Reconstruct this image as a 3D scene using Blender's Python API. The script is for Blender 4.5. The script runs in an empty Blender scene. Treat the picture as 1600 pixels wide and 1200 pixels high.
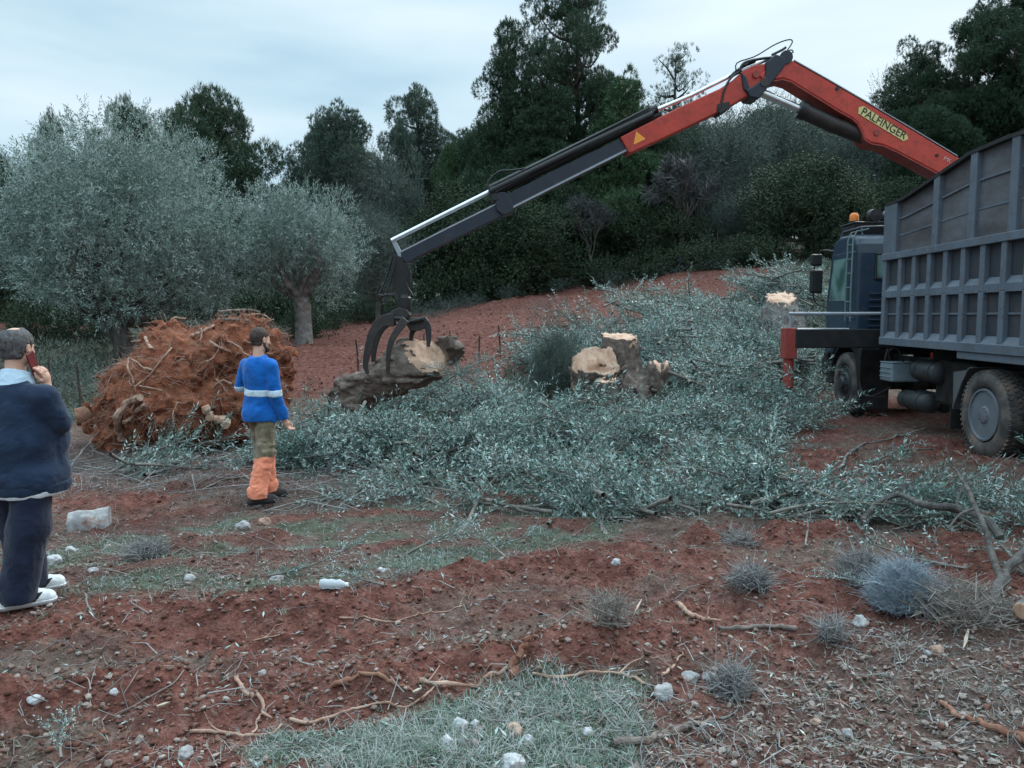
import bpy, bmesh, math, random
import numpy as np
from mathutils import Vector, Matrix

# ------------------------------------------------------------------ camera, sky, sun, exposure
scene = bpy.context.scene
COL = scene.collection
CZ = 1.72                      # eye height
F = 1200.0                     # focal length in photograph pixels (1600 wide)
PITCH = math.atan(87 / 1200)
cam_data = bpy.data.cameras.new("camera")
cam_data.sensor_width = 36.0
cam_data.lens = 36.0 * F / 1600
cam_data.clip_start = 0.1
cam_data.clip_end = 1000
cam = bpy.data.objects.new("camera", cam_data)
cam.location = (0, 0, CZ)
cam.rotation_euler = (math.pi / 2 - PITCH, 0, 0)
COL.objects.link(cam)
scene.camera = cam
scene.view_settings.view_transform = 'Standard'
scene.view_settings.look = 'None'
scene.view_settings.gamma = 1
scene.view_settings.exposure = 0.84
scene.render.resolution_x, scene.render.resolution_y = 1024, 768
scene.cycles.max_bounces = 5
scene.cycles.diffuse_bounces = 2
scene.cycles.glossy_bounces = 2
scene.cycles.transmission_bounces = 3
scene.cycles.transparent_max_bounces = 4

SUN_EL, SUN_ROT = math.radians(38), math.radians(35)
world = bpy.data.worlds.new("World")
scene.world = world
world.use_nodes = True
wn, wl = world.node_tree.nodes, world.node_tree.links
wn.clear()
def wnode(t, **kw):
    n = wn.new(t)
    for k, v in kw.items():
        if k.startswith('i_'):
            n.inputs[int(k[2:])].default_value = v
        else:
            setattr(n, k, v)
    return n
w_out = wnode('ShaderNodeOutputWorld')
w_sky = wnode('ShaderNodeTexSky', sky_type='NISHITA', sun_disc=False)
w_sky.sun_elevation = SUN_EL
w_sky.sun_rotation = SUN_ROT
w_bg1 = wnode('ShaderNodeBackground')
w_bg1.inputs[1].default_value = 0.08
wl.new(w_sky.outputs[0], w_bg1.inputs[0])
w_tc = wnode('ShaderNodeTexCoord')
w_map = wnode('ShaderNodeMapping')
w_map.inputs['Scale'].default_value = (1.0, 1.0, 4.6)
w_map.inputs['Location'].default_value = (0.35, 0.1, 0.4)
wl.new(w_tc.outputs['Generated'], w_map.inputs[0])
w_noise = wnode('ShaderNodeTexNoise')
w_noise.inputs['Scale'].default_value = 1.9
w_noise.inputs['Detail'].default_value = 5
w_noise.inputs['Roughness'].default_value = 0.45
wl.new(w_map.outputs[0], w_noise.inputs['Vector'])
w_ramp = wnode('ShaderNodeValToRGB')
cr = w_ramp.color_ramp
cr.elements[0].position = 0.36
cr.elements[0].color = (0.37, 0.585, 0.71, 1)
cr.elements[1].position = 0.64
cr.elements[1].color = (0.70, 0.85, 0.93, 1)
wl.new(w_noise.outputs[0], w_ramp.inputs[0])
# brighter veil low in the right of the view, duller overhead
w_sep = wnode('ShaderNodeSeparateXYZ')
wl.new(w_tc.outputs['Generated'], w_sep.inputs[0])
w_m1 = wnode('ShaderNodeMath', operation='MULTIPLY_ADD')
w_m1.inputs[1].default_value = 0.75
w_m1.inputs[2].default_value = 0.33
wl.new(w_sep.outputs[0], w_m1.inputs[0])
w_m2 = wnode('ShaderNodeMath', operation='MULTIPLY_ADD')
w_m2.inputs[1].default_value = -0.7
wl.new(w_sep.outputs[2], w_m2.inputs[0])
wl.new(w_m1.outputs[0], w_m2.inputs[2])
w_cl = wnode('ShaderNodeClamp')
wl.new(w_m2.outputs[0], w_cl.inputs[0])
w_mix = wnode('ShaderNodeMix', data_type='RGBA', blend_type='MIX')
wl.new(w_cl.outputs[0], w_mix.inputs[0])
wl.new(w_ramp.outputs[0], w_mix.inputs[6])
w_mix.inputs[7].default_value = (0.86, 0.94, 0.98, 1)
w_bg2 = wnode('ShaderNodeBackground')
# an overcast sky is about three times as bright overhead as at the horizon
w_z = wnode('ShaderNodeMapRange', interpolation_type='SMOOTHSTEP')
w_z.inputs[1].default_value = 0.34; w_z.inputs[2].default_value = 1.0
w_z.inputs[3].default_value = 0.64; w_z.inputs[4].default_value = 2.5
wl.new(w_sep.outputs[2], w_z.inputs[0])
wl.new(w_z.outputs[0], w_bg2.inputs[1])
wl.new(w_mix.outputs[2], w_bg2.inputs[0])
w_ms = wnode('ShaderNodeMixShader')
w_ms.inputs[0].default_value = 0.9
wl.new(w_bg1.outputs[0], w_ms.inputs[1])
wl.new(w_bg2.outputs[0], w_ms.inputs[2])
wl.new(w_ms.outputs[0], w_out.inputs[0])

sun_d = bpy.data.lights.new("sun", 'SUN')
sun_d.energy = 1.1
sun_d.angle = math.radians(16)
sun_d.color = (1.0, 0.97, 0.92)
sun = bpy.data.objects.new("sun", sun_d)
sun.rotation_euler = (math.pi / 2 - SUN_EL, 0, math.pi - SUN_ROT)
sun.location = (0, 0, 40)
COL.objects.link(sun)

# ------------------------------------------------------------------ small numpy toolbox
def sstep(a, b, x):
    t = np.clip((x - a) / (b - a), 0, 1)
    return t * t * (3 - 2 * t)

def _hash(ix, iy, iz, seed):
    h = (ix.astype(np.uint32) * np.uint32(374761393) + iy.astype(np.uint32) * np.uint32(668265263)
         + iz.astype(np.uint32) * np.uint32(2147483647 & 0x7feb352d) + np.uint32((seed * 974711 + 12345) & 0xffffffff))
    h = (h ^ (h >> np.uint32(13))) * np.uint32(1274126177)
    h = h ^ (h >> np.uint32(16))
    h = h * np.uint32(2246822519)
    h = h ^ (h >> np.uint32(15))
    return h.astype(np.float64) / 4294967295.0

def vnoise(x, y, z=None, seed=0):
    x = np.asarray(x, float); y = np.asarray(y, float)
    z = np.zeros_like(x) if z is None else np.asarray(z, float)
    fx, fy, fz = np.floor(x), np.floor(y), np.floor(z)
    ix, iy, iz = fx.astype(np.int64), fy.astype(np.int64), fz.astype(np.int64)
    u, v, w = x - fx, y - fy, z - fz
    u = u * u * (3 - 2 * u); v = v * v * (3 - 2 * v); w = w * w * (3 - 2 * w)
    r = 0
    for dz in (0, 1):
        wz = w if dz else 1 - w
        for dy in (0, 1):
            wy = v if dy else 1 - v
            for dx in (0, 1):
                wx = u if dx else 1 - u
                r = r + _hash(ix + dx, iy + dy, iz + dz, seed) * wx * wy * wz
    return r * 2 - 1

def fbm(x, y, z=None, oct=4, seed=0, gain=0.5):
    r, a, f = 0, 1.0, 1.0
    for o in range(oct):
        r = r + a * vnoise(np.asarray(x) * f + 17.3 * o, np.asarray(y) * f - 9.1 * o, None if z is None else np.asarray(z) * f + 5.7 * o, seed + o)
        a *= gain; f *= 2.03
    return r

def poly_sd(x, y, poly):
    p = np.asarray(poly, float)
    d = np.full(np.shape(x), 1e9); inside = np.zeros(np.shape(x), bool)
    n = len(p)
    for i in range(n):
        a, b = p[i], p[(i + 1) % n]
        e = b - a
        t = np.clip(((x - a[0]) * e[0] + (y - a[1]) * e[1]) / max(e @ e, 1e-9), 0, 1)
        d = np.minimum(d, np.hypot(x - a[0] - t * e[0], y - a[1] - t * e[1]))
        c = ((a[1] > y) != (b[1] > y)) & (x < (b[0] - a[0]) * (y - a[1]) / (b[1] - a[1] + 1e-12) + a[0])
        inside ^= c
    return np.where(inside, -d, d)

def line_dist(x, y, pts):
    d = np.full(np.shape(x), 1e9)
    for a, b in zip(pts[:-1], pts[1:]):
        a, b = np.asarray(a, float), np.asarray(b, float)
        e = b - a
        t = np.clip(((x - a[0]) * e[0] + (y - a[1]) * e[1]) / max(e @ e, 1e-9), 0, 1)
        d = np.minimum(d, np.hypot(x - a[0] - t * e[0], y - a[1] - t * e[1]))
    return d

CP, SP = math.cos(PITCH), math.sin(PITCH)
def ray(px, py):
    a, b = (px - 800) / F, (600 - py) / F
    return np.array([a, CP + b * SP, -SP + b * CP])
def P(px, py, Y):
    d = ray(px, py); return np.array([0, 0, CZ]) + d * (Y / d[1])

# ------------------------------------------------------------------ terrain
def base_h(x, y):
    x = np.asarray(x, float); y = np.asarray(y, float)
    k = np.clip(0.12 + 0.005 * x, 0.075, 0.19)
    y0 = 11.0 + 1.6 * sstep(2.5, 5.0, x)
    t = y - y0
    ramp = np.where(t > 0, np.where(t < 4, t * t / 8.0, t - 2.0), 0.0)
    ramp = np.minimum(ramp, 36 + 0.25 * np.maximum(ramp - 36, 0))
    ramp = ramp + 2.0 * sstep(3, 12, t) * (t > 0)
    return k * ramp + 0.032 * np.clip(x, 0, 14) - 0.065 * (1 - sstep(0.5, 4.0, x)) * (1 - sstep(9, 16, y))

def G0(px, py):
    """ground point seen at a pixel, on the smooth terrain"""
    d = ray(px, py)
    ys = np.concatenate([np.arange(2.0, 14, 0.01), np.arange(14, 70, 0.05)])
    t = ys / d[1]
    below = CZ + t * d[2] < base_h(t * d[0], ys)
    i = int(np.argmax(below)) if below.any() else len(ys) - 1
    return np.array([t[i] * d[0], ys[i]])

RIDGES = [  # (pixel polyline, height, width)
    ([(0, 1000), (300, 962), (560, 945), (800, 893), (1080, 890)], 0.075, 0.15),
    ([(-40, 1130), (150, 1100), (330, 1085), (520, 1075), (700, 1072), (850, 1046), (1050, 1012)], 0.13, 0.17),
    ([(190, 800), (290, 772), (385, 762)], 0.17, 0.22),
    ([(280, 868), (350, 850), (430, 845)], 0.10, 0.16),
    ([(90, 912), (260, 890), (440, 872), (660, 850)], 0.05, 0.10),
    ([(430, 812), (560, 800), (760, 812), (900, 826)], 0.055, 0.14),
    ([(1200, 850), (1290, 835)], 0.10, 0.2),
    ([(1090, 860), (1130, 845)], 0.11, 0.13),
    ([(1010, 720), (1070, 715)], 0.55, 0.40),
    ([(1240, 730), (1300, 720)], 0.15, 0.3),
]
RIDGES = [([G0(*p) for p in pts], h, w) for pts, h, w in RIDGES]
RUTS = [([G0(*p) for p in pts], h, w) for pts, h, w in [
    ([(-30, 1040), (300, 1010), (650, 985), (1000, 940)], 0.06, 0.25),
    ([(1040, 1200), (1200, 1080), (1420, 960)], 0.04, 0.3),
    ([(1340, 1200), (1480, 1080), (1600, 1000)], 0.04, 0.3),
]]
def px_poly(pts):
    return [G0(*p) for p in pts]
GRASS_A = px_poly([(270, 1215), (285, 1150), (420, 1128), (640, 1118), (840, 1090), (1005, 1078), (1010, 1130), (960, 1215)])
GRASS_B = px_poly([(-60, 965), (160, 945), (400, 940), (560, 915), (760, 885), (900, 855), (1000, 850), (960, 800), (870, 775), (640, 785), (460, 800), (250, 825), (100, 850), (-60, 890)])
GRASS_C = px_poly([(60, 560), (190, 540), (200, 600), (150, 660), (60, 670)])
TWIGS_C = px_poly([(90, 700), (350, 700), (640, 735), (660, 790), (430, 800), (250, 770), (90, 770)])
LITTER_D = px_poly([(1010, 1215), (1015, 1120), (1080, 1070), (1280, 980), (1500, 940), (1700, 940), (1700, 1215)])
FIELD_E = [(-9.5, 22), (-5.2, 15.8), (-1, 16.2), (3, 19.5), (9, 24.5), (12.5, 37), (4, 38.5), (-3, 38), (-8, 36), (-9.5, 30)]
FIELD_F = [(-34, 30), (-16, 27), (-15, 34), (-34, 40)]
WOOD = [(-60, 42), (-14, 40), (-6, 37), (2, 38.5), (8, 38), (13, 36), (40, 30), (90, 60), (90, 200), (-60, 200)]

def detail_h(x, y):
    x = np.asarray(x, float); y = np.asarray(y, float)
    near = 1 - sstep(13, 22, y)
    wob = 0.14 * fbm(x * 1.7, y * 1.7, oct=2, seed=5)
    r = 0.05 * fbm(x * 0.6, y * 0.6, oct=3, seed=11)
    for pts, h, w in RIDGES:
        d = line_dist(x + wob, y + wob * 0.6, pts)
        g = np.exp(-(d / w) ** 2)
        r = r + g * h * 1.05 * (0.8 + 0.55 * fbm(x * 3, y * 3, oct=3, seed=21)) * (0.5 + 0.5 * (h < 0.3))
    for pts, h, w in RUTS:
        d = line_dist(x + wob, y + wob * 0.6, pts)
        r = r - h * np.exp(-(d / w) ** 2)
    soil = 1 - sstep(-0.15, 0.12, -np.minimum(poly_sd(x, y, GRASS_A), poly_sd(x, y, GRASS_B)))
    rough = 0.4 + 0.6 * soil
    n = fbm(x * 5, y * 5, oct=4, seed=31, gain=0.55)
    r = r + near * rough * (0.030 * n + 0.022 * np.abs(fbm(x * 19, y * 19, oct=2, seed=41)) + 0.026 * np.clip(fbm(x * 9.5, y * 9.5, oct=3, seed=45), 0, 1) ** 1.5)
    # plough furrows on the red field
    fm = 1 - sstep(-1.0, 0.8, poly_sd(x, y, FIELD_E))
    r = r + fm * (0.06 * np.sin((y + 0.3 * x) * 5.5 + 2 * fbm(x, y, oct=2, seed=3)) + 0.05 * fbm(x * 2.5, y * 2.5, oct=3, seed=61))
    r = r + sstep(14, 30, y) * 0.18 * fbm(x * 0.25, y * 0.25, oct=2, seed=71)
    return r
def H(x, y):
    return base_h(x, y) + detail_h(x, y)
def H1(x, y):
    return float(H(np.array([x]), np.array([y]))[0])
def G(px, py, lift=0.0):
    d = ray(px, py)
    ys = np.concatenate([np.arange(2.0, 14, 0.01), np.arange(14, 70, 0.04)])
    t = ys / d[1]
    below = CZ + t * d[2] < H(t * d[0], ys) + lift
    i = int(np.argmax(below)) if below.any() else len(ys) - 1
    x, y = t[i] * d[0], ys[i]
    return np.array([x, y, H1(x, y)])

# ------------------------------------------------------------------ object helpers
def tag(o, label=None, cat=None, group=None, kind=None):
    if label: o['label'] = label
    if cat: o['category'] = cat
    if group: o['group'] = group
    if kind: o['kind'] = kind
    return o
def thing(name, label, cat, loc=(0, 0, 0), rz=0.0, group=None):
    o = bpy.data.objects.new(name, None)
    o.empty_display_size = 0.2
    o.location = loc; o.rotation_euler = (0, 0, rz)
    COL.objects.link(o)
    return tag(o, label, cat, group)
def np_mesh(name, V, faces, mats, midx=None, smooth=True):
    """faces: list of int arrays (N,k); midx: list of material indices per array (scalar or array)"""
    me = bpy.data.meshes.new(name)
    V = np.asarray(V, np.float32)
    me.vertices.add(len(V)); me.vertices.foreach_set('co', V.ravel())
    faces = [np.asarray(f, np.int32) for f in faces if len(f)]
    loops = np.concatenate([f.ravel() for f in faces])
    tot = np.concatenate([np.full(len(f), f.shape[1], np.int32) for f in faces])
    start = np.concatenate([[0], np.cumsum(tot)[:-1]]).astype(np.int32)
    me.loops.add(len(loops)); me.loops.foreach_set('vertex_index', loops)
    me.polygons.add(len(tot)); me.polygons.foreach_set('loop_start', start)
    me.polygons.foreach_set('loop_total', tot)
    if midx is not None:
        mi = np.concatenate([np.broadcast_to(np.asarray(m, np.int32), (len(f),)) for f, m in zip(faces, midx)])
        me.polygons.foreach_set('material_index', mi.astype(np.int32))
    me.polygons.foreach_set('use_smooth', np.full(len(tot), smooth, bool))
    for m in (mats if isinstance(mats, (list, tuple)) else [mats]):
        me.materials.append(m)
    me.update(calc_edges=True)
    me.validate(verbose=False)
    return me
def link(name, me, parent=None, loc=None):
    o = bpy.data.objects.new(name, me)
    COL.objects.link(o)
    if parent is not None: o.parent = parent
    if loc is not None: o.location = loc
    return o
def bevel(o, w=0.01, seg=2):
    m = o.modifiers.new('bevel', 'BEVEL'); m.width = w; m.segments = seg
    m.limit_method = 'ANGLE'; m.angle_limit = math.radians(40)
    return o

class MB:
    """collects boxes, prisms, tubes, lathes; build() links them as ONE mesh object"""
    def __init__(s): s.v = []; s.f = []
    def add(s, V, Fs):
        n = sum(len(a) for a in s.v)
        s.v.append(np.asarray(V, float))
        s.f += [tuple(int(i) + n for i in f) for f in Fs]
        return s
    def box(s, c, size, R=None):
        h = np.asarray(size, float) / 2
        V = np.array([[x, y, z] for x in (-1, 1) for y in (-1, 1) for z in (-1, 1)], float) * h
        if R is not None: V = V @ np.asarray(R).T
        return s.add(V + np.asarray(c, float), [(0, 1, 3, 2), (4, 6, 7, 5), (0, 4, 5, 1), (2, 3, 7, 6), (0, 2, 6, 4), (1, 5, 7, 3)])
    def hexa(s, A, B):
        """two quads of 3D points A (4) and B (4)"""
        return s.add(np.concatenate([A, B]), [(3, 2, 1, 0), (4, 5, 6, 7)] + [(i, (i + 1) % 4, 4 + (i + 1) % 4, 4 + i) for i in range(4)])
    def prism(s, front, off):
        front = np.asarray(front, float); n = len(front)
        return s.add(np.concatenate([front, front + np.asarray(off, float)]),
                     [tuple(range(n)), tuple(range(2 * n - 1, n - 1, -1))] + [(i, i + n, (i + 1) % n + n, (i + 1) % n) for i in range(n)])
    def tube(s, pts, r, n=10, cap=True):
        V, Fs = tube_np(pts, r, n, cap)
        return s.add(V, Fs)
    def lathe(s, c, prof, n=32, axis='x'):
        """prof: list of (along, radius)"""
        a = np.linspace(0, 2 * np.pi, n, endpoint=False)
        V = []
        for t, r in prof:
            ring = np.stack([np.full(n, t), r * np.cos(a), r * np.sin(a)], 1)
            V.append(ring)
        V = np.concatenate(V)
        if axis == 'y': V = V[:, [1, 0, 2]]
        if axis == 'z': V = V[:, [1, 2, 0]]
        Fs = []
        m = len(prof)
        for i in range(m - 1):
            for j in range(n):
                k = (j + 1) % n
                Fs.append((i * n + j, i * n + k, (i + 1) * n + k, (i + 1) * n + j))
        if prof[0][1] > 1e-4: Fs.append(tuple(range(n - 1, -1, -1)))
        if prof[-1][1] > 1e-4: Fs.append(tuple((m - 1) * n + j for j in range(n)))
        return s.add(V + np.asarray(c, float), Fs)
    def build(s, name, mat, parent=None, loc=None, bev=0.0, smooth=False, auto=True):
        me = bpy.data.meshes.new(name)
        V = np.concatenate(s.v)
        me.from_pydata(V.tolist(), [], s.f)
        for m in (mat if isinstance(mat, (list, tuple)) else [mat]): me.materials.append(m)
        bm = bmesh.new(); bm.from_mesh(me)
        bmesh.ops.recalc_face_normals(bm, faces=bm.faces)
        if smooth:
            for f in bm.faces: f.smooth = True
            for e in bm.edges:
                if len(e.link_faces) == 2 and e.calc_face_angle(0) > math.radians(38): e.smooth = False
        bm.to_mesh(me); bm.free(); me.update()
        o = link(name, me, parent, loc)
        if bev: bevel(o, bev)
        return o

def frames(pts):
    pts = np.asarray(pts, float)
    T = np.gradient(pts, axis=0); T /= np.linalg.norm(T, axis=1, keepdims=True) + 1e-9
    ref = np.array([0.03, 0.05, 1.0]); ref /= np.linalg.norm(ref)
    N = []
    prev = ref if abs(T[0] @ ref) < 0.9 else np.array([1.0, 0.1, 0])
    for t in T:
        n = prev - t * (prev @ t); n /= np.linalg.norm(n) + 1e-9
        N.append(n); prev = n
    N = np.array(N); B = np.cross(T, N)
    return T, N, B
def tube_np(pts, r, n=8, cap=True):
    pts = np.asarray(pts, float); m = len(pts)
    r = np.broadcast_to(np.asarray(r, float), (m,))
    T, N, B = frames(pts)
    a = np.linspace(0, 2 * np.pi, n, endpoint=False)
    V = pts[:, None] + r[:, None, None] * (np.cos(a)[None, :, None] * N[:, None] + np.sin(a)[None, :, None] * B[:, None])
    V = V.reshape(-1, 3)
    Fs = [(i * n + j, i * n + (j + 1) % n, (i + 1) * n + (j + 1) % n, (i + 1) * n + j) for i in range(m - 1) for j in range(n)]
    if cap: Fs += [tuple(range(n - 1, -1, -1)), tuple((m - 1) * n + j for j in range(n))]
    return V, Fs
def smooth_path(pts, n=24):
    """Catmull-Rom through pts"""
    p = np.asarray(pts, float)
    if len(p) == 2: return p[0] + (p[1] - p[0]) * np.linspace(0, 1, n)[:, None]
    q = np.concatenate([[2 * p[0] - p[1]], p, [2 * p[-1] - p[-2]]])
    out = []
    for t in np.linspace(0, len(p) - 1 - 1e-6, n):
        i = int(t); u = t - i
        a, b, c, d = q[i:i + 4]
        out.append(0.5 * (2 * b + (c - a) * u + (2 * a - 5 * b + 4 * c - d) * u * u + (3 * b - a - 3 * c + d) * u ** 3))
    return np.array(out)

# signed-distance sculpting: a volume, primitives, a surface-net mesh
class SDF:
    def __init__(s, lo, hi, h):
        s.lo = np.asarray(lo, float); s.h = h
        s.n = np.ceil((np.asarray(hi, float) - s.lo) / h).astype(int) + 1
        s.d = np.full(tuple(s.n), 1.0, np.float32)
    def _sub(s, lo, hi):
        a = np.clip(np.floor((np.asarray(lo) - s.lo) / s.h).astype(int), 0, s.n - 1)
        b = np.clip(np.ceil((np.asarray(hi) - s.lo) / s.h).astype(int) + 1, 1, s.n)
        sl = tuple(slice(i, max(j, i + 1)) for i, j in zip(a, b))
        g = [s.lo[k] + s.h * np.arange(sl[k].start, sl[k].stop) for k in range(3)]
        return sl, g[0][:, None, None], g[1][None, :, None], g[2][None, None, :]
    def grid(s):
        sl, X, Y, Z = s._sub(s.lo, s.lo + s.h * s.n)
        return np.broadcast_arrays(X, Y, Z)
    def _put(s, sl, d, k, mode):
        o = s.d[sl]
        if mode == 'cut': o2 = np.maximum(o, -d)
        elif k > 0:
            hh = np.clip(0.5 + 0.5 * (o - d) / k, 0, 1)
            o2 = o + (d - o) * hh - k * hh * (1 - hh)
        else: o2 = np.minimum(o, d)
        s.d[sl] = o2
    def cap(s, a, b, ra, rb=None, k=0.03, mode='add', flat=None, plane=None):
        """tapered capsule; flat: (axis scale tuple); plane: (point, normal) keeps the side behind"""
        rb = ra if rb is None else rb
        a = np.asarray(a, float); b = np.asarray(b, float)
        m = max(ra, rb) * (max(flat) if flat else 1) + max(k, 0.02) + 2 * s.h + 0.05
        sl, X, Y, Z = s._sub(np.minimum(a, b) - m, np.maximum(a, b) + m)
        e = b - a; L = max(e @ e, 1e-9)
        t = np.clip(((X - a[0]) * e[0] + (Y - a[1]) * e[1] + (Z - a[2]) * e[2]) / L, 0, 1)
        dx, dy, dz = X - a[0] - t * e[0], Y - a[1] - t * e[1], Z - a[2] - t * e[2]
        if flat: dx, dy, dz = dx / flat[0], dy / flat[1], dz / flat[2]
        d = np.sqrt(dx * dx + dy * dy + dz * dz) - (ra + (rb - ra) * t)
        if plane:
            p0, nn = np.asarray(plane[0], float), np.asarray(plane[1], float) / np.linalg.norm(plane[1])
            d = np.maximum(d, (X - p0[0]) * nn[0] + (Y - p0[1]) * nn[1] + (Z - p0[2]) * nn[2])
        s._put(sl, d, k, mode); return s
    def ell(s, c, r, k=0.03, mode='add', R=None):
        c = np.asarray(c, float); r = np.asarray(r, float)
        m = r.max() + max(k, 0.02) + 2 * s.h + 0.05
        sl, X, Y, Z = s._sub(c - m, c + m)
        x, y, z = X - c[0], Y - c[1], Z - c[2]
        if R is not None:
            R = np.asarray(R)
            x, y, z = (R[0, i] * x + R[1, i] * y + R[2, i] * z for i in range(3))
        q = np.sqrt((x / r[0]) ** 2 + (y / r[1]) ** 2 + (z / r[2]) ** 2)
        g = np.sqrt((x / r[0] ** 2) ** 2 + (y / r[1] ** 2) ** 2 + (z / r[2] ** 2) ** 2)
        d = np.where(q < 1e-4, -r.min(), q * (q - 1) / np.maximum(g, 1e-6))
        s._put(sl, d, k, mode); return s
    def noise(s, amp, freq, oct=3, seed=0, stretch=(1, 1, 1), band=0.25, ridge=False):
        m = np.abs(s.d) < band
        ii = np.argwhere(m)
        p = s.lo + ii * s.h
        n = fbm(p[:, 0] * freq * stretch[0], p[:, 1] * freq * stretch[1], p[:, 2] * freq * stretch[2], oct=oct, seed=seed)
        if ridge: n = 0.5 - np.abs(n) * 1.6
        s.d[m] += (amp * n).astype(np.float32)
        return s
    def clip(s, p, nn):
        nn = np.asarray(nn, float) / np.linalg.norm(nn)
        X, Y, Z = s.grid()
        s.d = np.maximum(s.d, ((X - p[0]) * nn[0] + (Y - p[1]) * nn[1] + (Z - p[2]) * nn[2]).astype(np.float32))
        return s
    def copy(s):
        c = SDF.__new__(SDF); c.lo = s.lo; c.h = s.h; c.n = s.n; c.d = s.d.copy(); return c
    def nets(s):
        d = s.d
        for ax in range(3):
            sl0 = [slice(None)] * 3; sl0[ax] = 0; d[tuple(sl0)] = np.maximum(d[tuple(sl0)], s.h)
            sl0[ax] = -1; d[tuple(sl0)] = np.maximum(d[tuple(sl0)], s.h)
        ins = d < 0
        c = np.zeros(np.array(d.shape) - 1, np.int8)
        offs = [(i, j, k) for i in (0, 1) for j in (0, 1) for k in (0, 1)]
        for o in offs:
            c += ins[o[0]:d.shape[0] - 1 + o[0], o[1]:d.shape[1] - 1 + o[1], o[2]:d.shape[2] - 1 + o[2]]
        act = (c > 0) & (c < 8)
        idx = np.argwhere(act)
        mp = np.full(act.shape, -1, np.int32); mp[act] = np.arange(len(idx))
        vals = [d[idx[:, 0] + o[0], idx[:, 1] + o[1], idx[:, 2] + o[2]].astype(float) for o in offs]
        acc = np.zeros((len(idx), 3)); cnt = np.zeros(len(idx))
        for i in range(8):
            for j in range(i + 1, 8):
                oi, oj = np.array(offs[i]), np.array(offs[j])
                if np.abs(oi - oj).sum() != 1: continue
                va, vb = vals[i], vals[j]
                cr_ = (va < 0) != (vb < 0)
                t = np.where(cr_, va / np.where(cr_, va - vb, 1), 0)
                acc += cr_[:, None] * (oi + t[:, None] * (oj - oi)); cnt += cr_
        V = s.lo + s.h * (idx + acc / np.maximum(cnt, 1)[:, None])
        Q = []
        for ax in range(3):
            a0 = [slice(None)] * 3; a1 = [slice(None)] * 3
            a0[ax] = slice(0, -1); a1[ax] = slice(1, None)
            ch = ins[tuple(a0)] != ins[tuple(a1)]
            e = np.argwhere(ch)
            u, w = (ax + 1) % 3, (ax + 2) % 3
            e = e[(e[:, u] > 0) & (e[:, w] > 0) & (e[:, u] < d.shape[u] - 1) & (e[:, w] < d.shape[w] - 1)]
            flip = ins[e[:, 0], e[:, 1], e[:, 2]]
            def cell(du, dw):
                q = e.copy(); q[:, u] -= du; q[:, w] -= dw
                return mp[q[:, 0], q[:, 1], q[:, 2]]
            q = np.stack([cell(1, 1), cell(0, 1), cell(0, 0), cell(1, 0)], 1)
            q[~flip] = q[~flip][:, ::-1]
            Q.append(q)
        Q = np.concatenate(Q)
        Q = Q[(Q >= 0).all(1)]
        return V, Q
    def build(s, name, mat, parent=None, loc=None, shift=None):
        V, Q = s.nets()
        if shift is not None: V = V - np.asarray(shift)
        return link(name, np_mesh(name, V, [Q], mat), parent, loc)

def rot_euler(rx, ry, rz):
    return np.array(Matrix.Rotation(rz, 3, 'Z') @ Matrix.Rotation(ry, 3, 'Y') @ Matrix.Rotation(rx, 3, 'X'))
def frames_from_dirs(D, up=None, rng=None):
    """N x 3 x 3 matrices whose x axis is D, with a random or given up"""
    D = D / (np.linalg.norm(D, axis=1, keepdims=True) + 1e-9)
    U = rng.normal(size=D.shape) if up is None else np.broadcast_to(up, D.shape) + 0.0
    Yv = np.cross(U, D); Yv /= np.linalg.norm(Yv, axis=1, keepdims=True) + 1e-9
    Zv = np.cross(D, Yv)
    return np.stack([D, Yv, Zv], 2)
def stamp(tv, tf_list, R, s, t):
    """copies template verts by rotations R, scales s, positions t -> V, list of face arrays"""
    N = len(t); n = len(tv)
    s = np.asarray(s, float)
    s = s[:, None, None] if s.ndim == 1 else s[:, None, :]
    V = np.einsum('nij,nkj->nki', R, tv[None] * s) + t[:, None]
    off = (np.arange(N) * n)[:, None, None]
    return V.reshape(-1, 3), [(f[None] + off).reshape(-1, f.shape[1]) for f in tf_list]
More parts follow.
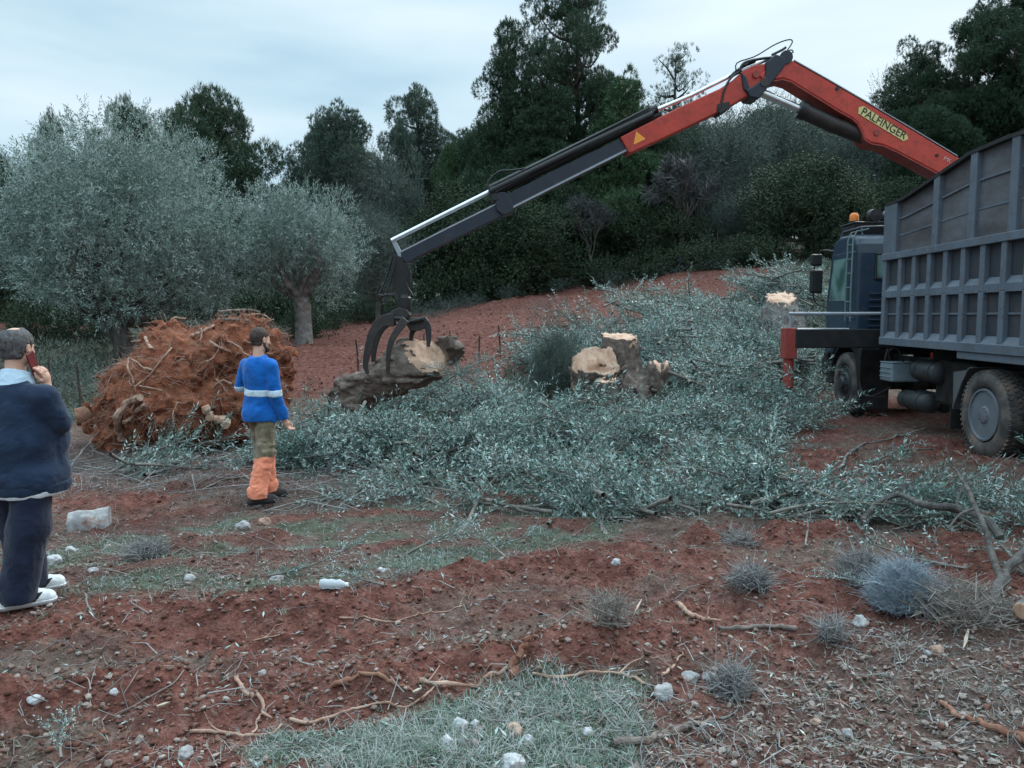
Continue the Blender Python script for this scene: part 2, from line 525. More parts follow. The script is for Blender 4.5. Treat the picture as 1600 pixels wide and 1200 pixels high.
# ------------------------------------------------------------------ materials
class NT:
    def __init__(s, name):
        s.m = bpy.data.materials.new(name); s.m.use_nodes = True
        s.t = s.m.node_tree; s.n = s.t.nodes; s.l = s.t.links
        s.b = s.n['Principled BSDF']
        s._tc = None
    def node(s, t, ins=None, **kw):
        n = s.n.new(t)
        for k, v in kw.items(): setattr(n, k, v)
        for k, v in (ins or {}).items():
            if hasattr(v, 'bl_idname') or isinstance(v, bpy.types.NodeSocket): s.l.new(v, n.inputs[k])
            else: n.inputs[k].default_value = v
        return n
    def obj(s):
        if s._tc is None: s._tc = s.node('ShaderNodeTexCoord').outputs['Object']
        return s._tc
    def geo_pos(s): return s.node('ShaderNodeNewGeometry').outputs['Position']
    def noise(s, scale, detail=4, rough=0.55, vec=None, stretch=None):
        v = vec if vec is not None else s.obj()
        if stretch: v = s.node('ShaderNodeMapping', {'Vector': v, 'Scale': stretch}).outputs[0]
        return s.node('ShaderNodeTexNoise', {'Vector': v, 'Scale': scale, 'Detail': detail, 'Roughness': rough}).outputs[0]
    def ramp(s, fac, stops):
        n = s.node('ShaderNodeValToRGB', {'Fac': fac})
        e = n.color_ramp.elements
        while len(e) < len(stops): e.new(0.5)
        for el, (p, c) in zip(e, stops):
            el.position = p; el.color = (c[0], c[1], c[2], 1) if not np.isscalar(c) else (c, c, c, 1)
        return n.outputs[0]
    def mix(s, fac, a, b, blend='MIX'):
        n = s.node('ShaderNodeMix', data_type='RGBA', blend_type=blend)
        for k, v in ((0, fac), (6, a), (7, b)):
            if isinstance(v, bpy.types.NodeSocket): s.l.new(v, n.inputs[k])
            elif k == 0: n.inputs[k].default_value = v
            else: n.inputs[k].default_value = (v[0], v[1], v[2], 1)
        return n.outputs[2]
    def math(s, op, a, b=0.0, c=0.0):
        n = s.node('ShaderNodeMath', operation=op)
        for k, v in enumerate((a, b, c)):
            if isinstance(v, bpy.types.NodeSocket): s.l.new(v, n.inputs[k])
            else: n.inputs[k].default_value = v
        return n.outputs[0]
    def bump(s, h, strength=0.3, dist=0.02):
        n = s.node('ShaderNodeBump', {'Height': h, 'Strength': strength, 'Distance': dist})
        s.l.new(n.outputs[0], s.b.inputs['Normal']); return n
    def out(s, col, rough=0.85, spec=0.3, metal=0.0):
        if isinstance(col, bpy.types.NodeSocket): s.l.new(col, s.b.inputs['Base Color'])
        else: s.b.inputs['Base Color'].default_value = (*col, 1)
        if isinstance(rough, bpy.types.NodeSocket): s.l.new(rough, s.b.inputs['Roughness'])
        else: s.b.inputs['Roughness'].default_value = rough
        s.b.inputs['Specular IOR Level'].default_value = spec
        s.b.inputs['Metallic'].default_value = metal
        return s.m

def mottled(name, a, b, scale=6, rough=0.85, spec=0.3, bump=0.3, bscale=None, metal=0.0, stretch=None, detail=5, bdist=0.02, dirt=None, dirt_amt=0.5):
    t = NT(name)
    n = t.noise(scale, detail, 0.6, stretch=stretch)
    c = t.ramp(n, [(0.33, a), (0.67, b)])
    if dirt is not None:
        d = t.noise(scale * 0.6 + 1.7, 7, 0.68)
        f = t.ramp(d, [(0.5 + 0.1 * (0.5 - dirt_amt), 0.0), (0.66, 1.0)])
        c = t.mix(f, c, dirt)
    if bump: t.bump(t.noise(bscale or scale * 4, 6, 0.6, stretch=stretch), bump, bdist)
    return t.out(c, rough, spec, metal)

def leaf_mat(name, a, b, back=None, rough=0.6, spec=0.25, trans=0.15, patch=None):
    t = NT(name)
    g = t.node('ShaderNodeNewGeometry')
    c = t.ramp(g.outputs['Random Per Island'], [(0.0, a), (1.0, b)])
    if back is not None: c = t.mix(g.outputs['Backfacing'], c, back)
    if patch: c = t.mix(t.ramp(t.noise(patch[0], 4, .6), [(.38, 0.), (.62, 1.)]), c, patch[1], 'MULTIPLY')
    t.out(c, rough, spec)
    if trans:
        tr = t.node('ShaderNodeBsdfTranslucent', {'Color': c})
        mx = t.node('ShaderNodeMixShader', {0: trans, 1: t.b.outputs[0], 2: tr.outputs[0]})
        t.l.new(mx.outputs[0], t.n['Material Output'].inputs[0])
    return t.m

M = {}
M['olive_leaf'] = leaf_mat('olive_leaf', (0.082, 0.132, 0.108), (0.20, 0.27, 0.238), back=(0.36, 0.43, 0.41), rough=0.5, spec=0.3, patch=(1.1, (.66, .72, .66)))
M['cut_leaf'] = leaf_mat('cut_leaf', (0.050, 0.100, 0.080), (0.185, 0.265, 0.232), back=(0.43, 0.52, 0.50), rough=0.42, spec=0.4, patch=(1.7, (.45, .58, .54)))
M['pine_leaf'] = leaf_mat('pine_needles', (0.022, 0.046, 0.030), (0.070, 0.118, 0.066), trans=0.1, patch=(.5, (.6, .7, .65)))
M['pine_light'] = leaf_mat('pine_needles_fresh', (0.034, 0.072, 0.032), (0.10, 0.165, 0.078), trans=0.12, patch=(.5, (.6, .75, .7)))
M['pine_grey'] = leaf_mat('pine_needles_greyish', (0.042, 0.072, 0.054), (0.115, 0.16, 0.125), trans=0.12, patch=(.5, (.6, .7, .65)))
M['dark_leaf'] = leaf_mat('dark_leaf', (0.020, 0.038, 0.022), (0.062, 0.092, 0.048), trans=0.1, patch=(.6, (.5, .6, .6)))
M['grey_leaf'] = leaf_mat('grey_leaf', (0.052, 0.076, 0.062), (0.15, 0.185, 0.16), trans=0.1, patch=(.6, (.55, .6, .6)))
M['dry_twig'] = leaf_mat('dry_twig', (0.13, 0.128, 0.127), (0.29, 0.285, 0.28), trans=0.0)
M['bare_twig'] = leaf_mat('bare_twig', (0.040, 0.046, 0.046), (0.085, 0.092, 0.092), trans=0.0)
M['dry_brown'] = leaf_mat('dry_brown', (0.15, 0.125, 0.11), (0.30, 0.265, 0.24), trans=0.0)
M['blue_twig'] = leaf_mat('blue_grey_twig', (0.16, 0.20, 0.235), (0.34, 0.395, 0.445), trans=0.0)
M['bark'] = mottled('bark', (0.045, 0.04, 0.038), (0.15, 0.135, 0.125), 9, 0.95, 0.15, 0.8, 22, stretch=(1, 1, 0.35), bdist=0.04)
M['pine_bark'] = mottled('pine_bark', (0.03, 0.024, 0.022), (0.10, 0.08, 0.07), 6, 0.95, 0.1, 0.6, 14, stretch=(1, 1, 0.3), bdist=0.05)
M['pale_bark'] = mottled('pale_bark', (0.12, 0.11, 0.105), (0.26, 0.24, 0.225), 9, 0.95, 0.15, 0.5, 30)
M['olive_stem'] = mottled('olive_stem', (0.10, 0.095, 0.085), (0.22, 0.20, 0.175), 14, 0.9, 0.15, 0)
M['root'] = mottled('root_bark', (0.19, 0.10, 0.072), (0.46, 0.31, 0.24), 12, 0.9, 0.2, 0.5, 40, bdist=0.01)
M['root_dirty'] = mottled('root_soiled', (0.15, 0.06, 0.04), (0.30, 0.17, 0.12), 9, 0.95, 0.1, 0.5, 40, bdist=0.01)
M['branch'] = mottled('branch_bark', (0.075, 0.058, 0.052), (0.24, 0.19, 0.165), 10, 0.9, 0.2, 0.6, 34, bdist=0.012)
t = NT('cut_wood')
n1 = t.noise(5, 6, 0.65, stretch=(1.6, 1.6, .6)); n2 = t.noise(30, 4, 0.6, stretch=(1, 1, 0.2))
c = t.ramp(n1, [(0.3, (0.30, 0.165, 0.11)), (0.5, (0.54, 0.345, 0.25)), (0.72, (0.66, 0.475, 0.37))])
c = t.mix(t.math('MULTIPLY', t.ramp(n2, [(0.35, 0.0), (0.65, 1.0)]), 0.35), c, (0.42, 0.25, 0.16))
t.bump(n2, 0.5, 0.02); M['cut_wood'] = t.out(c, 0.8, 0.2)
M['lumpy_bark'] = mottled('old_olive_bark', (0.085, 0.064, 0.055), (0.25, 0.195, 0.165), 5, 0.95, 0.15, 0.9, 16, bdist=0.04, dirt=(0.10, 0.08, 0.07), dirt_amt=0.4)
M['grey_bark'] = mottled('grey_olive_bark', (0.09, 0.085, 0.085), (0.30, 0.28, 0.265), 5, 0.95, 0.15, 0.9, 16, bdist=0.04, dirt=(0.14, 0.10, 0.08))
M['rock'] = mottled('limestone', (0.20, 0.19, 0.19), (0.46, 0.45, 0.45), 7, 0.9, 0.2, 0.6, 30, bdist=0.02, dirt=(0.24, 0.13, 0.095), dirt_amt=0.3)
M['white_rock'] = mottled('white_limestone', (0.28, 0.28, 0.285), (0.54, 0.54, 0.55), 14, 0.9, 0.2, 0.6, 40, bdist=0.01, dirt=(0.28, 0.19, 0.15), dirt_amt=0.15)
M['brown_rock'] = mottled('soiled_rock', (0.26, 0.15, 0.11), (0.46, 0.33, 0.27), 8, 0.95, 0.1, 0.6, 30, bdist=0.02)
M['pebble'] = leaf_mat('pebble', (0.10, 0.058, 0.045), (0.30, 0.245, 0.22), rough=0.9, trans=0)
M['clod'] = leaf_mat('soil_clod', (0.070, 0.032, 0.024), (0.185, 0.092, 0.070), rough=0.95, spec=0.1, trans=0)
M['litter'] = leaf_mat('leaf_litter', (0.085, 0.065, 0.055), (0.28, 0.245, 0.22), rough=0.8, trans=0)
M['grass'] = leaf_mat('grass_blade', (0.085, 0.135, 0.09), (0.235, 0.30, 0.25), rough=0.6, trans=0.2)
M['field_grass'] = leaf_mat('field_grass', (0.055, 0.075, 0.055), (0.15, 0.175, 0.145), rough=0.7, trans=0.1)
M['straw'] = leaf_mat('straw', (0.19, 0.20, 0.185), (0.40, 0.42, 0.40), rough=0.7, trans=0.1)
M['chip'] = mottled('wood_chip', (0.34, 0.26, 0.20), (0.52, 0.43, 0.35), 20, 0.8, 0.2, 0)

# truck and crane
def paint(name, col, var=0.75, rough=0.5, dirt=(0.12, 0.09, 0.075), amt=0.4, spec=0.4, scale=3, bump=0.08):
    t = NT(name)
    n = t.noise(scale, 6, 0.65); d = t.noise(scale * 1.7 + 3, 8, 0.7); e = t.noise(scale * 9, 5, 0.6)
    c = t.ramp(n, [(0.3, tuple(x * var for x in col)), (0.7, col)])
    f = t.math('MULTIPLY', t.ramp(d, [(0.48, 0.0), (0.72, 1.0)]), amt)
    c = t.mix(f, c, dirt)
    g = t.math('MULTIPLY', t.ramp(e, [(0.62, 0.0), (0.68, 1.0)]), amt * 0.8)
    c = t.mix(g, c, tuple(x * 0.45 for x in dirt))
    r = t.math('MULTIPLY_ADD', f, 0.4, rough)
    t.bump(e, bump, 0.01)
    return t.out(c, r, spec)
M['orange'] = paint('crane_orange', (0.50, 0.047, 0.028), 0.72, 0.42, (0.16, 0.032, 0.022), 0.75)
M['crane_dark'] = paint('crane_dark_blue', (0.013, 0.018, 0.034), 0.7, 0.42, (0.06, 0.055, 0.05), 0.3)
M['black'] = mottled('black_hose', (0.006, 0.007, 0.008), (0.02, 0.021, 0.023), 8, 0.5, 0.4, 0.1)
M['black_steel'] = paint('black_steel', (0.014, 0.014, 0.016), 0.7, 0.5, (0.05, 0.035, 0.028), 0.4)
M['chrome'] = mottled('chromed_rod', (0.55, 0.58, 0.60), (0.75, 0.77, 0.80), 9, 0.28, 0.5, 0, metal=0.9)
M['light_edge'] = paint('bare_edge', (0.30, 0.32, 0.36), 0.75, 0.45, (0.10, 0.09, 0.09), 0.3)
M['grapple'] = paint('grapple_steel', (0.030, 0.026, 0.026), 0.6, 0.5, (0.085, 0.05, 0.036), 0.6)
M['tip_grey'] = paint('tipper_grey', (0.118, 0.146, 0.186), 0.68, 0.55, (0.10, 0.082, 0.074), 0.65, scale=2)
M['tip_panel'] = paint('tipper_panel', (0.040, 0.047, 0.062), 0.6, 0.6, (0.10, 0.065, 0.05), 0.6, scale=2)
t = NT('rusty_boards')
n = t.noise(2.2, 7, 0.65, stretch=(1, 0.5, 1.3)); d = t.noise(9, 6, 0.7, stretch=(1, 0.35, 1))
c = t.ramp(n, [(0.3, (0.050, 0.049, 0.055)), (0.5, (0.095, 0.092, 0.10)), (0.72, (0.135, 0.142, 0.165))])
c = t.mix(t.math('MULTIPLY', t.ramp(d, [(0.5, 0.0), (0.75, 1.0)]), 0.6), c, (0.08, 0.05, 0.038))
t.bump(d, 0.35, 0.02); M['boards'] = t.out(c, 0.8, 0.2)
M['cab_blue'] = paint('cab_blue', (0.016, 0.038, 0.068), 0.75, 0.4, (0.07, 0.062, 0.058), 0.4, 0.5)
M['ladder'] = paint('ladder_paint', (0.12, 0.18, 0.19), 0.8, 0.5, (0.1, 0.1, 0.1), 0.3)
t = NT('glass'); t.out((0.012, 0.018, 0.02), 0.06, 0.7); M['glass'] = t.m
t = NT('side_glass'); t.out(t.ramp(t.noise(2.5, 3, 0.5), [(0.4, (0.05, 0.10, 0.095)), (0.6, (0.16, 0.26, 0.25))]), 0.12, 0.7); M['side_glass'] = t.m  # green mottling paints the reflected and see-through view into the glass colour
M['tyre'] = mottled('dusty_tyre', (0.040, 0.037, 0.036), (0.12, 0.108, 0.102), 4, 0.9, 0.2, 0.2, 40, dirt=(0.16, 0.115, 0.095), dirt_amt=0.5)
M['rim'] = paint('wheel_rim', (0.125, 0.145, 0.17), 0.75, 0.55, (0.16, 0.125, 0.105), 0.6, scale=4)
M['rim_shade'] = paint('wheel_dish_shade', (0.038, 0.044, 0.052), 0.7, 0.6, (0.075, 0.06, 0.052), 0.5, scale=4)  # rim paint darkened: the shade of the deep dish is in the colour
M['dark_under'] = mottled('chassis_black', (0.008, 0.008, 0.009), (0.03, 0.027, 0.026), 4, 0.8, 0.2, 0.1)
M['tank'] = paint('air_tank', (0.030, 0.037, 0.043), 0.7, 0.5, (0.09, 0.07, 0.06), 0.5)
M['battery'] = paint('battery_box', (0.20, 0.25, 0.29), 0.7, 0.45, (0.10, 0.09, 0.08), 0.5)
M['flap'] = paint('mudguard', (0.085, 0.095, 0.105), 0.7, 0.7, (0.13, 0.1, 0.085), 0.6)
t = NT('amber_lens'); t.out((0.75, 0.20, 0.03), 0.25, 0.5); M['amber'] = t.m
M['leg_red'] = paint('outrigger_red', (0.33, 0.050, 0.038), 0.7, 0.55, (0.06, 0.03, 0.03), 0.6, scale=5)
t = NT('plate_yellow'); t.out(t.ramp(t.noise(20, 4), [(0.3, (0.50, 0.43, 0.16)), (0.7, (0.66, 0.57, 0.26))]), 0.5); M['plate'] = t.m
t = NT('letter_black'); t.out((0.03, 0.028, 0.02), 0.5); M['letter'] = t.m
t = NT('letter_white'); t.out((0.55, 0.33, 0.28), 0.5); M['letter_white'] = t.m
t = NT('warning_orange'); t.out((0.80, 0.30, 0.05), 0.5); M['warning'] = t.m

# people
def cloth(name, a, b, scale=7, rough=0.9, fine=180, bump=0.25):
    t = NT(name)
    c = t.ramp(t.noise(scale, 4, 0.55), [(0.3, a), (0.7, b)])
    n = t.node('ShaderNodeTexNoise', {'Vector': t.obj(), 'Scale': fine, 'Detail': 2.0}).outputs[0]
    cr_ = t.noise(5, 4, .5, stretch=(1.2, 1.2, 1.3))
    w = t.ramp(cr_, [(.40, 0.), (.5, 1.), (.60, .1)])
    t.bump(t.math('ADD', t.math('MULTIPLY', n, .12), w), .30, 0.014)
    t.b.inputs['Sheen Weight'].default_value = 0.15
    return t.out(c, rough, 0.15)
M['skin'] = mottled('skin', (0.50, 0.28, 0.205), (0.60, 0.36, 0.27), 18, 0.55, 0.35, 0.1, 120, bdist=0.002)
M['hair_grey'] = mottled('greying_hair', (0.035, 0.032, 0.033), (0.13, 0.125, 0.13), 60, 0.7, 0.3, 0.8, 240, stretch=(1, 1, 0.4), bdist=0.006)
M['hair_brown'] = mottled('short_brown_hair', (0.030, 0.019, 0.016), (0.075, 0.048, 0.04), 60, 0.7, 0.3, 0.8, 240, stretch=(1, 1, 0.4), bdist=0.006)
M['navy'] = cloth('navy_jacket', (0.010, 0.019, 0.042), (0.020, 0.036, 0.072))
M['navy_trousers'] = cloth('navy_trousers', (0.007, 0.010, 0.024), (0.014, 0.020, 0.042))
M['collar'] = cloth('pale_blue_shirt', (0.42, 0.55, 0.66), (0.52, 0.65, 0.76))
M['hem'] = cloth('white_shirt_hem', (0.55, 0.60, 0.64), (0.66, 0.70, 0.74))
M['blue'] = cloth('blue_sweatshirt', (0.004, 0.085, 0.34), (0.010, 0.135, 0.47))
M['reflective'] = cloth('reflective_band', (0.42, 0.52, 0.60), (0.55, 0.65, 0.72), rough=0.5)
M['khaki'] = cloth('khaki_trousers', (0.115, 0.095, 0.062), (0.25, 0.20, 0.135), 11)
M['hi_orange'] = cloth('orange_trouser_legs', (0.72, 0.21, 0.12), (0.86, 0.31, 0.19), 9)
M['boot'] = cloth('dark_boot', (0.022, 0.020, 0.022), (0.055, 0.048, 0.046))
M['shoe_black'] = cloth('shoe_black', (0.010, 0.011, 0.015), (0.022, 0.023, 0.028))
M['shoe_white'] = mottled('shoe_white', (0.55, 0.57, 0.58), (0.74, 0.75, 0.76), 20, 0.6, 0.3, 0.1)
M['phone'] = mottled('red_phone_case', (0.10, 0.016, 0.016), (0.15, 0.022, 0.022), 20, 0.45, 0.4, 0)
t = NT('bottle_plastic')
t.b.inputs['Transmission Weight'].default_value = 0.55
t.out((0.72, 0.78, 0.82), 0.25, 0.5); M['bottle'] = t.m

# ------------------------------------------------------------------ the ground: one sheet to the horizon
def axis(lo, dlo, dhi, hi, step, grow):
    c = list(np.arange(dlo, dhi + 1e-6, step))
    s, v = step, dhi
    while v < hi: s *= grow; v += s; c.append(v)
    s, v = step, dlo
    while v > lo: s *= grow; v -= s; c.insert(0, v)
    return np.array(c)
gx = axis(-260, -5.4, 6.0, 260, 0.024, 1.035)
gy = axis(-30, 2.3, 9.6, 320, 0.022, 1.022)
GX, GY = np.meshgrid(gx, gy)
GZ = H(GX.ravel(), GY.ravel())
gv = np.stack([GX.ravel(), GY.ravel(), GZ], 1)
nx, ny = len(gx), len(gy)
ii = (np.arange(ny - 1)[:, None] * nx + np.arange(nx - 1)[None]).ravel()
gf = np.stack([ii, ii + 1, ii + nx + 1, ii + nx], 1)

def masks(x, y):
    n1 = fbm(x * 0.9, y * 0.9, oct=4, seed=91); n2 = fbm(x * 3.5, y * 3.5, oct=3, seed=95)
    w = 0.16 * n1 + 0.10 * n2
    inn = lambda P_, s=0.25: sstep(-s, s, -(poly_sd(x, y, P_) + w * 1.3))
    gA, gB, gC = inn(GRASS_A, 0.12), inn(GRASS_B, 0.3), inn(GRASS_C, 0.6)
    grass = np.maximum.reduce([gA, gB * np.clip(0.62 + 0.9 * n2, 0, 1), gC * 0.8])
    for pts, h, wd in RIDGES:
        grass = grass * (1 - 0.95 * np.exp(-(line_dist(x, y, pts) / (wd * 1.15)) ** 2))
    far = sstep(13, 18, y)
    fE, fF = inn(FIELD_E, 0.9), inn(FIELD_F, 1.5)
    back = far * (1 - np.maximum(fE, fF)) * np.clip(0.75 + 0.6 * n1, 0, 1)
    grass = np.maximum(grass, back)
    litter = np.maximum.reduce([inn(LITTER_D, 0.35) * np.clip(0.85 + 0.5 * n2, 0, 1), inn(TWIGS_C, 0.3) * 0.85, gB * 0.6 * np.clip(0.7 + 0.6 * n1, 0, 1)])
    red = np.clip(0.55 + 0.6 * n1 + 0.2 * n2, 0, 1)
    for pts, h, wd in RIDGES:
        red = np.maximum(red, np.exp(-(line_dist(x, y, pts) / (wd * 1.6)) ** 2) * 1.0)
    red = np.maximum(red, fE)
    return grass, litter, red
gm, lm, rm = masks(GX.ravel(), GY.ravel())
me = np_mesh('ground', gv, [gf], [])
att = me.color_attributes.new('cover', 'FLOAT_COLOR', 'POINT')
att.data.foreach_set('color', np.stack([gm, lm, rm, np.ones_like(gm)], 1).astype(np.float32).ravel())
t = NT('ground_soil')
at = t.node('ShaderNodeAttribute', attribute_name='cover')
sep = t.node('ShaderNodeSeparateColor', {'Color': at.outputs['Color']})
pos = t.geo_pos()
na = t.noise(1.3, 6, 0.62, vec=pos); nb = t.noise(9, 6, 0.65, vec=pos); nc = t.noise(55, 4, 0.6, vec=pos)
redc = t.ramp(nb, [(0.28, (0.060, 0.022, 0.017)), (0.52, (0.158, 0.062, 0.048)), (0.74, (0.250, 0.128, 0.105))])  # red soil tones, dark end widened to paint in shadows between crumbs
brown = t.ramp(nb, [(0.30, (0.075, 0.048, 0.040)), (0.55, (0.145, 0.098, 0.080)), (0.75, (0.225, 0.175, 0.155))])
rf = t.ramp(t.math('ADD', sep.outputs[2], t.math('MULTIPLY_ADD', na, 0.6, -0.3)), [(0.25, 0.0), (0.75, 1.0)])
c = t.mix(rf, brown, redc)
lit = t.ramp(nc, [(0.35, (0.062, 0.043, 0.036)), (0.55, (0.125, 0.090, 0.077)), (0.72, (0.21, 0.175, 0.158))])
c = t.mix(t.math('MULTIPLY', sep.outputs[1], 0.8), c, lit)
grc = t.ramp(nb, [(0.3, (0.055, 0.062, 0.042)), (0.6, (0.105, 0.118, 0.085)), (0.8, (0.15, 0.155, 0.125))])
gf_ = t.ramp(t.math('ADD', sep.outputs[0], t.math('MULTIPLY_ADD', nb, 0.5, -0.25)), [(0.25, 0.0), (0.7, 0.85)])
c = t.mix(gf_, c, grc)
c = t.mix(1.0, c, t.ramp(t.noise(27, 5, .7, vec=pos), [(.30, .52), (.5, .98), (.72, 1.0)]), 'MULTIPLY')
vor = t.node('ShaderNodeTexVoronoi', {'Vector': pos, 'Scale': 38.0}).outputs['Distance']
hh = t.math('ADD', t.math('MULTIPLY', nc, 0.6), t.math('ADD', t.math('MULTIPLY', nb, 0.9), t.math('MULTIPLY', vor, -0.5)))
t.bump(hh, 0.9, 0.045)
me.materials.append(t.out(c, 0.95, 0.12))
tag(link('ground', me), 'red earth ground rising towards the wood', kind='structure')

# ------------------------------------------------------------------ plant templates
rng = np.random.default_rng(7)
QUAD = np.array([[0, 0, 0], [0.42, 0.5, 0.03], [1, 0, -0.02], [0.42, -0.5, 0.03]], float)   # one leaf: length 1 along x, width 1
QF = np.array([[0, 1, 2, 3]])
def leaf_sprig(n, L, leaf, width, seed, ang=0.9, droop=0.1):
    """paired leaves along a twig of length L on +x; returns leaf verts, leaf quads"""
    r = np.random.default_rng(seed)
    ts = np.linspace(0.08, 1, n) * L
    p = np.stack([ts, 0.06 * L * np.sin(ts / L * 3 + r.uniform(0, 6)), -droop * ts * ts / L], 1)
    D = np.stack([np.cos(ang * r.uniform(.6, 1.1, n)), np.sin(ang) * np.where(np.arange(n) % 2, 1, -1) * r.uniform(.6, 1.2, n), r.normal(0, .45, n)], 1)
    D[-1] = (1, 0, 0.1)
    R = frames_from_dirs(D, rng=r)
    s = np.stack([leaf * r.uniform(.75, 1.2, n), width * r.uniform(.8, 1.2, n), np.full(n, leaf)], 1)
    V, (Fq,) = stamp(QUAD, [QF], R, s, p)
    return V, Fq
def twig_tri(p0, p1, r0, r1):
    """many thin 3-sided twigs at once"""
    p0 = np.asarray(p0, float); p1 = np.asarray(p1, float); N = len(p0)
    R = frames_from_dirs(p1 - p0, rng=np.random.default_rng(3))
    a = np.array([0, 2.1, 4.2])
    off = np.cos(a)[None, :, None] * R[:, None, :, 1] + np.sin(a)[None, :, None] * R[:, None, :, 2]
    r0 = np.broadcast_to(r0, (N,)); r1 = np.broadcast_to(r1, (N,))
    V = np.concatenate([p0[:, None] + off * r0[:, None, None], p1[:, None] + off * r1[:, None, None]], 1).reshape(-1, 3)
    b = (np.arange(N) * 6)[:, None]
    Q = np.concatenate([b + np.array([[i, (i + 1) % 3, 3 + (i + 1) % 3, 3 + i]]) for i in range(3)])
    return V, Q
def merge(parts):
    """parts: list of (V, [(faces, mat)]) -> V, faces list, mats list"""
    Vs, Fs, Ms, n = [], [], [], 0
    for V, fl in parts:
        Vs.append(V)
        for f, m in fl: Fs.append(np.asarray(f) + n); Ms.append(m)
        n += len(V)
    return np.concatenate(Vs), Fs, Ms
def tubes_q(paths, n=6):
    Vs, Q, k = [], [], 0
    for pts, r in paths:
        V, Fs = tube_np(pts, r, n, cap=False)
        Vs.append(V); Q.append(np.array(Fs) + k); k += len(V)
    return np.concatenate(Vs), np.concatenate(Q)

def bough(seed, L=1.1, ntw=16, leaf=0.056, width=0.0145, nl=18):
    """a cut olive branch lying along +x: forked stem, side twigs, narrow leaves"""
    r = np.random.default_rng(seed)
    ph = r.uniform(0, 6)
    def stem(t): return np.stack([t * L, 0.10 * L * np.sin(2.2 * t + ph) - 0.10 * L * math.sin(ph), 0.05 * L * np.sin(3 * t + ph) + 0.10 * L * t], -1)
    ts = np.linspace(0, 1, 9)
    sp = stem(ts); parts = []
    V, Fs = tube_np(sp, np.linspace(0.019, 0.005, 9) * L, 5, cap=False)
    parts.append((V, [(np.array(Fs), 0)]))
    t0 = np.sort(r.uniform(0.12, 1.0, ntw)); p0 = stem(t0)
    dr = np.stack([np.full(ntw, 0.75), r.uniform(-1, 1, ntw), r.uniform(-0.25, 0.85, ntw)], 1)
    dr /= np.linalg.norm(dr, axis=1, keepdims=True)
    ln = r.uniform(0.22, 0.46, ntw) * L ** 0.6
    V, Q = twig_tri(p0, p0 + dr * ln[:, None], 0.0045, 0.0015)
    parts.append((V, [(Q, 0)]))
    for i in range(ntw):
        V, q = leaf_sprig(nl, ln[i], leaf, width, seed * 100 + i, droop=0.15)
        R = frames_from_dirs(dr[i:i + 1], rng=r)[0]
        parts.append((V @ R.T + p0[i], [(q, 1)]))
    return merge(parts)
BOUGHS = [bough(s) for s in range(6)]
def bough_pack(k):
    V, Fs, Ms = BOUGHS[k]
    f0 = np.concatenate([f for f, m in zip(Fs, Ms) if m == 0]); f1 = np.concatenate([f for f, m in zip(Fs, Ms) if m == 1])
    return V, f0, f1
BOUGHS = [bough_pack(k) for k in range(6)]

# cut-branch mounds: (x, y, rx, ry, height, branches)
HEAPS_NEAR = [
    (-2.2, 10.0, 0.9, 0.7, 0.34, 85), (-0.8, 8.75, 0.62, 0.55, 0.52, 85), (-1.1, 10.4, 1.2, 0.9, 0.30, 100),
    (0.5, 9.9, 1.3, 0.8, 0.38, 95), (1.9, 10.1, 1.3, 1.0, 0.40, 100), (1.0, 8.3, 1.0, 0.5, 0.18, 32),
    (2.1, 7.7, 0.7, 0.4, 0.10, 18), (2.8, 10.8, 0.85, 0.95, 0.36, 62), (-2.4, 12.9, 0.9, 0.5, 0.30, 30),
    (-3.1, 9.8, 0.5, 0.35, 0.22, 16), (-4.45, 9.35, 0.36, 0.18, 0.16, 10), (2.4, 8.8, 0.5, 0.5, 0.14, 12), (-0.1, 9.35, .7, .4, .35, 36),
    (2.9, 7.0, 0.5, 0.35, 0.10, 8), (3.3, 10.5, .4, .5, .25, 10),
    (1.7, 7.2, 1.4, 0.4, 0.09, 46), (2.7, 6.5, .6, .35, .08, 20), (-1.4, 8.1, .8, .35, .04, 7), (0.2, 7.3, 0.9, .35, .03, 8),
]
HEAPS_FAR = [
    (3.6, 13.0, 1.7, 1.6, 0.55, 110), (0.2, 12.4, 1.1, 0.7, 0.25, 34), (2.9, 15.6, 2.2, 1.6, 0.75, 120),
    (3.2, 18.2, 3.0, 1.5, 0.85, 150), (-0.6, 13.2, 1.3, 0.8, 0.45, 50), (1.2, 17.5, 1.2, 1.2, 0.6, 50), (5.4, 16.8, 1.4, 1.6, 0.6, 60),
    (6.0, 20.5, 1.8, 1.3, 0.6, 50), (6.15, 17.5, 1.1, 0.6, 0.75, 50),
]
HEAPS_BACK = [(7.9, 23.8, 2.3, 1.5, 1.0, 130), (5.4, 23.5, 1.6, 1.1, 0.7, 50)]
HEAPS_RIGHT = [(3.75, 6.3, 0.5, 0.35, 0.12, 15), (4.25, 5.5, 0.5, 0.3, 0.16, 16), (4.7, 6.0, .45, .3, .12, 12)]
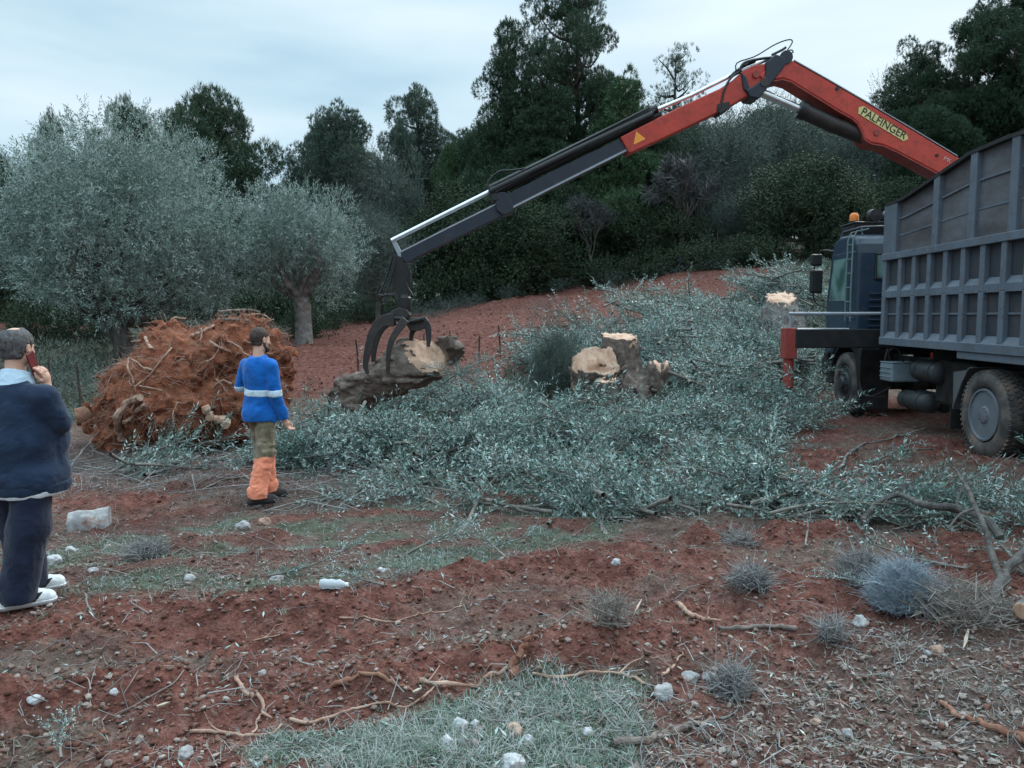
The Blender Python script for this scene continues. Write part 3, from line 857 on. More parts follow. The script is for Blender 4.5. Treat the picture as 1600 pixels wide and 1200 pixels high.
def heap(name, blobs, label, seed, scale=1.0, bare=0.0):
    r = np.random.default_rng(seed)
    vs, f0s, f1s, n = [], [], [], 0
    for (x, y, rx, ry, h, cnt) in blobs:
        main = r.uniform(0, 2 * np.pi)
        k = r.integers(0, 6, cnt)
        a = r.uniform(0, 2 * np.pi, cnt); q = np.sqrt(r.uniform(0, 1, cnt))
        bx, by = x + rx * q * np.cos(a), y + ry * q * np.sin(a)
        lump = 1.25 * fbm(bx * 1.5, by * 1.5, oct=2, seed=seed)
        top = h * np.clip(1 - q ** 2 * 0.9, 0.08, 1) * np.clip(0.90 + 1.05 * lump, 0.10, 2.0)
        bz = H(bx, by) + top * r.uniform(0.25, 1.0, cnt) ** 0.6
        yaw = main + 2.2 * fbm(bx * .8, by * .8, oct=2, seed=seed + 4) + r.normal(0, 0.55, cnt)
        D = np.stack([np.cos(yaw), np.sin(yaw), r.normal(0.05, 0.26, cnt)], 1)
        R = frames_from_dirs(D, up=np.array([0, 0, 1.0]))
        roll = r.normal(0, 0.5, cnt); c_, s_ = np.cos(roll), np.sin(roll)
        R = np.stack([R[:, :, 0], R[:, :, 1] * c_[:, None] + R[:, :, 2] * s_[:, None], -R[:, :, 1] * s_[:, None] + R[:, :, 2] * c_[:, None]], 2)
        sc = scale * r.uniform(0.75, 1.4, cnt)
        keep = r.random(cnt) < np.clip(0.70 + 0.9 * lump, 0.10, 1)
        k = np.where(keep, k, 9)
        pos_ = np.stack([bx, by, bz], 1) - R[:, :, 0] * (0.5 * sc)[:, None]
        for j in range(6):
            m = k == j
            if not m.any(): continue
            V0, f0, f1 = BOUGHS[j]
            V, (a0, a1) = stamp(V0, [f0, f1], R[m], sc[m], pos_[m])
            z = H(V[:, 0], V[:, 1]) + 0.004
            V[:, 2] = np.maximum(V[:, 2], z)
            vs.append(V); f0s.append(a0 + n); f1s.append(a1 + n); n += len(V)
    for (x, y, rx, ry, h, cnt) in blobs:      # bare limbs showing through the leaves
        for _ in range(max(1, cnt // 9)):
            a = r.uniform(0, 6.28); q = r.uniform(0, .9); c = np.array([x + rx * q * math.cos(a), y + ry * q * math.sin(a)])
            b = r.uniform(0, 6.28); L = r.uniform(.5, 1.2); d = np.array([math.cos(b), math.sin(b)]) * L / 2
            mid = c + r.normal(0, .07 * L, 2)
            pts = np.array([[*(c - d), 0], [*mid, 0], [*(c + d), 0]]); pts[:, 2] = H(pts[:, 0], pts[:, 1]) + h * np.array([.3, .95, .7]) * r.uniform(.4, 1.15) * max(.2, 1 - q * q) + .03
            r0 = r.uniform(.008, .022)
            V, Fs = tube_np(smooth_path(pts, 9), np.linspace(r0, r0 * .45, 9), 6, cap=False)
            vs.append(V); f0s.append(np.array(Fs) + n); n += len(V)
    me = np_mesh(name, np.concatenate(vs), [np.concatenate(f0s), np.concatenate(f1s)], [M['olive_stem'], M['cut_leaf']], [0, 1])
    return tag(link(name, me), label, 'branches', kind='stuff')
heap('cut_branch_heap', HEAPS_NEAR, 'wide heap of cut silvery olive branches in the middle of the clearing', 101, .92)
heap('cut_branch_heap', HEAPS_FAR, 'spread of cut olive branches behind the big double stump', 102, 1.15)
heap('cut_branch_heap', HEAPS_BACK, 'pale pile of cut branches farthest up the slope beside the truck cab', 103, 1.3)
heap('cut_branch_heap', HEAPS_RIGHT, 'loose pile of leafy cuttings in front of the rear truck wheel', 104, .72)
# ------------------------------------------------------------------ trees (crown + trunk meshes, shared by the copies)
def ell_clump(c, r, n, rg, up=0.3):
    """points and outward directions on and inside an ellipsoid clump"""
    d = rg.normal(size=(n, 3)); d /= np.linalg.norm(d, axis=1, keepdims=True)
    q = rg.uniform(0.45, 1.0, n) ** 0.5
    p = c + d * q[:, None] * r
    o = d + np.array([0, 0, up]) + rg.normal(0, 0.35, (n, 3))
    return p, o / np.linalg.norm(o, axis=1, keepdims=True)
def tuft(seed, n=9, L=0.26, w=0.03):
    r = np.random.default_rng(seed)
    D = np.stack([np.ones(n), r.normal(0, .55, n), r.normal(0, .55, n)], 1)
    R = frames_from_dirs(D, rng=r)
    V, (q,) = stamp(QUAD, [QF], R, np.stack([np.full(n, L) * r.uniform(.7, 1.1, n), np.full(n, w), np.full(n, L)], 1), np.zeros((n, 3)) + r.normal(0, .02, (n, 3)))
    return V, q
def make_tree(name, clumps, limbs, leaf, dens, leafm, barkm, seed, size=1.0, up=0.3):
    """clumps: list of (centre, radii); limbs: list of (points, radii)"""
    rg = np.random.default_rng(seed)
    pts, dirs = [], []
    for c, r in clumps:
        n = max(8, int(dens * (r[0] * r[1] * r[2]) ** (2 / 3)))
        p, o = ell_clump(np.array(c), np.array(r), n, rg, up)
        pts.append(p); dirs.append(o)
    pts = np.concatenate(pts); dirs = np.concatenate(dirs)
    R = frames_from_dirs(dirs, rng=rg)
    V0, q0 = leaf
    sc = size * rg.uniform(0.7, 1.3, len(pts))
    V, (q,) = stamp(V0, [q0], R, sc, pts)
    crown = np_mesh(name + '_crown', V, [q], leafm)
    tv, tq = tubes_q(limbs, 7)
    trunk = np_mesh(name + '_trunk', tv, [tq], barkm)
    return trunk, crown
def limb_to(a, b, r0, r1, rg, sag=0.12):
    a, b = np.array(a, float), np.array(b, float)
    L = np.linalg.norm(b - a)
    m = (a + b) / 2 + rg.normal(0, sag * L, 3) + np.array([0, 0, -0.05 * L])
    return smooth_path([a, m, b], 7), np.linspace(r0, r1, 7)

def pine(name, h, rad, base, seed, leafm, shape='cone', dens=250, n_l=26, cl=0.95):
    rg = np.random.default_rng(seed)
    lean = rg.normal(0, 0.05 * h, 2)
    tp = smooth_path([(0, 0, -0.4), (lean[0] * .2 + rg.normal(0, .2), lean[1] * .2, h * .35), (lean[0] * .7, lean[1] * .7, h * .7), (lean[0], lean[1], h * .97)], 12)
    limbs = [(tp, np.linspace(0.026 * h + .06, 0.03, 12))]
    clumps = []
    for i in range(n_l):
        u = base + (1 - base) * ((i + rg.uniform(0, 1)) / n_l)
        z = u * h
        ax = np.array([np.interp(z, tp[:, 2], tp[:, 0]), np.interp(z, tp[:, 2], tp[:, 1]), z])
        v = (u - base) / (1 - base)
        if shape == 'cone': prof = (1 - v) ** 0.75 * 0.95 + 0.12
        elif shape == 'dome': prof = math.sqrt(max(0.02, 1 - (1.55 * v - 0.55) ** 2)) if v > .35 else 0.75 + v * .7
        else: prof = (0.35 + 0.65 * math.sin(math.pi * min(1, v * 0.9 + 0.12)))
        L = rad * prof * rg.uniform(0.55, 1.18)
        a = i * 2.4 + rg.uniform(-.6, .6)
        end = ax + np.array([math.cos(a) * L, math.sin(a) * L, (0.28 - 0.1 * (1 - v)) * L + rg.normal(0, .25)])
        limbs.append(limb_to(ax - np.array([0, 0, 0.12 * L]), end, 0.05 + 0.018 * L, 0.015, rg))
        for s in np.linspace(0.45, 1.0, max(1, int(L / (cl * 0.85)) + 1)):
            c = ax + (end - ax) * s + rg.normal(0, 0.22, 3) * np.array([1, 1, .7])
            rr = cl * rg.uniform(0.5, 1.05) * (0.75 + .35 * (1 - v))
            clumps.append((c, (rr * 1.1, rr * 1.1, rr * rg.uniform(.5, .75))))
    clumps.append((tp[-1], (cl * .5, cl * .5, cl * .8)))
    return make_tree(name, clumps, limbs, tuft(seed, 9, 0.25, 0.024), dens, leafm, M['pine_bark'], seed + 1, 1.0, 0.5)

def dome_tree(name, rx, rz, z0, seed, leaf, leafm, barkm, nc, cr, dens, trunk_r, size=1.0, fork=0.9, lean=(0, 0), up=0.35, squash=.9, lobes=0):
    """broad crown of clumps over a forked trunk: olives and round bushes"""
    rg = np.random.default_rng(seed)
    clumps, limbs = [], []
    fk = np.array([lean[0], lean[1], fork])
    if trunk_r > 0:
        path = smooth_path([(0, 0, -.35), (lean[0] * .3 + .05, lean[1] * .4, fork * .5), fk], 7)
        limbs.append((path, np.array([1.5, 1.2, 1.02, .95, .95, 1.0, .9]) * trunk_r))
    lob = []
    for i in range(lobes):
        a = i * 2.4; zf = -0.72 + 1.62 * (i + .5) / lobes; rr_ = math.sqrt(max(0, 1 - min(1, zf * zf)))
        L = rg.uniform(.54, .68) * (1 if lobes < 30 else 1.12)
        lob.append((np.array([math.cos(a) * rr_ * rx * L, math.sin(a) * rr_ * rx * L, z0 + zf * rz * L]), (rg.uniform(.34, .52) if lobes < 30 else rg.uniform(.26, .40)) * (rx + rz) / 2))
    for i in range(nc):
        d = rg.normal(size=3); d /= np.linalg.norm(d)
        if lobes:
            lc_, lr_ = lob[i % lobes]
            c = lc_ + d * np.array([1, 1, .85]) * lr_ * rg.uniform(.5, 1.0) ** .5
            if c[2] < z0 - rz * 0.95: c[2] = z0 - rz * rg.uniform(.6, .95)
            r = cr * rg.uniform(0.6, 1.1)
            clumps.append((c, (r, r, r * squash)))
            if trunk_r > 0 and i < lobes: limbs.append(limb_to(fk, fk + (lc_ - fk) * .9, trunk_r * 0.45, 0.02, rg, .13))
            continue
        q = rg.uniform(0.25, 1.0) ** 0.4
        wob = 1 + 0.20 * math.sin(3 * math.atan2(d[1], d[0]) + seed) * (1 - abs(d[2])) + 0.12 * rg.normal()
        c = np.array([d[0] * rx * q * wob, d[1] * rx * q * wob, z0 + d[2] * rz * q * (1 + .07 * rg.normal())])
        if c[2] < z0 - rz * 0.8: c[2] = z0 - rz * rg.uniform(.4, .8)
        r = cr * rg.uniform(0.6, 1.15)
        clumps.append((c, (r, r, r * squash)))
        if trunk_r > 0 and (i % 6 == 0):
            limbs.append(limb_to(fk, fk + (c - fk) * .8, trunk_r * 0.42, 0.012, rg, .13))
    return make_tree(name, clumps, limbs, leaf, dens, leafm, barkm, seed + 2, size, up)

OL_SPRIG = leaf_sprig(9, 0.27, 0.075, 0.019, 5, ang=0.75)
DK_SPRIG = leaf_sprig(7, 0.22, 0.10, 0.045, 6, ang=0.9)
FINE_SPRIG = leaf_sprig(9, 0.42, 0.10, 0.022, 8, ang=0.6)
V_TREES = {
    'pine_a': pine('tall_pine', 14, 4.6, 0.16, 11, M['pine_leaf'], 'irr', n_l=46, cl=1.45),
    'pine_b': pine('pointed_pine', 12, 3.3, 0.10, 23, M['pine_leaf'], 'cone', n_l=40, cl=1.3),
    'pine_c': pine('round_pine', 8, 3.6, 0.22, 35, M['pine_leaf'], 'dome', n_l=34, cl=1.4),
    'pine_d': pine('bushy_pine', 8, 3.2, 0.08, 47, M['pine_grey'], 'irr', n_l=36, cl=1.2),
    'umbrella': pine('umbrella_pine', 10, 1.9, 0.56, 59, M['pine_grey'], 'dome', n_l=17, cl=1.05),
    'fresh': pine('young_pine', 7, 2.1, 0.08, 61, M['pine_light'], 'cone', n_l=28, cl=1.0),
    'thin': pine('thin_pine', 9, 1.8, 0.42, 73, M['pine_grey'], 'irr', dens=90, n_l=20, cl=0.8),
    'olive_big': dome_tree('big_olive', 3.0, 2.75, 3.05, 81, OL_SPRIG, M['olive_leaf'], M['bark'], 400, 0.46, 330, 0.27, 1.0, 1.0, (-.45, .1), lobes=34),
    'olive_mid': dome_tree('old_olive', 1.75, 1.75, 2.75, 93, OL_SPRIG, M['olive_leaf'], M['grey_bark'], 170, 0.40, 340, 0.27, 1.0, 1.35, (.05, .1), lobes=11),
    'olive_wild': dome_tree('wild_olive', 2.6, 2.6, 3.2, 97, FINE_SPRIG, M['grey_leaf'], M['bark'], 190, 0.62, 150, 0.18, 1.1, 1.2, lobes=12),
    'bush': dome_tree('round_bush', 2.7, 2.4, 2.4, 101, DK_SPRIG, M['dark_leaf'], M['bark'], 230, 0.55, 230, 0.15, 1.0, .8, lobes=16),
    'shrub': dome_tree('low_shrub', 1.25, 0.85, 0.75, 113, DK_SPRIG, M['dark_leaf'], M['bark'], 60, 0.38, 200, 0.05, 0.9, .3),
    'grey_shrub': dome_tree('grey_shrub', 1.0, 0.55, 0.5, 127, FINE_SPRIG, M['grey_leaf'], M['bark'], 44, 0.30, 170, 0.04, 0.7, .2),
}
V_SIZE = {'pine_a': (14.5, 4.6), 'pine_b': (12.5, 3.3), 'pine_c': (8.6, 3.6), 'pine_d': (8.6, 3.2), 'umbrella': (10.4, 1.9), 'fresh': (7.4, 2.1), 'thin': (9.4, 1.8),
          'olive_big': (6.1, 3.35), 'olive_mid': (4.65, 2.05), 'olive_wild': (6.1, 2.9), 'bush': (5.0, 3.0), 'shrub': (1.75, 1.5), 'grey_shrub': (1.15, 1.2)}
def bounds(k):
    tr, cr_ = V_TREES[k]
    co = np.empty(len(cr_.vertices) * 3, np.float32); cr_.vertices.foreach_get('co', co); co = co.reshape(-1, 3)
    return float(np.percentile(co[:, 2], 99.9)), float(np.percentile(np.abs(co[:, :2]), 98.5))
V_SIZE = {k: bounds(k) for k in V_TREES}
def bare_tree(name, h, seed, m, spread=.45, depth=4, r0=None, n0=4):
    rg = np.random.default_rng(seed); paths = []; tw0, tw1 = [], []
    def grow(p, d, L, r, lv):
        e = p + d * L
        mid = (p + e) / 2 + rg.normal(0, .07 * L, 3)
        paths.append((smooth_path([p, mid, e], 5), np.linspace(r, r * .6, 5)))
        if lv == 0:
            for _ in range(16):
                s = p + (e - p) * rg.uniform(.1, 1); dd = d + rg.normal(0, .55, 3); dd /= np.linalg.norm(dd)
                tw0.append(s); tw1.append(s + dd * L * rg.uniform(.3, .9))
            return
        for _ in range(rg.integers(3, 5) if lv > 1 else 4):
            dd = d + rg.normal(0, spread, 3) + np.array([0, 0, .12]); dd /= np.linalg.norm(dd)
            grow(p + (e - p) * rg.uniform(.55, 1), dd, L * rg.uniform(.6, .85), r * .55, lv - 1)
    grow(np.array([0, 0, -.2]), np.array([rg.normal(0, .1), rg.normal(0, .1), 1.]), h * .33, (r0 or h * .02), depth)
    V, Q = tubes_q(paths, 5)
    me1 = np_mesh(name + '_trunk', V, [Q], m)
    V2, Q2 = twig_tri(np.array(tw0), np.array(tw1), 0.008 + h * .0012, 0.003)
    me2 = np_mesh(name + '_twigs', V2, [Q2], M['bare_twig'])
    return me1, me2
V_TREES['bare'] = bare_tree('bare_tree', 5.0, 131, M['bark'])
V_SIZE['bare'] = (5.0, 1.9)
V_TREES['bare_small'] = bare_tree('bare_sapling', 2.0, 137, M['pale_bark'], depth=3)
V_SIZE['bare_small'] = (2.0, .8)

def plant(kind, name, px, Y, top, width, label, cat='tree', group=None, rz=None, crown='crown', x=None):
    """stands a tree where it grows; height and width come from how tall and wide it looks"""
    X = (px - 800) / F * Y if x is None else x
    g = H1(X, Y)
    h = CZ + (513 - top) / F * Y - g
    w = width / F * Y / 2
    vh, vr = V_SIZE[kind]
    sz, sx = h / vh, w / vr
    rz = (px * 0.7 + Y) % 6.28 if rz is None else rz
    o = thing(name, label, cat, (X, Y, g - 0.05), rz, group)
    tr, crn = V_TREES[kind]
    a = link('trunk', tr, o); b = link(crown, crn, o)
    a.scale = b.scale = (sx, sx, sz)
    return o
plant('olive_big', 'olive_tree', 198, 21.5, 190, 352, 'largest silver-green olive tree, standing behind the red root ball', rz=0.2)
plant('olive_mid', 'olive_tree', 474, 24.5, 288, 180, 'smaller olive tree with a gnarled grey trunk to the right of the big olive', rz=1.0)
plant('olive_wild', 'olive_tree', 592, 31, 322, 115, 'half hidden olive tree right behind the boom tip', rz=2.3)
T_ = [
 ('pine_c', 8, 36, 243, 105, 'dark broad pine at the left edge behind the big olive'),
 ('pine_d', 90, 47, 186, 75, 'pale thin crown rising over the left shoulder of the big olive'),
 ('pine_c', 208, 48, 163, 100, 'small dark pine crown just above the top of the big olive'),
 ('pine_c', 338, 40, 148, 195, 'full dark round-topped pine between the two olives'),
 ('pine_d', 540, 44, 176, 165, 'wide bushy greyish pine right of the smaller olive'),
 ('pine_d', 500, 49, 196, 90, 'ragged pine behind the bushy greyish pine'),
 ('umbrella', 672, 52, 140, 105, 'tall slim pine with a rounded umbrella crown standing clear against the sky'),
 ('umbrella', 640, 49, 190, 70, 'light slender pine just left of the umbrella pine'),
 ('fresh', 702, 45, 220, 90, 'bright green young pine below the umbrella pine'),
 ('pine_b', 788, 44, 52, 150, 'narrow pointed dark pine left of the tallest pine'),
 ('pine_a', 908, 45, -12, 185, 'tallest pine, its top cut by the upper edge of the photo'),
 ('pine_b', 850, 43, 120, 190, 'dense pine filling the space between the two highest tops'),
 ('fresh', 965, 42, 122, 175, 'fresh green pine directly under the right side of the tallest pine'),
 ('thin', 1045, 52, 78, 80, 'sparse pale pine seen through against the sky left of the orange knuckle'),
 ('bush', 735, 40, 290, 170, 'dark bushy tree low down behind the middle of the dark boom'),
 ('bush', 835, 39.3, 318, 170, 'dark broad bush at the field edge below the dark boom'),
 ('bush', 668, 41.5, 330, 130, 'dark bush at the field edge beside the half hidden olive'),
 ('pine_c', 1005, 45, 180, 150, 'dark pine behind the triangle sticker of the boom'),
 ('olive_wild', 1105, 46, 178, 150, 'grey-green wild olive under the orange outer boom'),
 ('olive_wild', 1190, 50, 160, 165, 'grey-green wild olive below the knuckle of the crane'),
 ('bush', 1256, 37.5, 248, 180, 'round dark green bush tree behind the truck cab'),
 ('olive_wild', 1310, 49, 196, 140, 'grey wild olive under the hydraulic cylinder'),
 ('olive_wild', 1366, 54, 190, 130, 'grey wild olive behind the orange main boom'),
 ('pine_a', 1432, 47, 78, 150, 'rounded dark pine right of the orange main boom'),
 ('pine_a', 1500, 46, 36, 185, 'broad dark pine above the front of the tipper body'),
 ('pine_a', 1590, 44, -20, 170, 'tall dark pine at the right edge of the photo'),
 ('pine_b', 1665, 46, 10, 170, 'dark pine beyond the right edge above the tipper'),
 ('bush', 1010, 40, 300, 130, 'dark low tree behind the bare grey trunks'),
 ('olive_wild', 1150, 41, 300, 110, 'grey scrubby tree left of the round dark bush tree'),
 ('bush', 900, 41, 290, 120, 'dark low tree behind the pale slender trunk'),
 ('bush', 1385, 44, 285, 140, 'dark low tree just above the truck cab'),
 ('olive_wild', 604, 43, 228, 130, 'grey-green wild olive behind the half hidden olive'),
 ('pine_c', 770, 47, 200, 130, 'dark pine directly behind the narrow pointed pine'),
]
for k, px, Y, top, w, lab in T_:
    nm = {'bush': 'broadleaf_tree', 'olive_wild': 'wild_olive_tree'}.get(k, 'pine_tree')
    plant(k, nm, px, Y, top, w, lab)
B_ = [(925, 38.6, 278, 95, 'bare grey tree with a pale slender trunk at the field edge'),
      (1060, 39.5, 215, 150, 'widest bare grey tree left of the round dark bush tree'),
      (1090, 42, 235, 110, 'bare grey tree half behind the widest bare tree'),
      (446, 50, 232, 70, 'leafless pale tree in the gap between the round-topped pine and the bushy pine'),
      (1000, 41, 260, 110, 'bare twiggy tree behind the dark low tree')]
for px, Y, top, w, lab in B_:
    plant('bare', 'bare_tree', px, Y, top, w, lab, crown='twigs')
plant('bare_small', 'bare_sapling', 1053, 37.5, 385, 40, 'pale leafless sapling at the upper edge of the red field', 'sapling', crown='twigs')
rr = random.Random(5)
for i in range(26):     # the wood goes on behind the first rows
    px = 705 + i * 38 + rr.uniform(-12, 12); Y = rr.uniform(56, 66)
    top = (215 if px < 1000 else 185 if px < 1380 else 120) + rr.uniform(-14, 25)
    plant(rr.choice(['pine_c', 'pine_d', 'olive_wild', 'bush']), 'wood_tree', px, Y, top, rr.uniform(130, 190), 'dark tree deep inside the wood, hidden up to its crown', group='trees deep inside the wood')
for i in range(9):
    px = -120 + i * 75 + rr.uniform(-10, 10); Y = rr.uniform(50, 58)
    plant(rr.choice(['bush', 'pine_d']), 'wood_tree', px, Y, 330 + rr.uniform(-15, 30), rr.uniform(110, 150), 'dark tree beyond the olive grove, hidden up to its crown', group='trees beyond the olive grove')
SH = [(640, 38.2, 430, 70), (690, 38.3, 415, 90), (760, 38.4, 395, 110), (830, 38.2, 395, 110), (905, 38.2, 410, 80), (955, 38.4, 395, 90), (1015, 38, 385, 80), (1085, 37.6, 372, 90), (1150, 37, 365, 80), (1096, 40.5, 335, 90), (1200, 36.6, 360, 100), (1300, 36, 345, 100),
      (560, 35, 445, 90), (600, 37, 425, 80), (510, 30, 470, 70)]
for px, Y, top, w in SH:
    plant('shrub', 'shrub', px, Y, top, w, 'dark low shrub in the row along the lower edge of the wood', 'shrub', 'shrubs along the edge of the wood')
for px, Y, top, w, lab in [(60, 25, 440, 85, 'dark shrub at the left under the big olive'), (575, 33, 455, 90, 'low green shrub behind the grapple rotator'), (480, 27, 475, 80, 'low green shrub at the foot of the smaller olive'),
                       (135, 25.5, 452, 95, 'dark shrub close to the trunk of the big olive')]:
    plant('shrub', 'shrub', px, Y, top, w, lab, 'shrub')
for px, Y, top, w in [(330, 36, 420, 110), (400, 35, 425, 110), (470, 37, 415, 110), (260, 36, 425, 110), (190, 37, 420, 110), (110, 37, 415, 110), (30, 37, 410, 120), (-40, 37, 410, 120)]:
    plant('shrub', 'shrub', px, Y, top, w, 'dark shrub low behind the olive trunks', 'shrub', 'shrubs behind the olives')
for px, Y, top, w in [(700, 35.5, 462, 60), (660, 35.5, 468, 60), (735, 36.3, 452, 60), (620, 33, 480, 55), (800, 36.8, 440, 50), (880, 37.2, 432, 60), (960, 37.4, 420, 70), (1040, 37.2, 408, 60), (1110, 36.8, 398, 60), (680, 33.2, 480, 50)]:
    plant('grey_shrub', 'grey_shrub', px, Y, top, w, 'grey dry shrub on the upper margin of the red field', 'shrub', 'grey shrubs along the field margin')
for px, Y, top, w, lab in [(870, 23.5, 462, 110, 'grey weedy bush on the near side of the red field'), (690, 16.5, 555, 80, 'grey twiggy bush right behind the grabbed log'), (600, 16.0, 560, 70, 'grey twiggy bush behind the left grapple arm'),
                           (1290, 19, 470, 90, 'grey dry bush beside the far stump'), (1180, 18.2, 478, 70, 'grey dry bush left of the far stump'), (120, 15.5, 545, 160, 'grey scrub between the near man and the root ball'), (60, 16.5, 540, 150, 'grey scrub behind the near man')]:
    plant('grey_shrub', 'grey_shrub', px, Y, top, w, lab, 'shrub')
plant('olive_wild', 'shrub', 866, 13.3, 506, 84, 'dark green upright bush left of the double olive stump', 'bush')

# ------------------------------------------------------------------ dry bushes in the foreground
def dry_bush(name, px, py, w, h, n, m, label, seed, fine=0.0022, lean=(0, 0), curl=.5):
    rg = np.random.default_rng(seed)
    g = G(px, py)
    p0, p1 = [], []
    for i in range(n):
        a = rg.uniform(0, 2 * np.pi); q = rg.uniform(0, 1) ** .6
        b = np.array([math.cos(a) * q * w * .25, math.sin(a) * q * w * .25, 0])
        d = np.array([math.cos(a) * q * w * .5 + lean[0], math.sin(a) * q * w * .5 + lean[1], h * math.sqrt(max(0.05, 1 - q * q)) * rg.uniform(.6, 1.05)])
        mid = b + (d - b) * rg.uniform(.4, .6) + rg.normal(0, .03, 3)
        p0 += [b, mid]; p1 += [mid, d]
        for _ in range(3):
            s = mid + (d - mid) * rg.uniform(0, .8); e = s + (rg.normal(0, 1, 3) * np.array([1, 1, .5]) + np.array([0, 0, curl])) * rg.uniform(.03, .085)
            p0.append(s); p1.append(e)
    V, Q = twig_tri(np.array(p0), np.array(p1), fine, fine * .5)
    V[:, 2] -= .01
    o = link(name, np_mesh(name, V, [Q], m), loc=tuple(g))
    return tag(o, label, 'bush')
dry_bush('dry_bush', 1412, 948, 0.38, 0.29, 2200, M['blue_twig'], 'ball-shaped blue-grey dry bush on the bare soil at the right', 1, .0014)
dry_bush('dry_bush', 1350, 905, 0.42, 0.20, 320, M['dry_twig'], 'grey dead twigs just behind the blue-grey bush', 2)
dry_bush('dry_bush', 1172, 915, 0.26, 0.12, 230, M['dry_twig'], 'small rounded grey bush between the clods and the boulder', 3)
dry_bush('dry_bush', 948, 975, 0.30, 0.20, 100, M['dry_brown'], 'open brownish dry bush on the red earth in the centre', 4)
dry_bush('dry_bush', 1142, 1088, 0.24, 0.16, 130, M['dry_twig'], 'pale feathery dry tuft beside the foreground stones', 5)
dry_bush('dry_bush', 1300, 1000, 0.22, 0.10, 80, M['dry_twig'], 'low dry tuft left of the angular grey stone', 6)
dry_bush('dry_bush', 1155, 848, 0.40, 0.09, 120, M['dry_twig'], 'flattened grey grass tuft on the dark clod', 7)
dry_bush('dry_bush', 1500, 960, 0.7, 0.22, 260, M['dry_brown'], 'tangle of grey brush under the forked branch', 8)
dry_bush('dry_bush', 230, 870, 0.35, 0.14, 170, M['dry_twig'], 'dark grassy tuft on the ridge right of the near man', 9)
dry_bush('dry_bush', 1420, 790, 0.8, 0.25, 260, M['dry_twig'], 'grey brush behind the arched branch end', 10)

# ------------------------------------------------------------------ grass, litter, clods, gravel (uncountable)
def scatter_pts(n, rg, ylo=2.5, yhi=13.0, bias=1.5):
    u = rg.uniform(0, 1, n)
    y = (ylo ** (1 - bias) + u * (yhi ** (1 - bias) - ylo ** (1 - bias))) ** (1 / (1 - bias))
    x = rg.uniform(-0.80, 0.80, n) * (y + 0.4)
    return x, y
def blades(name, n, keep, mat, lo, hi, wid, label, seed, flat=0.5, yhi=13., bias=1.5, k=3):
    rg = np.random.default_rng(seed)
    x, y = scatter_pts(n, rg, yhi=yhi, bias=bias)
    g, l, r_ = masks(x, y)
    cl = 0.5 + 0.5 * fbm(x * 2.3, y * 2.3, oct=3, seed=seed + 5)
    m = rg.uniform(0, 1, n) < keep(g, l, r_) * np.clip(cl * 1.7, 0, 1)
    x, y, cl = x[m], y[m], cl[m]
    N = len(x)
    z = H(x, y)
    P0 = np.repeat(np.stack([x, y, z], 1), k, 0) + rg.normal(0, .014, (N * k, 3)) * [1, 1, 0]
    L = rg.uniform(lo, hi, N * k) * np.repeat(np.clip(cl * 1.3, .55, 1.3), k)
    a = rg.uniform(0, 2 * np.pi, N * k); t = np.abs(rg.normal(flat, .35, N * k))
    d = np.stack([np.cos(a) * np.sin(t), np.sin(a) * np.sin(t), np.cos(t)], 1)
    s = np.stack([-np.sin(a), np.cos(a), np.zeros(N * k)], 1) * wid * rg.uniform(.7, 1.3, (N * k, 1))
    bend = np.stack([np.cos(a), np.sin(a), -np.ones(N * k) * .8], 1) * (L * rg.uniform(.05, .35, N * k))[:, None]
    mid = P0 + d * (L * .55)[:, None]; tip = P0 + d * L[:, None] + bend
    zt = H(tip[:, 0], tip[:, 1]) + .004; tip[:, 2] = np.maximum(tip[:, 2], zt)
    V = np.stack([P0 - s, P0 + s, mid + s * .8, mid - s * .8, tip], 1).reshape(-1, 3)
    b = (np.arange(N * k) * 5)[:, None]
    me = np_mesh(name, V, [b + [[0, 1, 2, 3]], b + [[3, 2, 4]]], mat)
    return tag(link(name, me), label, 'grass', kind='stuff')
blades('grass', 75000, lambda g, l, r: g * .95 + .03, M['grass'], .022, .068, .0019, 'short grey-green grass growing between the furrows', 201, .75)
blades('dry_grass', 50000, lambda g, l, r: g * .5 + l * .18 + .02, M['straw'], .04, .13, .0012, 'pale dry grass stalks among the green', 202, 1.0)
rg = np.random.default_rng(220)
x = rg.uniform(-26, 14, 26000); y = rg.uniform(13, 36, 26000)
g_, l_, r_ = masks(x, y)
m = rg.uniform(0, 1, len(x)) < g_ * .8
x, y = x[m], y[m]; N = len(x)
D = np.stack([rg.normal(0, .5, N), rg.normal(0, .5, N), np.ones(N)], 1)
V, (q,) = stamp(*(lambda s: (s[0], [s[1]]))(leaf_sprig(7, .2, .16, .03, 77, ang=.7)), frames_from_dirs(D, rng=rg), rg.uniform(.6, 1.5, N), np.stack([x, y, H(x, y)], 1))
tag(link('rough_grass', np_mesh('rough_grass', V, [q], M['field_grass'])), 'rough grey-green grass around the olives and up the slope', 'grass', kind='stuff')

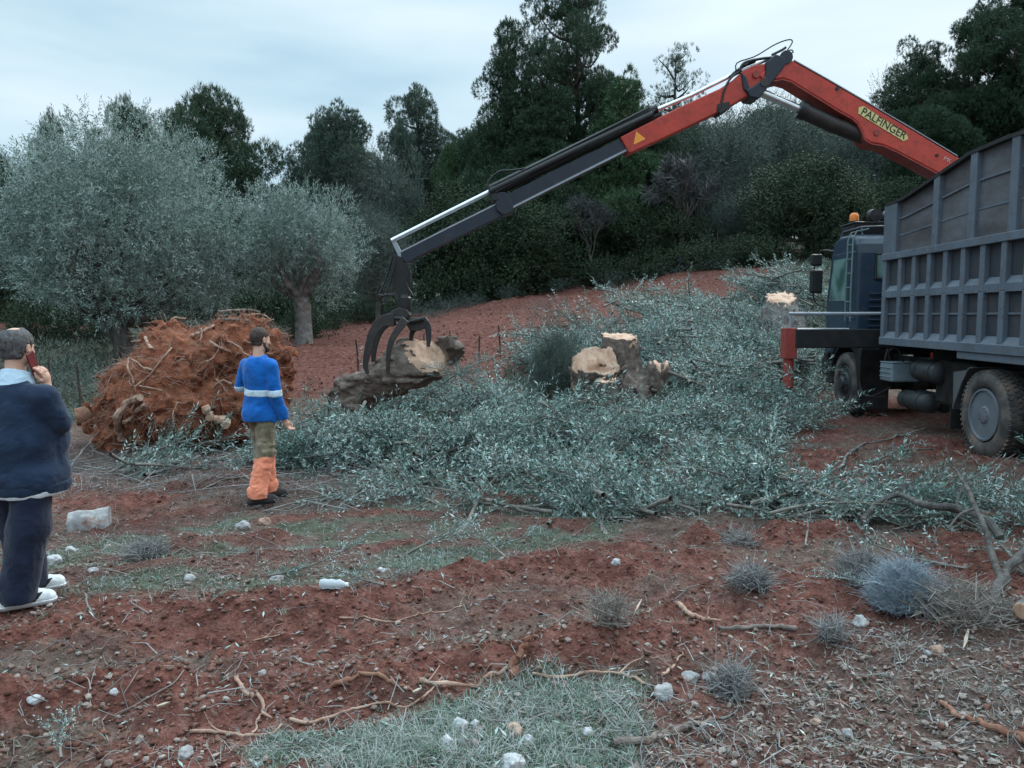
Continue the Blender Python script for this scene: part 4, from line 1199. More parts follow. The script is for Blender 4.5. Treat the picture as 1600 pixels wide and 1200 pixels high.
# twig litter: thin dry sticks lying flat
def twigs(name, n, keep, mat, lo, hi, r0, label, seed, lift=.02, yhi=13., bias=1.3):
    rg = np.random.default_rng(seed)
    x, y = scatter_pts(n, rg, yhi=yhi, bias=bias)
    g, l, r_ = masks(x, y)
    m = rg.uniform(0, 1, n) < keep(x, y, g, l)
    x, y = x[m], y[m]; N = len(x)
    a = rg.uniform(0, 2 * np.pi, N); L = rg.uniform(lo, hi, N)
    dx, dy = np.cos(a) * L / 2, np.sin(a) * L / 2
    kx, ky = rg.normal(0, .12, N) * L, rg.normal(0, .12, N) * L
    def pt(sx, kk): 
        px_, py_ = x + dx * sx + kx * kk, y + dy * sx + ky * kk
        return np.stack([px_, py_, H(px_, py_) + rg.uniform(0, lift, N)], 1)
    A, B, C_ = pt(-1, 0), pt(0, 1), pt(1, 0)
    rad = r0 * rg.uniform(.5, 1.4, N)
    V1, Q1 = twig_tri(A, B, rad, rad * .85); V2, Q2 = twig_tri(B, C_, rad * .85, rad * .5)
    me = np_mesh(name, np.concatenate([V1, V2]), [Q1, Q2 + len(V1)], mat)
    return tag(link(name, me), label, 'twigs', kind='stuff')
inC = lambda x, y: sstep(-.4, .4, -poly_sd(x, y, TWIGS_C))
twigs('twig_litter', 26000, lambda x, y, g, l: np.clip(.03 + l * .07 + inC(x, y) * .8 + g * .1, 0, 1), M['dry_twig'], .05, .24, .0026, 'grey dry twigs littering the ground', 211, .05)
twigs('twig_litter', 9000, lambda x, y, g, l: np.clip(.12 + l * .2, 0, 1), M['dry_brown'], .03, .13, .0026, 'short brown root bits strewn over the soil', 212, .02)
twigs('twig_litter', 3000, lambda x, y, g, l: inC(x, y), M['dry_twig'], .4, 1.1, .005, 'mat of long grey twigs left of the man in blue', 213, .14)
# flat fallen leaves
def lying(name, n, keep, mat, lo, hi, asp, label, seed, yhi=12., bias=1.6, tilt=.35, cat='leaves'):
    rg = np.random.default_rng(seed)
    x, y = scatter_pts(n, rg, yhi=yhi, bias=bias)
    g, l, r_ = masks(x, y)
    m = rg.uniform(0, 1, n) < keep(x, y, g, l)
    x, y = x[m], y[m]; N = len(x)
    D = np.stack([rg.normal(size=N), rg.normal(size=N), rg.normal(0, tilt, N)], 1)
    R = frames_from_dirs(D, up=np.array([0.02, 0.01, 1.0]))
    s = rg.uniform(lo, hi, N)
    V, (q,) = stamp(QUAD, [QF], R, np.stack([s, s * asp, s], 1), np.stack([x, y, H(x, y) + .006], 1))
    return tag(link(name, np_mesh(name, V, [q], mat)), label, cat, kind='stuff')
lying('leaf_litter', 42000, lambda x, y, g, l: np.clip(l * .75 + .06 + .1 * g, 0, 1), M['litter'], .018, .05, .32, 'dull fallen leaves and chips strewn over the soil', 215)
lying('olive_leaf_litter', 12000, lambda x, y, g, l: np.clip(g * .35 + .05 + sstep(6, 9, y) * .3, 0, 1), M['cut_leaf'], .035, .065, .22, 'single olive leaves dropped between the branches', 216)

def ico(seed, sub=1):
    bm = bmesh.new(); bmesh.ops.create_icosphere(bm, subdivisions=sub, radius=.5)
    V = np.array([v.co for v in bm.verts]); Fc = np.array([[v.index for v in f.verts] for f in bm.faces]); bm.free()
    r = np.random.default_rng(seed)
    V = V * (1 + .62 * fbm(V[:, 0] * 2.3 + seed * 9, V[:, 1] * 2.3, V[:, 2] * 2.3, oct=2, seed=seed)[:, None]) * [1, r.uniform(.6, 1), r.uniform(.4, .65)]
    return V, Fc
def lumps(name, n, keep, mat, lo, hi, label, seed, sub=1, yhi=12., bias=1.9, sink=.15, smooth=True, cat='stones'):
    rg = np.random.default_rng(seed)
    x, y = scatter_pts(n, rg, yhi=yhi, bias=bias)
    g, l, r_ = masks(x, y)
    m = rg.uniform(0, 1, n) < keep(x, y, g, l, r_)
    x, y = x[m], y[m]; N = len(x)
    s = lo + (hi - lo) * rg.uniform(0, 1, N) ** 4
    k = rg.integers(0, 6, N)
    Vs, Fs, o = [], [], 0
    for j in range(6):
        mm = k == j
        if not mm.any(): continue
        V0, f0 = ico(seed + j, sub)
        yaw = rg.uniform(0, 6.28, mm.sum()); D = np.stack([np.cos(yaw), np.sin(yaw), rg.normal(0, .3, mm.sum())], 1)
        V, (f,) = stamp(V0, [f0], frames_from_dirs(D, up=np.array([.01, 0, 1.])), s[mm], np.stack([x[mm], y[mm], H(x[mm], y[mm]) + s[mm] * sink], 1))
        Vs.append(V); Fs.append(f + o); o += len(V)
    return tag(link(name, np_mesh(name, np.concatenate(Vs), Fs, mat, smooth=smooth)), label, cat, kind='stuff')
def rdg(x, y):
    v = 0
    for pts, h, w in RIDGES: v = np.maximum(v, np.exp(-(line_dist(x, y, pts) / (w * 1.7)) ** 2))
    return v
lumps('soil_clods', 40000, lambda x, y, g, l, r: np.clip((.45 + rdg(x, y)) * (1 - g) * (1 - .45 * l), 0, 1), M['clod'], .005, .040, 'crumbs and clods of red earth', 301, cat='soil')
lumps('gravel', 40000, lambda x, y, g, l, r: np.clip(.3 + .5 * l - .2 * g, 0, 1), M['pebble'], .006, .045, 'small pebbles mixed into the soil', 321, sink=.2, smooth=False, cat='gravel')
rg = np.random.default_rng(340)
x = rg.uniform(-9.5, 12.5, 8000); y = rg.uniform(15.5, 38.5, 8000); m = poly_sd(x, y, FIELD_E) < 0
x, y = x[m], y[m]; N = len(x); V0, f0 = ico(341)
s = .02 + .09 * rg.uniform(0, 1, N) ** 4; D = rg.normal(size=(N, 3))
V, (f,) = stamp(V0, [f0], frames_from_dirs(D, rng=rg), s, np.stack([x, y, H(x, y) + s * .2], 1))
tag(link('field_clods', np_mesh('field_clods', V, [f], M['clod'])), 'stones and clods on the ploughed red field', 'soil', kind='stuff')
# ------------------------------------------------------------------ stones one can point at
def stone(px, py, w, mat, label, seed, flat=.75, rough=.16, name='stone', long=1.0, yaw=0, cut=5):
    """px, py: middle of its foot; w: width in photograph pixels"""
    g = G(px, py); w = w * .82; W = w / F * math.hypot(g[1], 1.0)
    r = np.random.default_rng(seed)
    h = W / 22
    s = SDF((-.75 * W,) * 3, (.75 * W,) * 3, h)
    s.ell((0, 0, 0), (W * .5, W * .5 / long, W * .42 * flat), k=0)
    for _ in range(cut):
        n = r.normal(size=3); n[2] = abs(n[2]) * .8; n /= np.linalg.norm(n)
        s.clip(n * W * np.array([.5, .5 / long, .42 * flat]) * r.uniform(.62, .86), n)
    s.noise(W * .06, 2.6 / W, 3, seed, band=W)
    s.noise(W * rough * .22, 9 / W, 3, seed + 1, band=W)
    o = s.build(name, mat, None, (g[0], g[1], g[2] + W * .42 * flat * .28))
    o.rotation_euler = (r.normal(0, .12), r.normal(0, .12), yaw)
    return tag(o, label, 'rock' if w > 37 else 'stone')
WR, RK, BR = M['white_rock'], M['rock'], M['brown_rock']
ST = [(717, 1135, 38, WR, 'round white stone on the grass, the upper of the foreground pair'), (743, 1131, 17, WR, 'small white stone touching the right of the upper white stone'),
      (699, 1166, 42, WR, 'white stone with grey pits, the lower of the foreground pair'), (297, 905, 26, RK, 'upright pale grey stone on the grass beyond the long ridge'),
      (962, 881, 20, WR, 'small white stone on the red soil under the leafy heap'), (1037, 1088, 50, RK, 'pointed pale grey stone at the end of the long root'),
      (1078, 1060, 34, RK, 'round grey stone behind the pointed stone'), (1108, 1062, 30, RK, 'flat grey stone right of the round grey stone'),
      (1345, 974, 38, RK, 'angular grey stone in front of the blue-grey bush'), (1464, 1018, 30, BR, 'reddish brown stone on the bare soil at the right'),
      (1448, 1022, 15, RK, 'little grey stone beside the reddish brown stone'), (1232, 788, 58, BR, 'big earth-stained boulder in front of the cut branches'),
      (598, 893, 20, WR, 'pale pebble-like stone between the bottle and the leafy clump'), (82, 880, 36, WR, 'white stone behind the shoes of the near man'),
      (110, 861, 24, WR, 'flat white stone near the long grey log'), (432, 906, 26, RK, 'grey stone left of the plastic bottle'),
      (380, 826, 34, RK, 'pale stone in front of the blue man, left one of the pair'), (413, 818, 28, BR, 'brownish stone in front of the blue man, right one of the pair'),
      (55, 1096, 28, WR, 'pale stone on the reddish bank at the lower left'), (917, 1146, 26, WR, 'half sunken pale stone in the grass patch'),
      (826, 1160, 28, WR, 'pale stone above the broken brick-red root stub'), (800, 1196, 52, WR, 'pale stone on the lower photo edge in the grass'), (1030, 1215, 40, BR, 'dull stone at the lower photo edge on the brown litter'),
      (1325, 1148, 26, RK, 'grey stone alone on the brown litter'), (985, 1152, 14, WR, 'tiny white stone beside the thick fallen branch'), (410, 1056, 22, RK, 'pale chipped stone on the reddish ground behind the forked root'),
      (290, 1180, 36, RK, 'pale stone sunk at the left end of the grass patch'), (145, 893, 20, WR, 'small pale stone right of the near man'),
      (1275, 1132, 22, BR, 'earthy stone left of the lone grey stone'), (180, 1085, 20, WR, 'small pale stone lying on the reddish bank')]
for i, (px, py, w, m, lab) in enumerate(ST):
    stone(px, py, w, m, lab, 400 + i, flat=.8 if i % 3 else .65, long=1.0 + .35 * ((i * 7) % 3) / 2, yaw=i * .9)
# long grey log with a white splinter on it
def log_sdf(name, a, b, ra, rb, mat, label, seed, cat='log', nz=.05, cutmat=None):
    a, b = np.array(a, float), np.array(b, float); c = (a + b) / 2
    lo, hi = np.minimum(a, b) - max(ra, rb) * 1.5, np.maximum(a, b) + max(ra, rb) * 1.5
    root = thing(name, label, cat, tuple(c))
    s = SDF(lo, hi, max(ra, rb) / 9)
    e = (b - a) / np.linalg.norm(b - a)
    s.cap(a - e * ra * .3, b + e * rb * .3, ra, rb, k=0)
    s.noise(nz, 4, 4, seed, band=.5)
    s.clip(a, -e); s.clip(b, e)
    V, Q = s.nets()
    fc = V[Q].mean(1)
    m = (np.abs((fc - a) @ e) < s.h * .8) | (np.abs((fc - b) @ e) < s.h * .8)
    V = V - c
    link('bark', np_mesh('bark', V, [Q[~m]], mat), root)
    if m.any(): link('cut_face', np_mesh('cut_face', V, [Q[m]], cutmat or M['cut_wood']), root)
    return root
g1, g2 = G(108, 828), G(172, 820)
grey_log = log_sdf('grey_log', g1 + [0, 0, .04], g2 + [0, 0, .03], .105, .09, M['rock'], 'weathered grey log end on the ground between the two men', 31, cutmat=M['rock'])
def chip(px0, py0, px1, py1, w, label, lift=.03):
    a, b = G(px0, py0), G(px1, py1); a[2] += lift; b[2] += lift * .4
    mb = MB(); d = b - a; L = np.linalg.norm(d); d /= L
    s = np.cross(d, [0, -.5, 1]); s /= np.linalg.norm(s)
    n = np.cross(s, d)
    A = [a - s * w * .2, a + s * w * .3, a + d * L * .5 + s * w * .5, b, a + d * L * .6 - s * w * .5]
    mb.prism(np.array(A), n * .012)
    return tag(mb.build('wood_chip', M['chip']), label, 'wood chip')
chip(156, 806, 167, 822, .03, 'bright split wood chip leaning on the grey log', .05)
chip(1512, 998, 1504, 1020, .018, 'pale splinter on the bare soil under the brush at the right')
chip(744, 755, 750, 780, .018, 'white splinter standing below the front leafy clump')
chip(645, 1093, 660, 1084, .012, 'pale sliver beside the long winding root')
chip(245, 1116, 266, 1107, .012, 'white sliver at the left edge of the grass patch')
chip(1002, 948, 990, 965, .010, 'thin pale stick end on the red earth')

# ------------------------------------------------------------------ roots and sticks lying about
def stick(name, pts, r0, r1, mat, label, cat, seed=0, forks=(), n=30, bump_=.25, lift=None, parent=None):
    """pts: pixels on the ground, (px, py) or (px, py, height)"""
    q = np.array([G(p[0], p[1]) + [0, 0, (p[2] if len(p) > 2 else 0)] for p in pts])
    path = smooth_path(q, n)
    rg = np.random.default_rng(seed)
    fine = np.stack([fbm(np.linspace(0, 5, n) * 1.7 + seed, np.full(n, k * 7.3), oct=3, seed=seed + k) for k in range(3)], 1) * r0 * .9
    path = path + fine * np.array([1, 1, .5])
    gz = H(path[:, 0], path[:, 1])
    r = np.linspace(r0, r1, n) * (1 + bump_ * fbm(np.linspace(0, 9, n), np.zeros(n) + seed, oct=2, seed=seed + 9))
    path[:, 2] = np.maximum(path[:, 2] + r * .6, gz + r * .45)
    mb = MB(); mb.tube(path, r, 9)
    for (u, dx, dy, dz, L, rr) in forks:
        i = int(u * (n - 1)); p = path[i]
        d = np.array([dx, dy, dz]) / np.linalg.norm([dx, dy, dz])
        fp = smooth_path([p, p + d * L * .5 + rg.normal(0, .05 * L, 3), p + d * L], 8)
        fp[:, 2] = np.maximum(fp[:, 2], H(fp[:, 0], fp[:, 1]) + rr * .5)
        mb.tube(fp, np.linspace(rr, rr * .4, 8), 6)
    o = mb.build(name, mat, parent, smooth=True)
    return tag(o, label, cat)
RT = M['root']
stick('root', [(455, 1128), (490, 1129), (545, 1113), (590, 1102), (635, 1108), (668, 1085), (690, 1062)], 0.0074, 0.0050, RT, 'long thin winding root along the upper edge of the grass patch', 'root', 1, n=44)
stick('root', [(655, 1066), (700, 1070), (748, 1072), (785, 1052), (822, 1030)], 0.0105, 0.0081, RT, 'smooth pale root rising to the dark stub in the centre foreground', 'root', 2, n=36, forks=[(.1, .5, .6, .5, .10, .005)])
stick('root', [(368, 1062), (388, 1088), (410, 1108), (408, 1128), (396, 1146)], 0.0118, 0.0050, RT, 'thick forked reddish root pointing down to the grass patch', 'root', 3, forks=[(.62, .6, -.5, 0, .08, .008)])
stick('root', [(522, 1078), (555, 1064), (585, 1060), (620, 1074), (645, 1080)], 0.0118, 0.0062, M['root_dirty'], 'arched soil-covered root half buried in the bank', 'root', 4)
stick('root', [(300, 1146), (345, 1148), (380, 1152), (420, 1148), (440, 1134)], 0.0087, 0.0043, RT, 'short pale root lying on the left end of the grass patch', 'root', 5, forks=[(.3, -.7, .5, .1, .16, .005)])
stick('root', [(830, 1054), (868, 1060), (905, 1055), (950, 1052), (985, 1060), (1018, 1072)], 0.0081, 0.0062, RT, 'knotted root running right from the dark stub', 'root', 6, n=40, forks=[(.15, -.3, .8, .3, .12, .006), (.7, .6, .5, .1, .2, .006)])
stick('root', [(1036, 1062), (1052, 1045), (1066, 1022)], 0.0087, 0.0037, RT, 'short bent root standing behind the pointed stone', 'root', 7, forks=[(.5, -.8, .3, .3, .12, .005)])
stick('root', [(530, 966), (575, 968), (612, 974), (650, 962), (700, 957), (722, 948)], 0.0062, 0.0037, RT, 'thin wavy root on the red earth left of the centre', 'root', 8, n=40, forks=[(.95, .2, .7, .2, .08, .004)])
stick('root', [(395, 1003), (425, 1000), (448, 990)], 0.0043, 0.0025, RT, 'thin forked rootlet on the dark soil', 'root', 9, forks=[(.3, .5, .7, .1, .14, .004)])
stick('root_stub', [(800, 1060), (812, 1042, .03), (828, 1028, .09)], .024, .015, M['root_dirty'], 'dark earth-covered root stub sticking up in the centre foreground', 'root', 10, n=14)
stick('root_stub', [(803, 1140), (812, 1158)], .022, .019, M['root'], 'short broken reddish root stub in the grass', 'root', 11, n=8)
stick('branch', [(960, 1168), (1010, 1155), (1055, 1143), (1112, 1128)], .019, .012, M['branch'], 'thick straight fallen branch on the border of the grass patch', 'branch', 12, n=30)
stick('branch', [(1112, 1128), (1135, 1124), (1152, 1108), (1154, 1088)], .006, .004, M['pale_bark'], 'thin curved twig at the end of the straight fallen branch', 'twig', 13)
stick('branch', [(1060, 945), (1075, 962), (1098, 968), (1112, 972)], .015, .012, M['root'], 'knobbly broken root end on the red earth', 'root', 14, forks=[(.8, .2, -.1, 1, .08, .008), (.9, .3, -.5, .2, .1, .01)])
stick('branch', [(1122, 982), (1160, 984), (1200, 980), (1242, 986)], .013, .015, M['branch'], 'half buried brown branch right of the knobbly root end', 'branch', 15)
stick('branch', [(1470, 1100), (1505, 1125), (1555, 1145), (1620, 1172)], .009, .017, M['root_dirty'], 'brown root coming in from the lower right edge', 'root', 16)
stick('branch', [(1310, 735), (1325, 712), (1350, 696), (1395, 686), (1445, 672)], .018, .010, M['pale_bark'], 'long curved bare branch in front of the truck', 'branch', 17, n=40, forks=[(.25, .2, -.3, .4, .25, .007), (.6, .5, .3, .3, .5, .006)])
stick('branch', [(1398, 706), (1450, 703), (1500, 712), (1535, 728)], .012, .007, M['branch'], 'thin bare branch lying before the rear wheel', 'branch', 18, n=36)
stick('branch', [(1345, 838, .10), (1378, 826, .22), (1405, 828, .27), (1440, 846, .26), (1490, 852, .26), (1530, 862, .22), (1562, 876, .12)], .020, .030, M['bark'], 'arched grey-brown bough with peeling bark at the right', 'branch', 19, n=44, forks=[(.35, .2, .1, 1, .2, .010), (.7, .5, .7, .3, .35, .012)])
stick('branch', [(1487, 800, .40), (1500, 835, .42), (1518, 872, .36), (1540, 905, .26), (1562, 935, .10)], .011, .020, M['bark'], 'dark slanting limb crossing the arched bough', 'branch', 20, n=40, forks=[(.55, -.6, -.3, -.25, .3, .014), (.3, .9, .2, .4, .5, .010), (.05, -.3, .1, 1, .18, .008)])
stick('branch', [(1545, 985), (1555, 950, .06), (1590, 915, .15), (1640, 880, .2)], .022, .032, M['bark'], 'grey bent limb at the right photo edge', 'branch', 21)
stick('twig', [(1258, 855), (1262, 835, .04), (1266, 820, .10)], .007, .004, M['pale_bark'], 'short pale twig stuck upright in the dark clod', 'twig', 22)
stick('twig', [(985, 790), (1010, 776, .06), (1050, 772, .08), (1085, 766, .03)], .010, .005, M['branch'], 'thin dark twig lying on the front of the cut leaves', 'twig', 23)
stick('branch', [(850, 752), (900, 748, .04), (930, 760, .04), (950, 770)], .012, .007, M['branch'], 'crooked twig in front of the heap below the big stump', 'twig', 24)
stick('branch', [(1075, 740), (1100, 756, .05), (1115, 775, .06), (1090, 795)], .010, .006, M['pale_bark'], 'hooked bare twig by the bare clod in the heap', 'twig', 25)
stick('branch', [(935, 708, .12), (965, 690, .3), (1010, 688, .30), (1050, 682, .25), (1120, 660, .25)], .045, .028, M['pale_bark'], 'stout pale limb lying on the cut branches', 'branch', 26, n=36)
stick('branch', [(870, 690, .35), (900, 694, .38), (940, 695, .33)], .02, .014, M['branch'], 'short dark limb among the cut leaves', 'branch', 27)
stick('branch', [(100, 748), (125, 722, .1), (155, 700, .24)], .012, .006, M['pale_bark'], 'pale bare stick leaning up in the twig mat', 'twig', 28, forks=[(.2, .5, .5, .5, .4, .006)])
stick('branch', [(310, 752), (380, 748), (470, 742), (560, 728), (635, 716)], .010, .006, M['branch'], 'long dark twig across the ground behind the man in blue', 'twig', 29, n=44)
stick('branch', [(410, 800), (470, 785), (540, 776), (620, 756)], .009, .005, M['pale_bark'], 'long pale twig in front of the boots of the man in blue', 'twig', 30, n=40)
stick('twig', [(133, 930), (138, 950), (148, 965)], .006, .003, M['pale_bark'], 'thin pale twig bent on the grass right of the near man', 'twig', 31)
stick('twig', [(0, 1165), (90, 1150), (180, 1118), (270, 1072), (320, 1040)], .003, .002, M['dry_brown'], 'very long thin stalk arching over the reddish bank', 'twig', 32, n=40)
a, b = G(1598, 985), G(1640, 960)
log_sdf('cut_log', a + [0, 0, .10], b + [0.1, .1, .12], .055, .06, M['grey_bark'], 'small log with a yellowish sawn end at the right photo edge', 33, nz=.015)

# leafy boughs one can tell apart
def loose_bough(px, py, yaw, s, label, k, lift=.05, tilt=.1, name='leafy_branch'):
    g = G(px, py)
    V0, f0, f1 = BOUGHS[k]
    R = np.array(Matrix.Rotation(yaw, 3, 'Z') @ Matrix.Rotation(-tilt, 3, 'Y'))
    V = (V0 - [.5, 0, 0]) * s @ R.T
    wz = H(V[:, 0] + g[0], V[:, 1] + g[1]) - g[2]
    V[:, 2] = np.maximum(V[:, 2] + lift, wz + .006)
    o = link(name, np_mesh(name, V, [f0, f1], [M['olive_stem'], M['cut_leaf']], [0, 1]), loc=tuple(g))
    return tag(o, label, 'branch')
LB = [(480, 895, .3, .55, 'small leafy olive sprig left of the plastic bottle', 0), (558, 918, 2.9, .4, 'leafy sprig lying right behind the bottle', 1), (345, 945, 1.4, .22, 'tiny olive sprig hanging on the long ridge', 2),
      (690, 865, .5, .6, 'olive sprig lying on the grass below the front leafy clump', 3), (770, 860, 2.0, .5, 'olive sprig on the grass right of the other one', 4), (820, 745, 2.6, .9, 'drooping leafy branch at the front of the heap', 5),
      (930, 790, .2, 1.0, 'leafy branch sticking out toward the red soil', 0), (1040, 800, 3.3, 1.0, 'broad leafy branch at the front right of the heap', 1), (1160, 790, .4, .9, 'leafy branch left of the stained boulder', 2),
      (1285, 815, -.3, .8, 'leafy branch tip drooping right of the stained boulder', 3), (1350, 930, 2.9, .35, 'small bright sprig left of the blue-grey bush', 4), (1585, 885, 1.3, .7, 'leafy spray at the right photo edge beside the slanting limb', 5),
      (1440, 890, 2.8, .7, 'leafy spray behind the blue-grey bush', 1), (90, 1180, 2.2, .3, 'pale leafy sprig at the lower left photo corner', 2), (230, 700, .1, .8, 'leafy branch at the foot of the root ball', 3), (235, 520, 1.9, .8, 'pale leafy shoot standing behind the root ball', 4),
      (800, 1085 - 230, .3, .4, 'sprig half hidden in the dry grass', 0), (1395, 720, .2, .6, 'leafy cutting on the bare soil beside the rear wheel', 5), (620, 905, 1.0, .25, 'tiny sprig beside the pale stone', 1), (1150, 745, 2.7, .8, 'leafy branch at the right of the bare clod', 0)]
for px, py, yaw, s, lab, k in LB:
    loose_bough(px, py, yaw, s, lab, k, tilt=1.1 if 'standing' in lab else .1)

# ------------------------------------------------------------------ plastic bottle
g = G(520, 922)
bt = thing('plastic_bottle', 'crumpled clear plastic bottle lying on the edge of the furrow', 'bottle', tuple(g + [0, 0, .035]), -.12)
MB().lathe((0, 0, 0), [(-.085, .0), (-.084, .026), (-.06, .034), (-.03, .029), (-.01, .034), (.02, .028), (.045, .033), (.07, .022), (.088, .013)], 20).build('body', M['bottle'], bt, smooth=True)
MB().lathe((0, 0, 0), [(.085, .0), (.086, .014), (.104, .014), (.105, 0)], 16).build('cap', M['shoe_white'], bt, smooth=True)

# ------------------------------------------------------------------ uprooted root ball
RBx, RBy = (302 - 800) / F * 11.6, 11.6
RB = np.array([RBx, RBy, H1(RBx, RBy)])
ball = thing('root_ball', 'huge uprooted olive root ball caked in red earth, taller than a man', 'root ball', tuple(RB))
s = SDF((-1.9, -1.5, -.15), (1.75, 1.5, 2.45), .034)
s.ell((.08, 0, .80), (1.18, 1.0, .78), k=0).ell((.58, .1, 1.30), (.72, .75, .64), k=.15).ell((-.62, .05, .66), (.66, .8, .72), k=.2).ell((0, .05, 1.32), (.75, .7, .5), k=.15).ell((.92, .1, .75), (.42, .7, .70), k=.2)
s.ell((-.98, -.1, .25), (.36, .5, .4), k=.2)
s.ell((.75, -.95, .02), (.85, .55, .36), k=.08, mode='cut')
s.noise(.13, 1.9, 4, 501, band=.9)
s.noise(.08, 4.2, 3, 505, band=.9, ridge=True)
s.noise(.05, 10, 3, 509, band=.9, ridge=True); s.noise(.025, 17, 2, 511, band=.9)
t = NT('root_ball_soil')
nb = t.noise(4, 7, 0.65); nc = t.noise(26, 5, 0.65); nd = t.noise(2.5, 5, .6, stretch=(1, 1, 3))
c = t.ramp(nb, [(0.3, (0.13, 0.042, 0.026)), (0.52, (0.26, 0.092, 0.052)), (0.75, (0.38, 0.165, 0.105))])
c = t.mix(t.math('MULTIPLY', t.ramp(nc, [(.5, 0.), (.7, 1.)]), .5), c, (0.085, 0.032, 0.022))
c = t.mix(t.math('MULTIPLY', t.ramp(nd, [(.55, 0.), (.7, 1.)]), .35), c, (0.30, 0.17, 0.12))
t.bump(t.math('ADD', nc, t.math('MULTIPLY', nb, .7)), .8, .05); M['ball_soil'] = t.out(c, .95, .1)
bV, bQ = s.nets()
link('soil', np_mesh('soil', bV, [bQ], M['ball_soil']), ball)
front = bV[(bV[:, 1] < .25) | (bV[:, 2] > 1.45)]
rg = np.random.default_rng(520)
ctr = np.array([0, 0, .9])
def hug(start, d, L, step=.06, lift=.0, wob=.35):
    p = front[np.argmin(((front - start) ** 2).sum(1))].copy(); out = [p]; d = np.array(d, float)
    for _ in range(int(L / step)):
        d = d + rg.normal(0, wob, 3) * .35; d /= np.linalg.norm(d)
        q = p + d * step
        q = .55 * q + .45 * front[np.argmin(((front - q) ** 2).sum(1))]
        nrm = (q - ctr); nrm /= np.linalg.norm(nrm)
        out.append(q + nrm * lift); p = q
    return np.array(out)
def ball_pt(px, py):
    d = ray(px, py); o = np.array([0, 0, CZ]) - RB
    best = front - o; tt = best @ d / (d @ d)
    dist = np.linalg.norm(best - tt[:, None] * d, axis=1) + .04 * tt
    return front[np.argmin(dist)]
def ball_root(pix, r0, r1, lift=.02, mat=None, n=22, tip=None):
    q = [ball_pt(*p) for p in pix]
    q = np.array(q); nr = q - ctr; nr /= np.linalg.norm(nr, axis=1, keepdims=True); q = q + nr * lift
    if tip is not None: q = np.concatenate([q, [q[-1] + np.array(tip)]])
    path = smooth_path(q, n) + rg.normal(0, r0 * .18, (n, 3))
    return MB().tube(path, np.linspace(r0, r1, n) * (1 + .15 * np.sin(np.arange(n) * 1.3)), 8).build('root', mat or M['root'], ball, smooth=True)
o = ball_root([(222, 620), (203, 628), (190, 648), (192, 672), (196, 684)], .055, .05, .05); o['label'] = 'thick pale broken root curving down'
ball_root([(232, 632), (216, 642), (208, 652)], .028, .024, .04, tip=(-.05, -.1, -.05))
o = ball_root([(318, 636), (330, 650), (348, 656)], .055, .05, .06, M['cut_wood'], tip=(.05, -.12, -.06)); o['label'] = 'thick root torn open to pale wood'
ball_root([(300, 528), (315, 520), (333, 513)], .028, .018, .03)
ball_root([(328, 535), (345, 545), (360, 552)], .020, .014, .03)
ball_root([(270, 545), (255, 562), (235, 585), (215, 605)], .012, .008, .03)
ball_root([(206, 560), (204, 575), (212, 590), (212, 600)], .015, .010, .04)
ball_root([(230, 530), (234, 540), (242, 550)], .022, .018, .05, tip=(.02, -.06, .02))
ball_root([(222, 605), (240, 606), (256, 610)], .013, .008, .03)
ball_root([(275, 665), (272, 645), (280, 628)], .010, .008, .06)
ball_root([(345, 690), (336, 660), (330, 640)], .010, .008, .08)
ball_root([(325, 480), (350, 484), (385, 478), (415, 476)], .022, .014, .05, M['branch'])
ball_root([(345, 502), (380, 504), (420, 505)], .020, .014, .04, M['branch'])
ball_root([(358, 600), (345, 595), (330, 606)], .016, .010, .05)
ball_root([(290, 490), (286, 480), (290, 470)], .010, .006, .04)
ball_root([(378, 480), (378, 472), (372, 466)], .022, .014, .03)
for i in range(70):
    st = front[rg.integers(len(front))]
    if st[2] < .3: continue
    p = hug(st, rg.normal(size=3) * [1, .3, .7], rg.uniform(.3, 1.0), lift=.012, wob=.5)
    if len(p) < 4: continue
    r0 = rg.uniform(.005, .016)
    MB().tube(smooth_path(p, len(p) * 2), np.linspace(r0, r0 * .5, len(p) * 2), 6).build('root', M['root'] if i % 3 else M['root_dirty'], ball, smooth=True)
p0 = []; p1 = []
for i in range(5200):
    st = front[rg.integers(len(front))]; nr = st - ctr; nr /= np.linalg.norm(nr)
    d = rg.normal(size=3) + nr * .3 + [0, 0, -.4]; d /= np.linalg.norm(d)
    p0.append(st); p1.append(st + d * rg.uniform(.04, .24))
V, Q = twig_tri(np.array(p0), np.array(p1), .0032, .0014)
tag(link('rootlets', np_mesh('rootlets', V, [Q], M['root']), ball), kind='stuff')
# sawn trunk end showing at the left of the ball
q = np.array([-1.42, -.25, .52])
mb = MB(); mb.tube(smooth_path([q + [.5, .2, .12], q + [.15, .05, .02], q + [-.18, -.12, -.04]], 10), np.array([.2, .19, .17, .16, .155, .15, .15, .145, .14, .13]), 14)
mb.build('sawn_root_end', M['root_dirty'], ball, smooth=True)

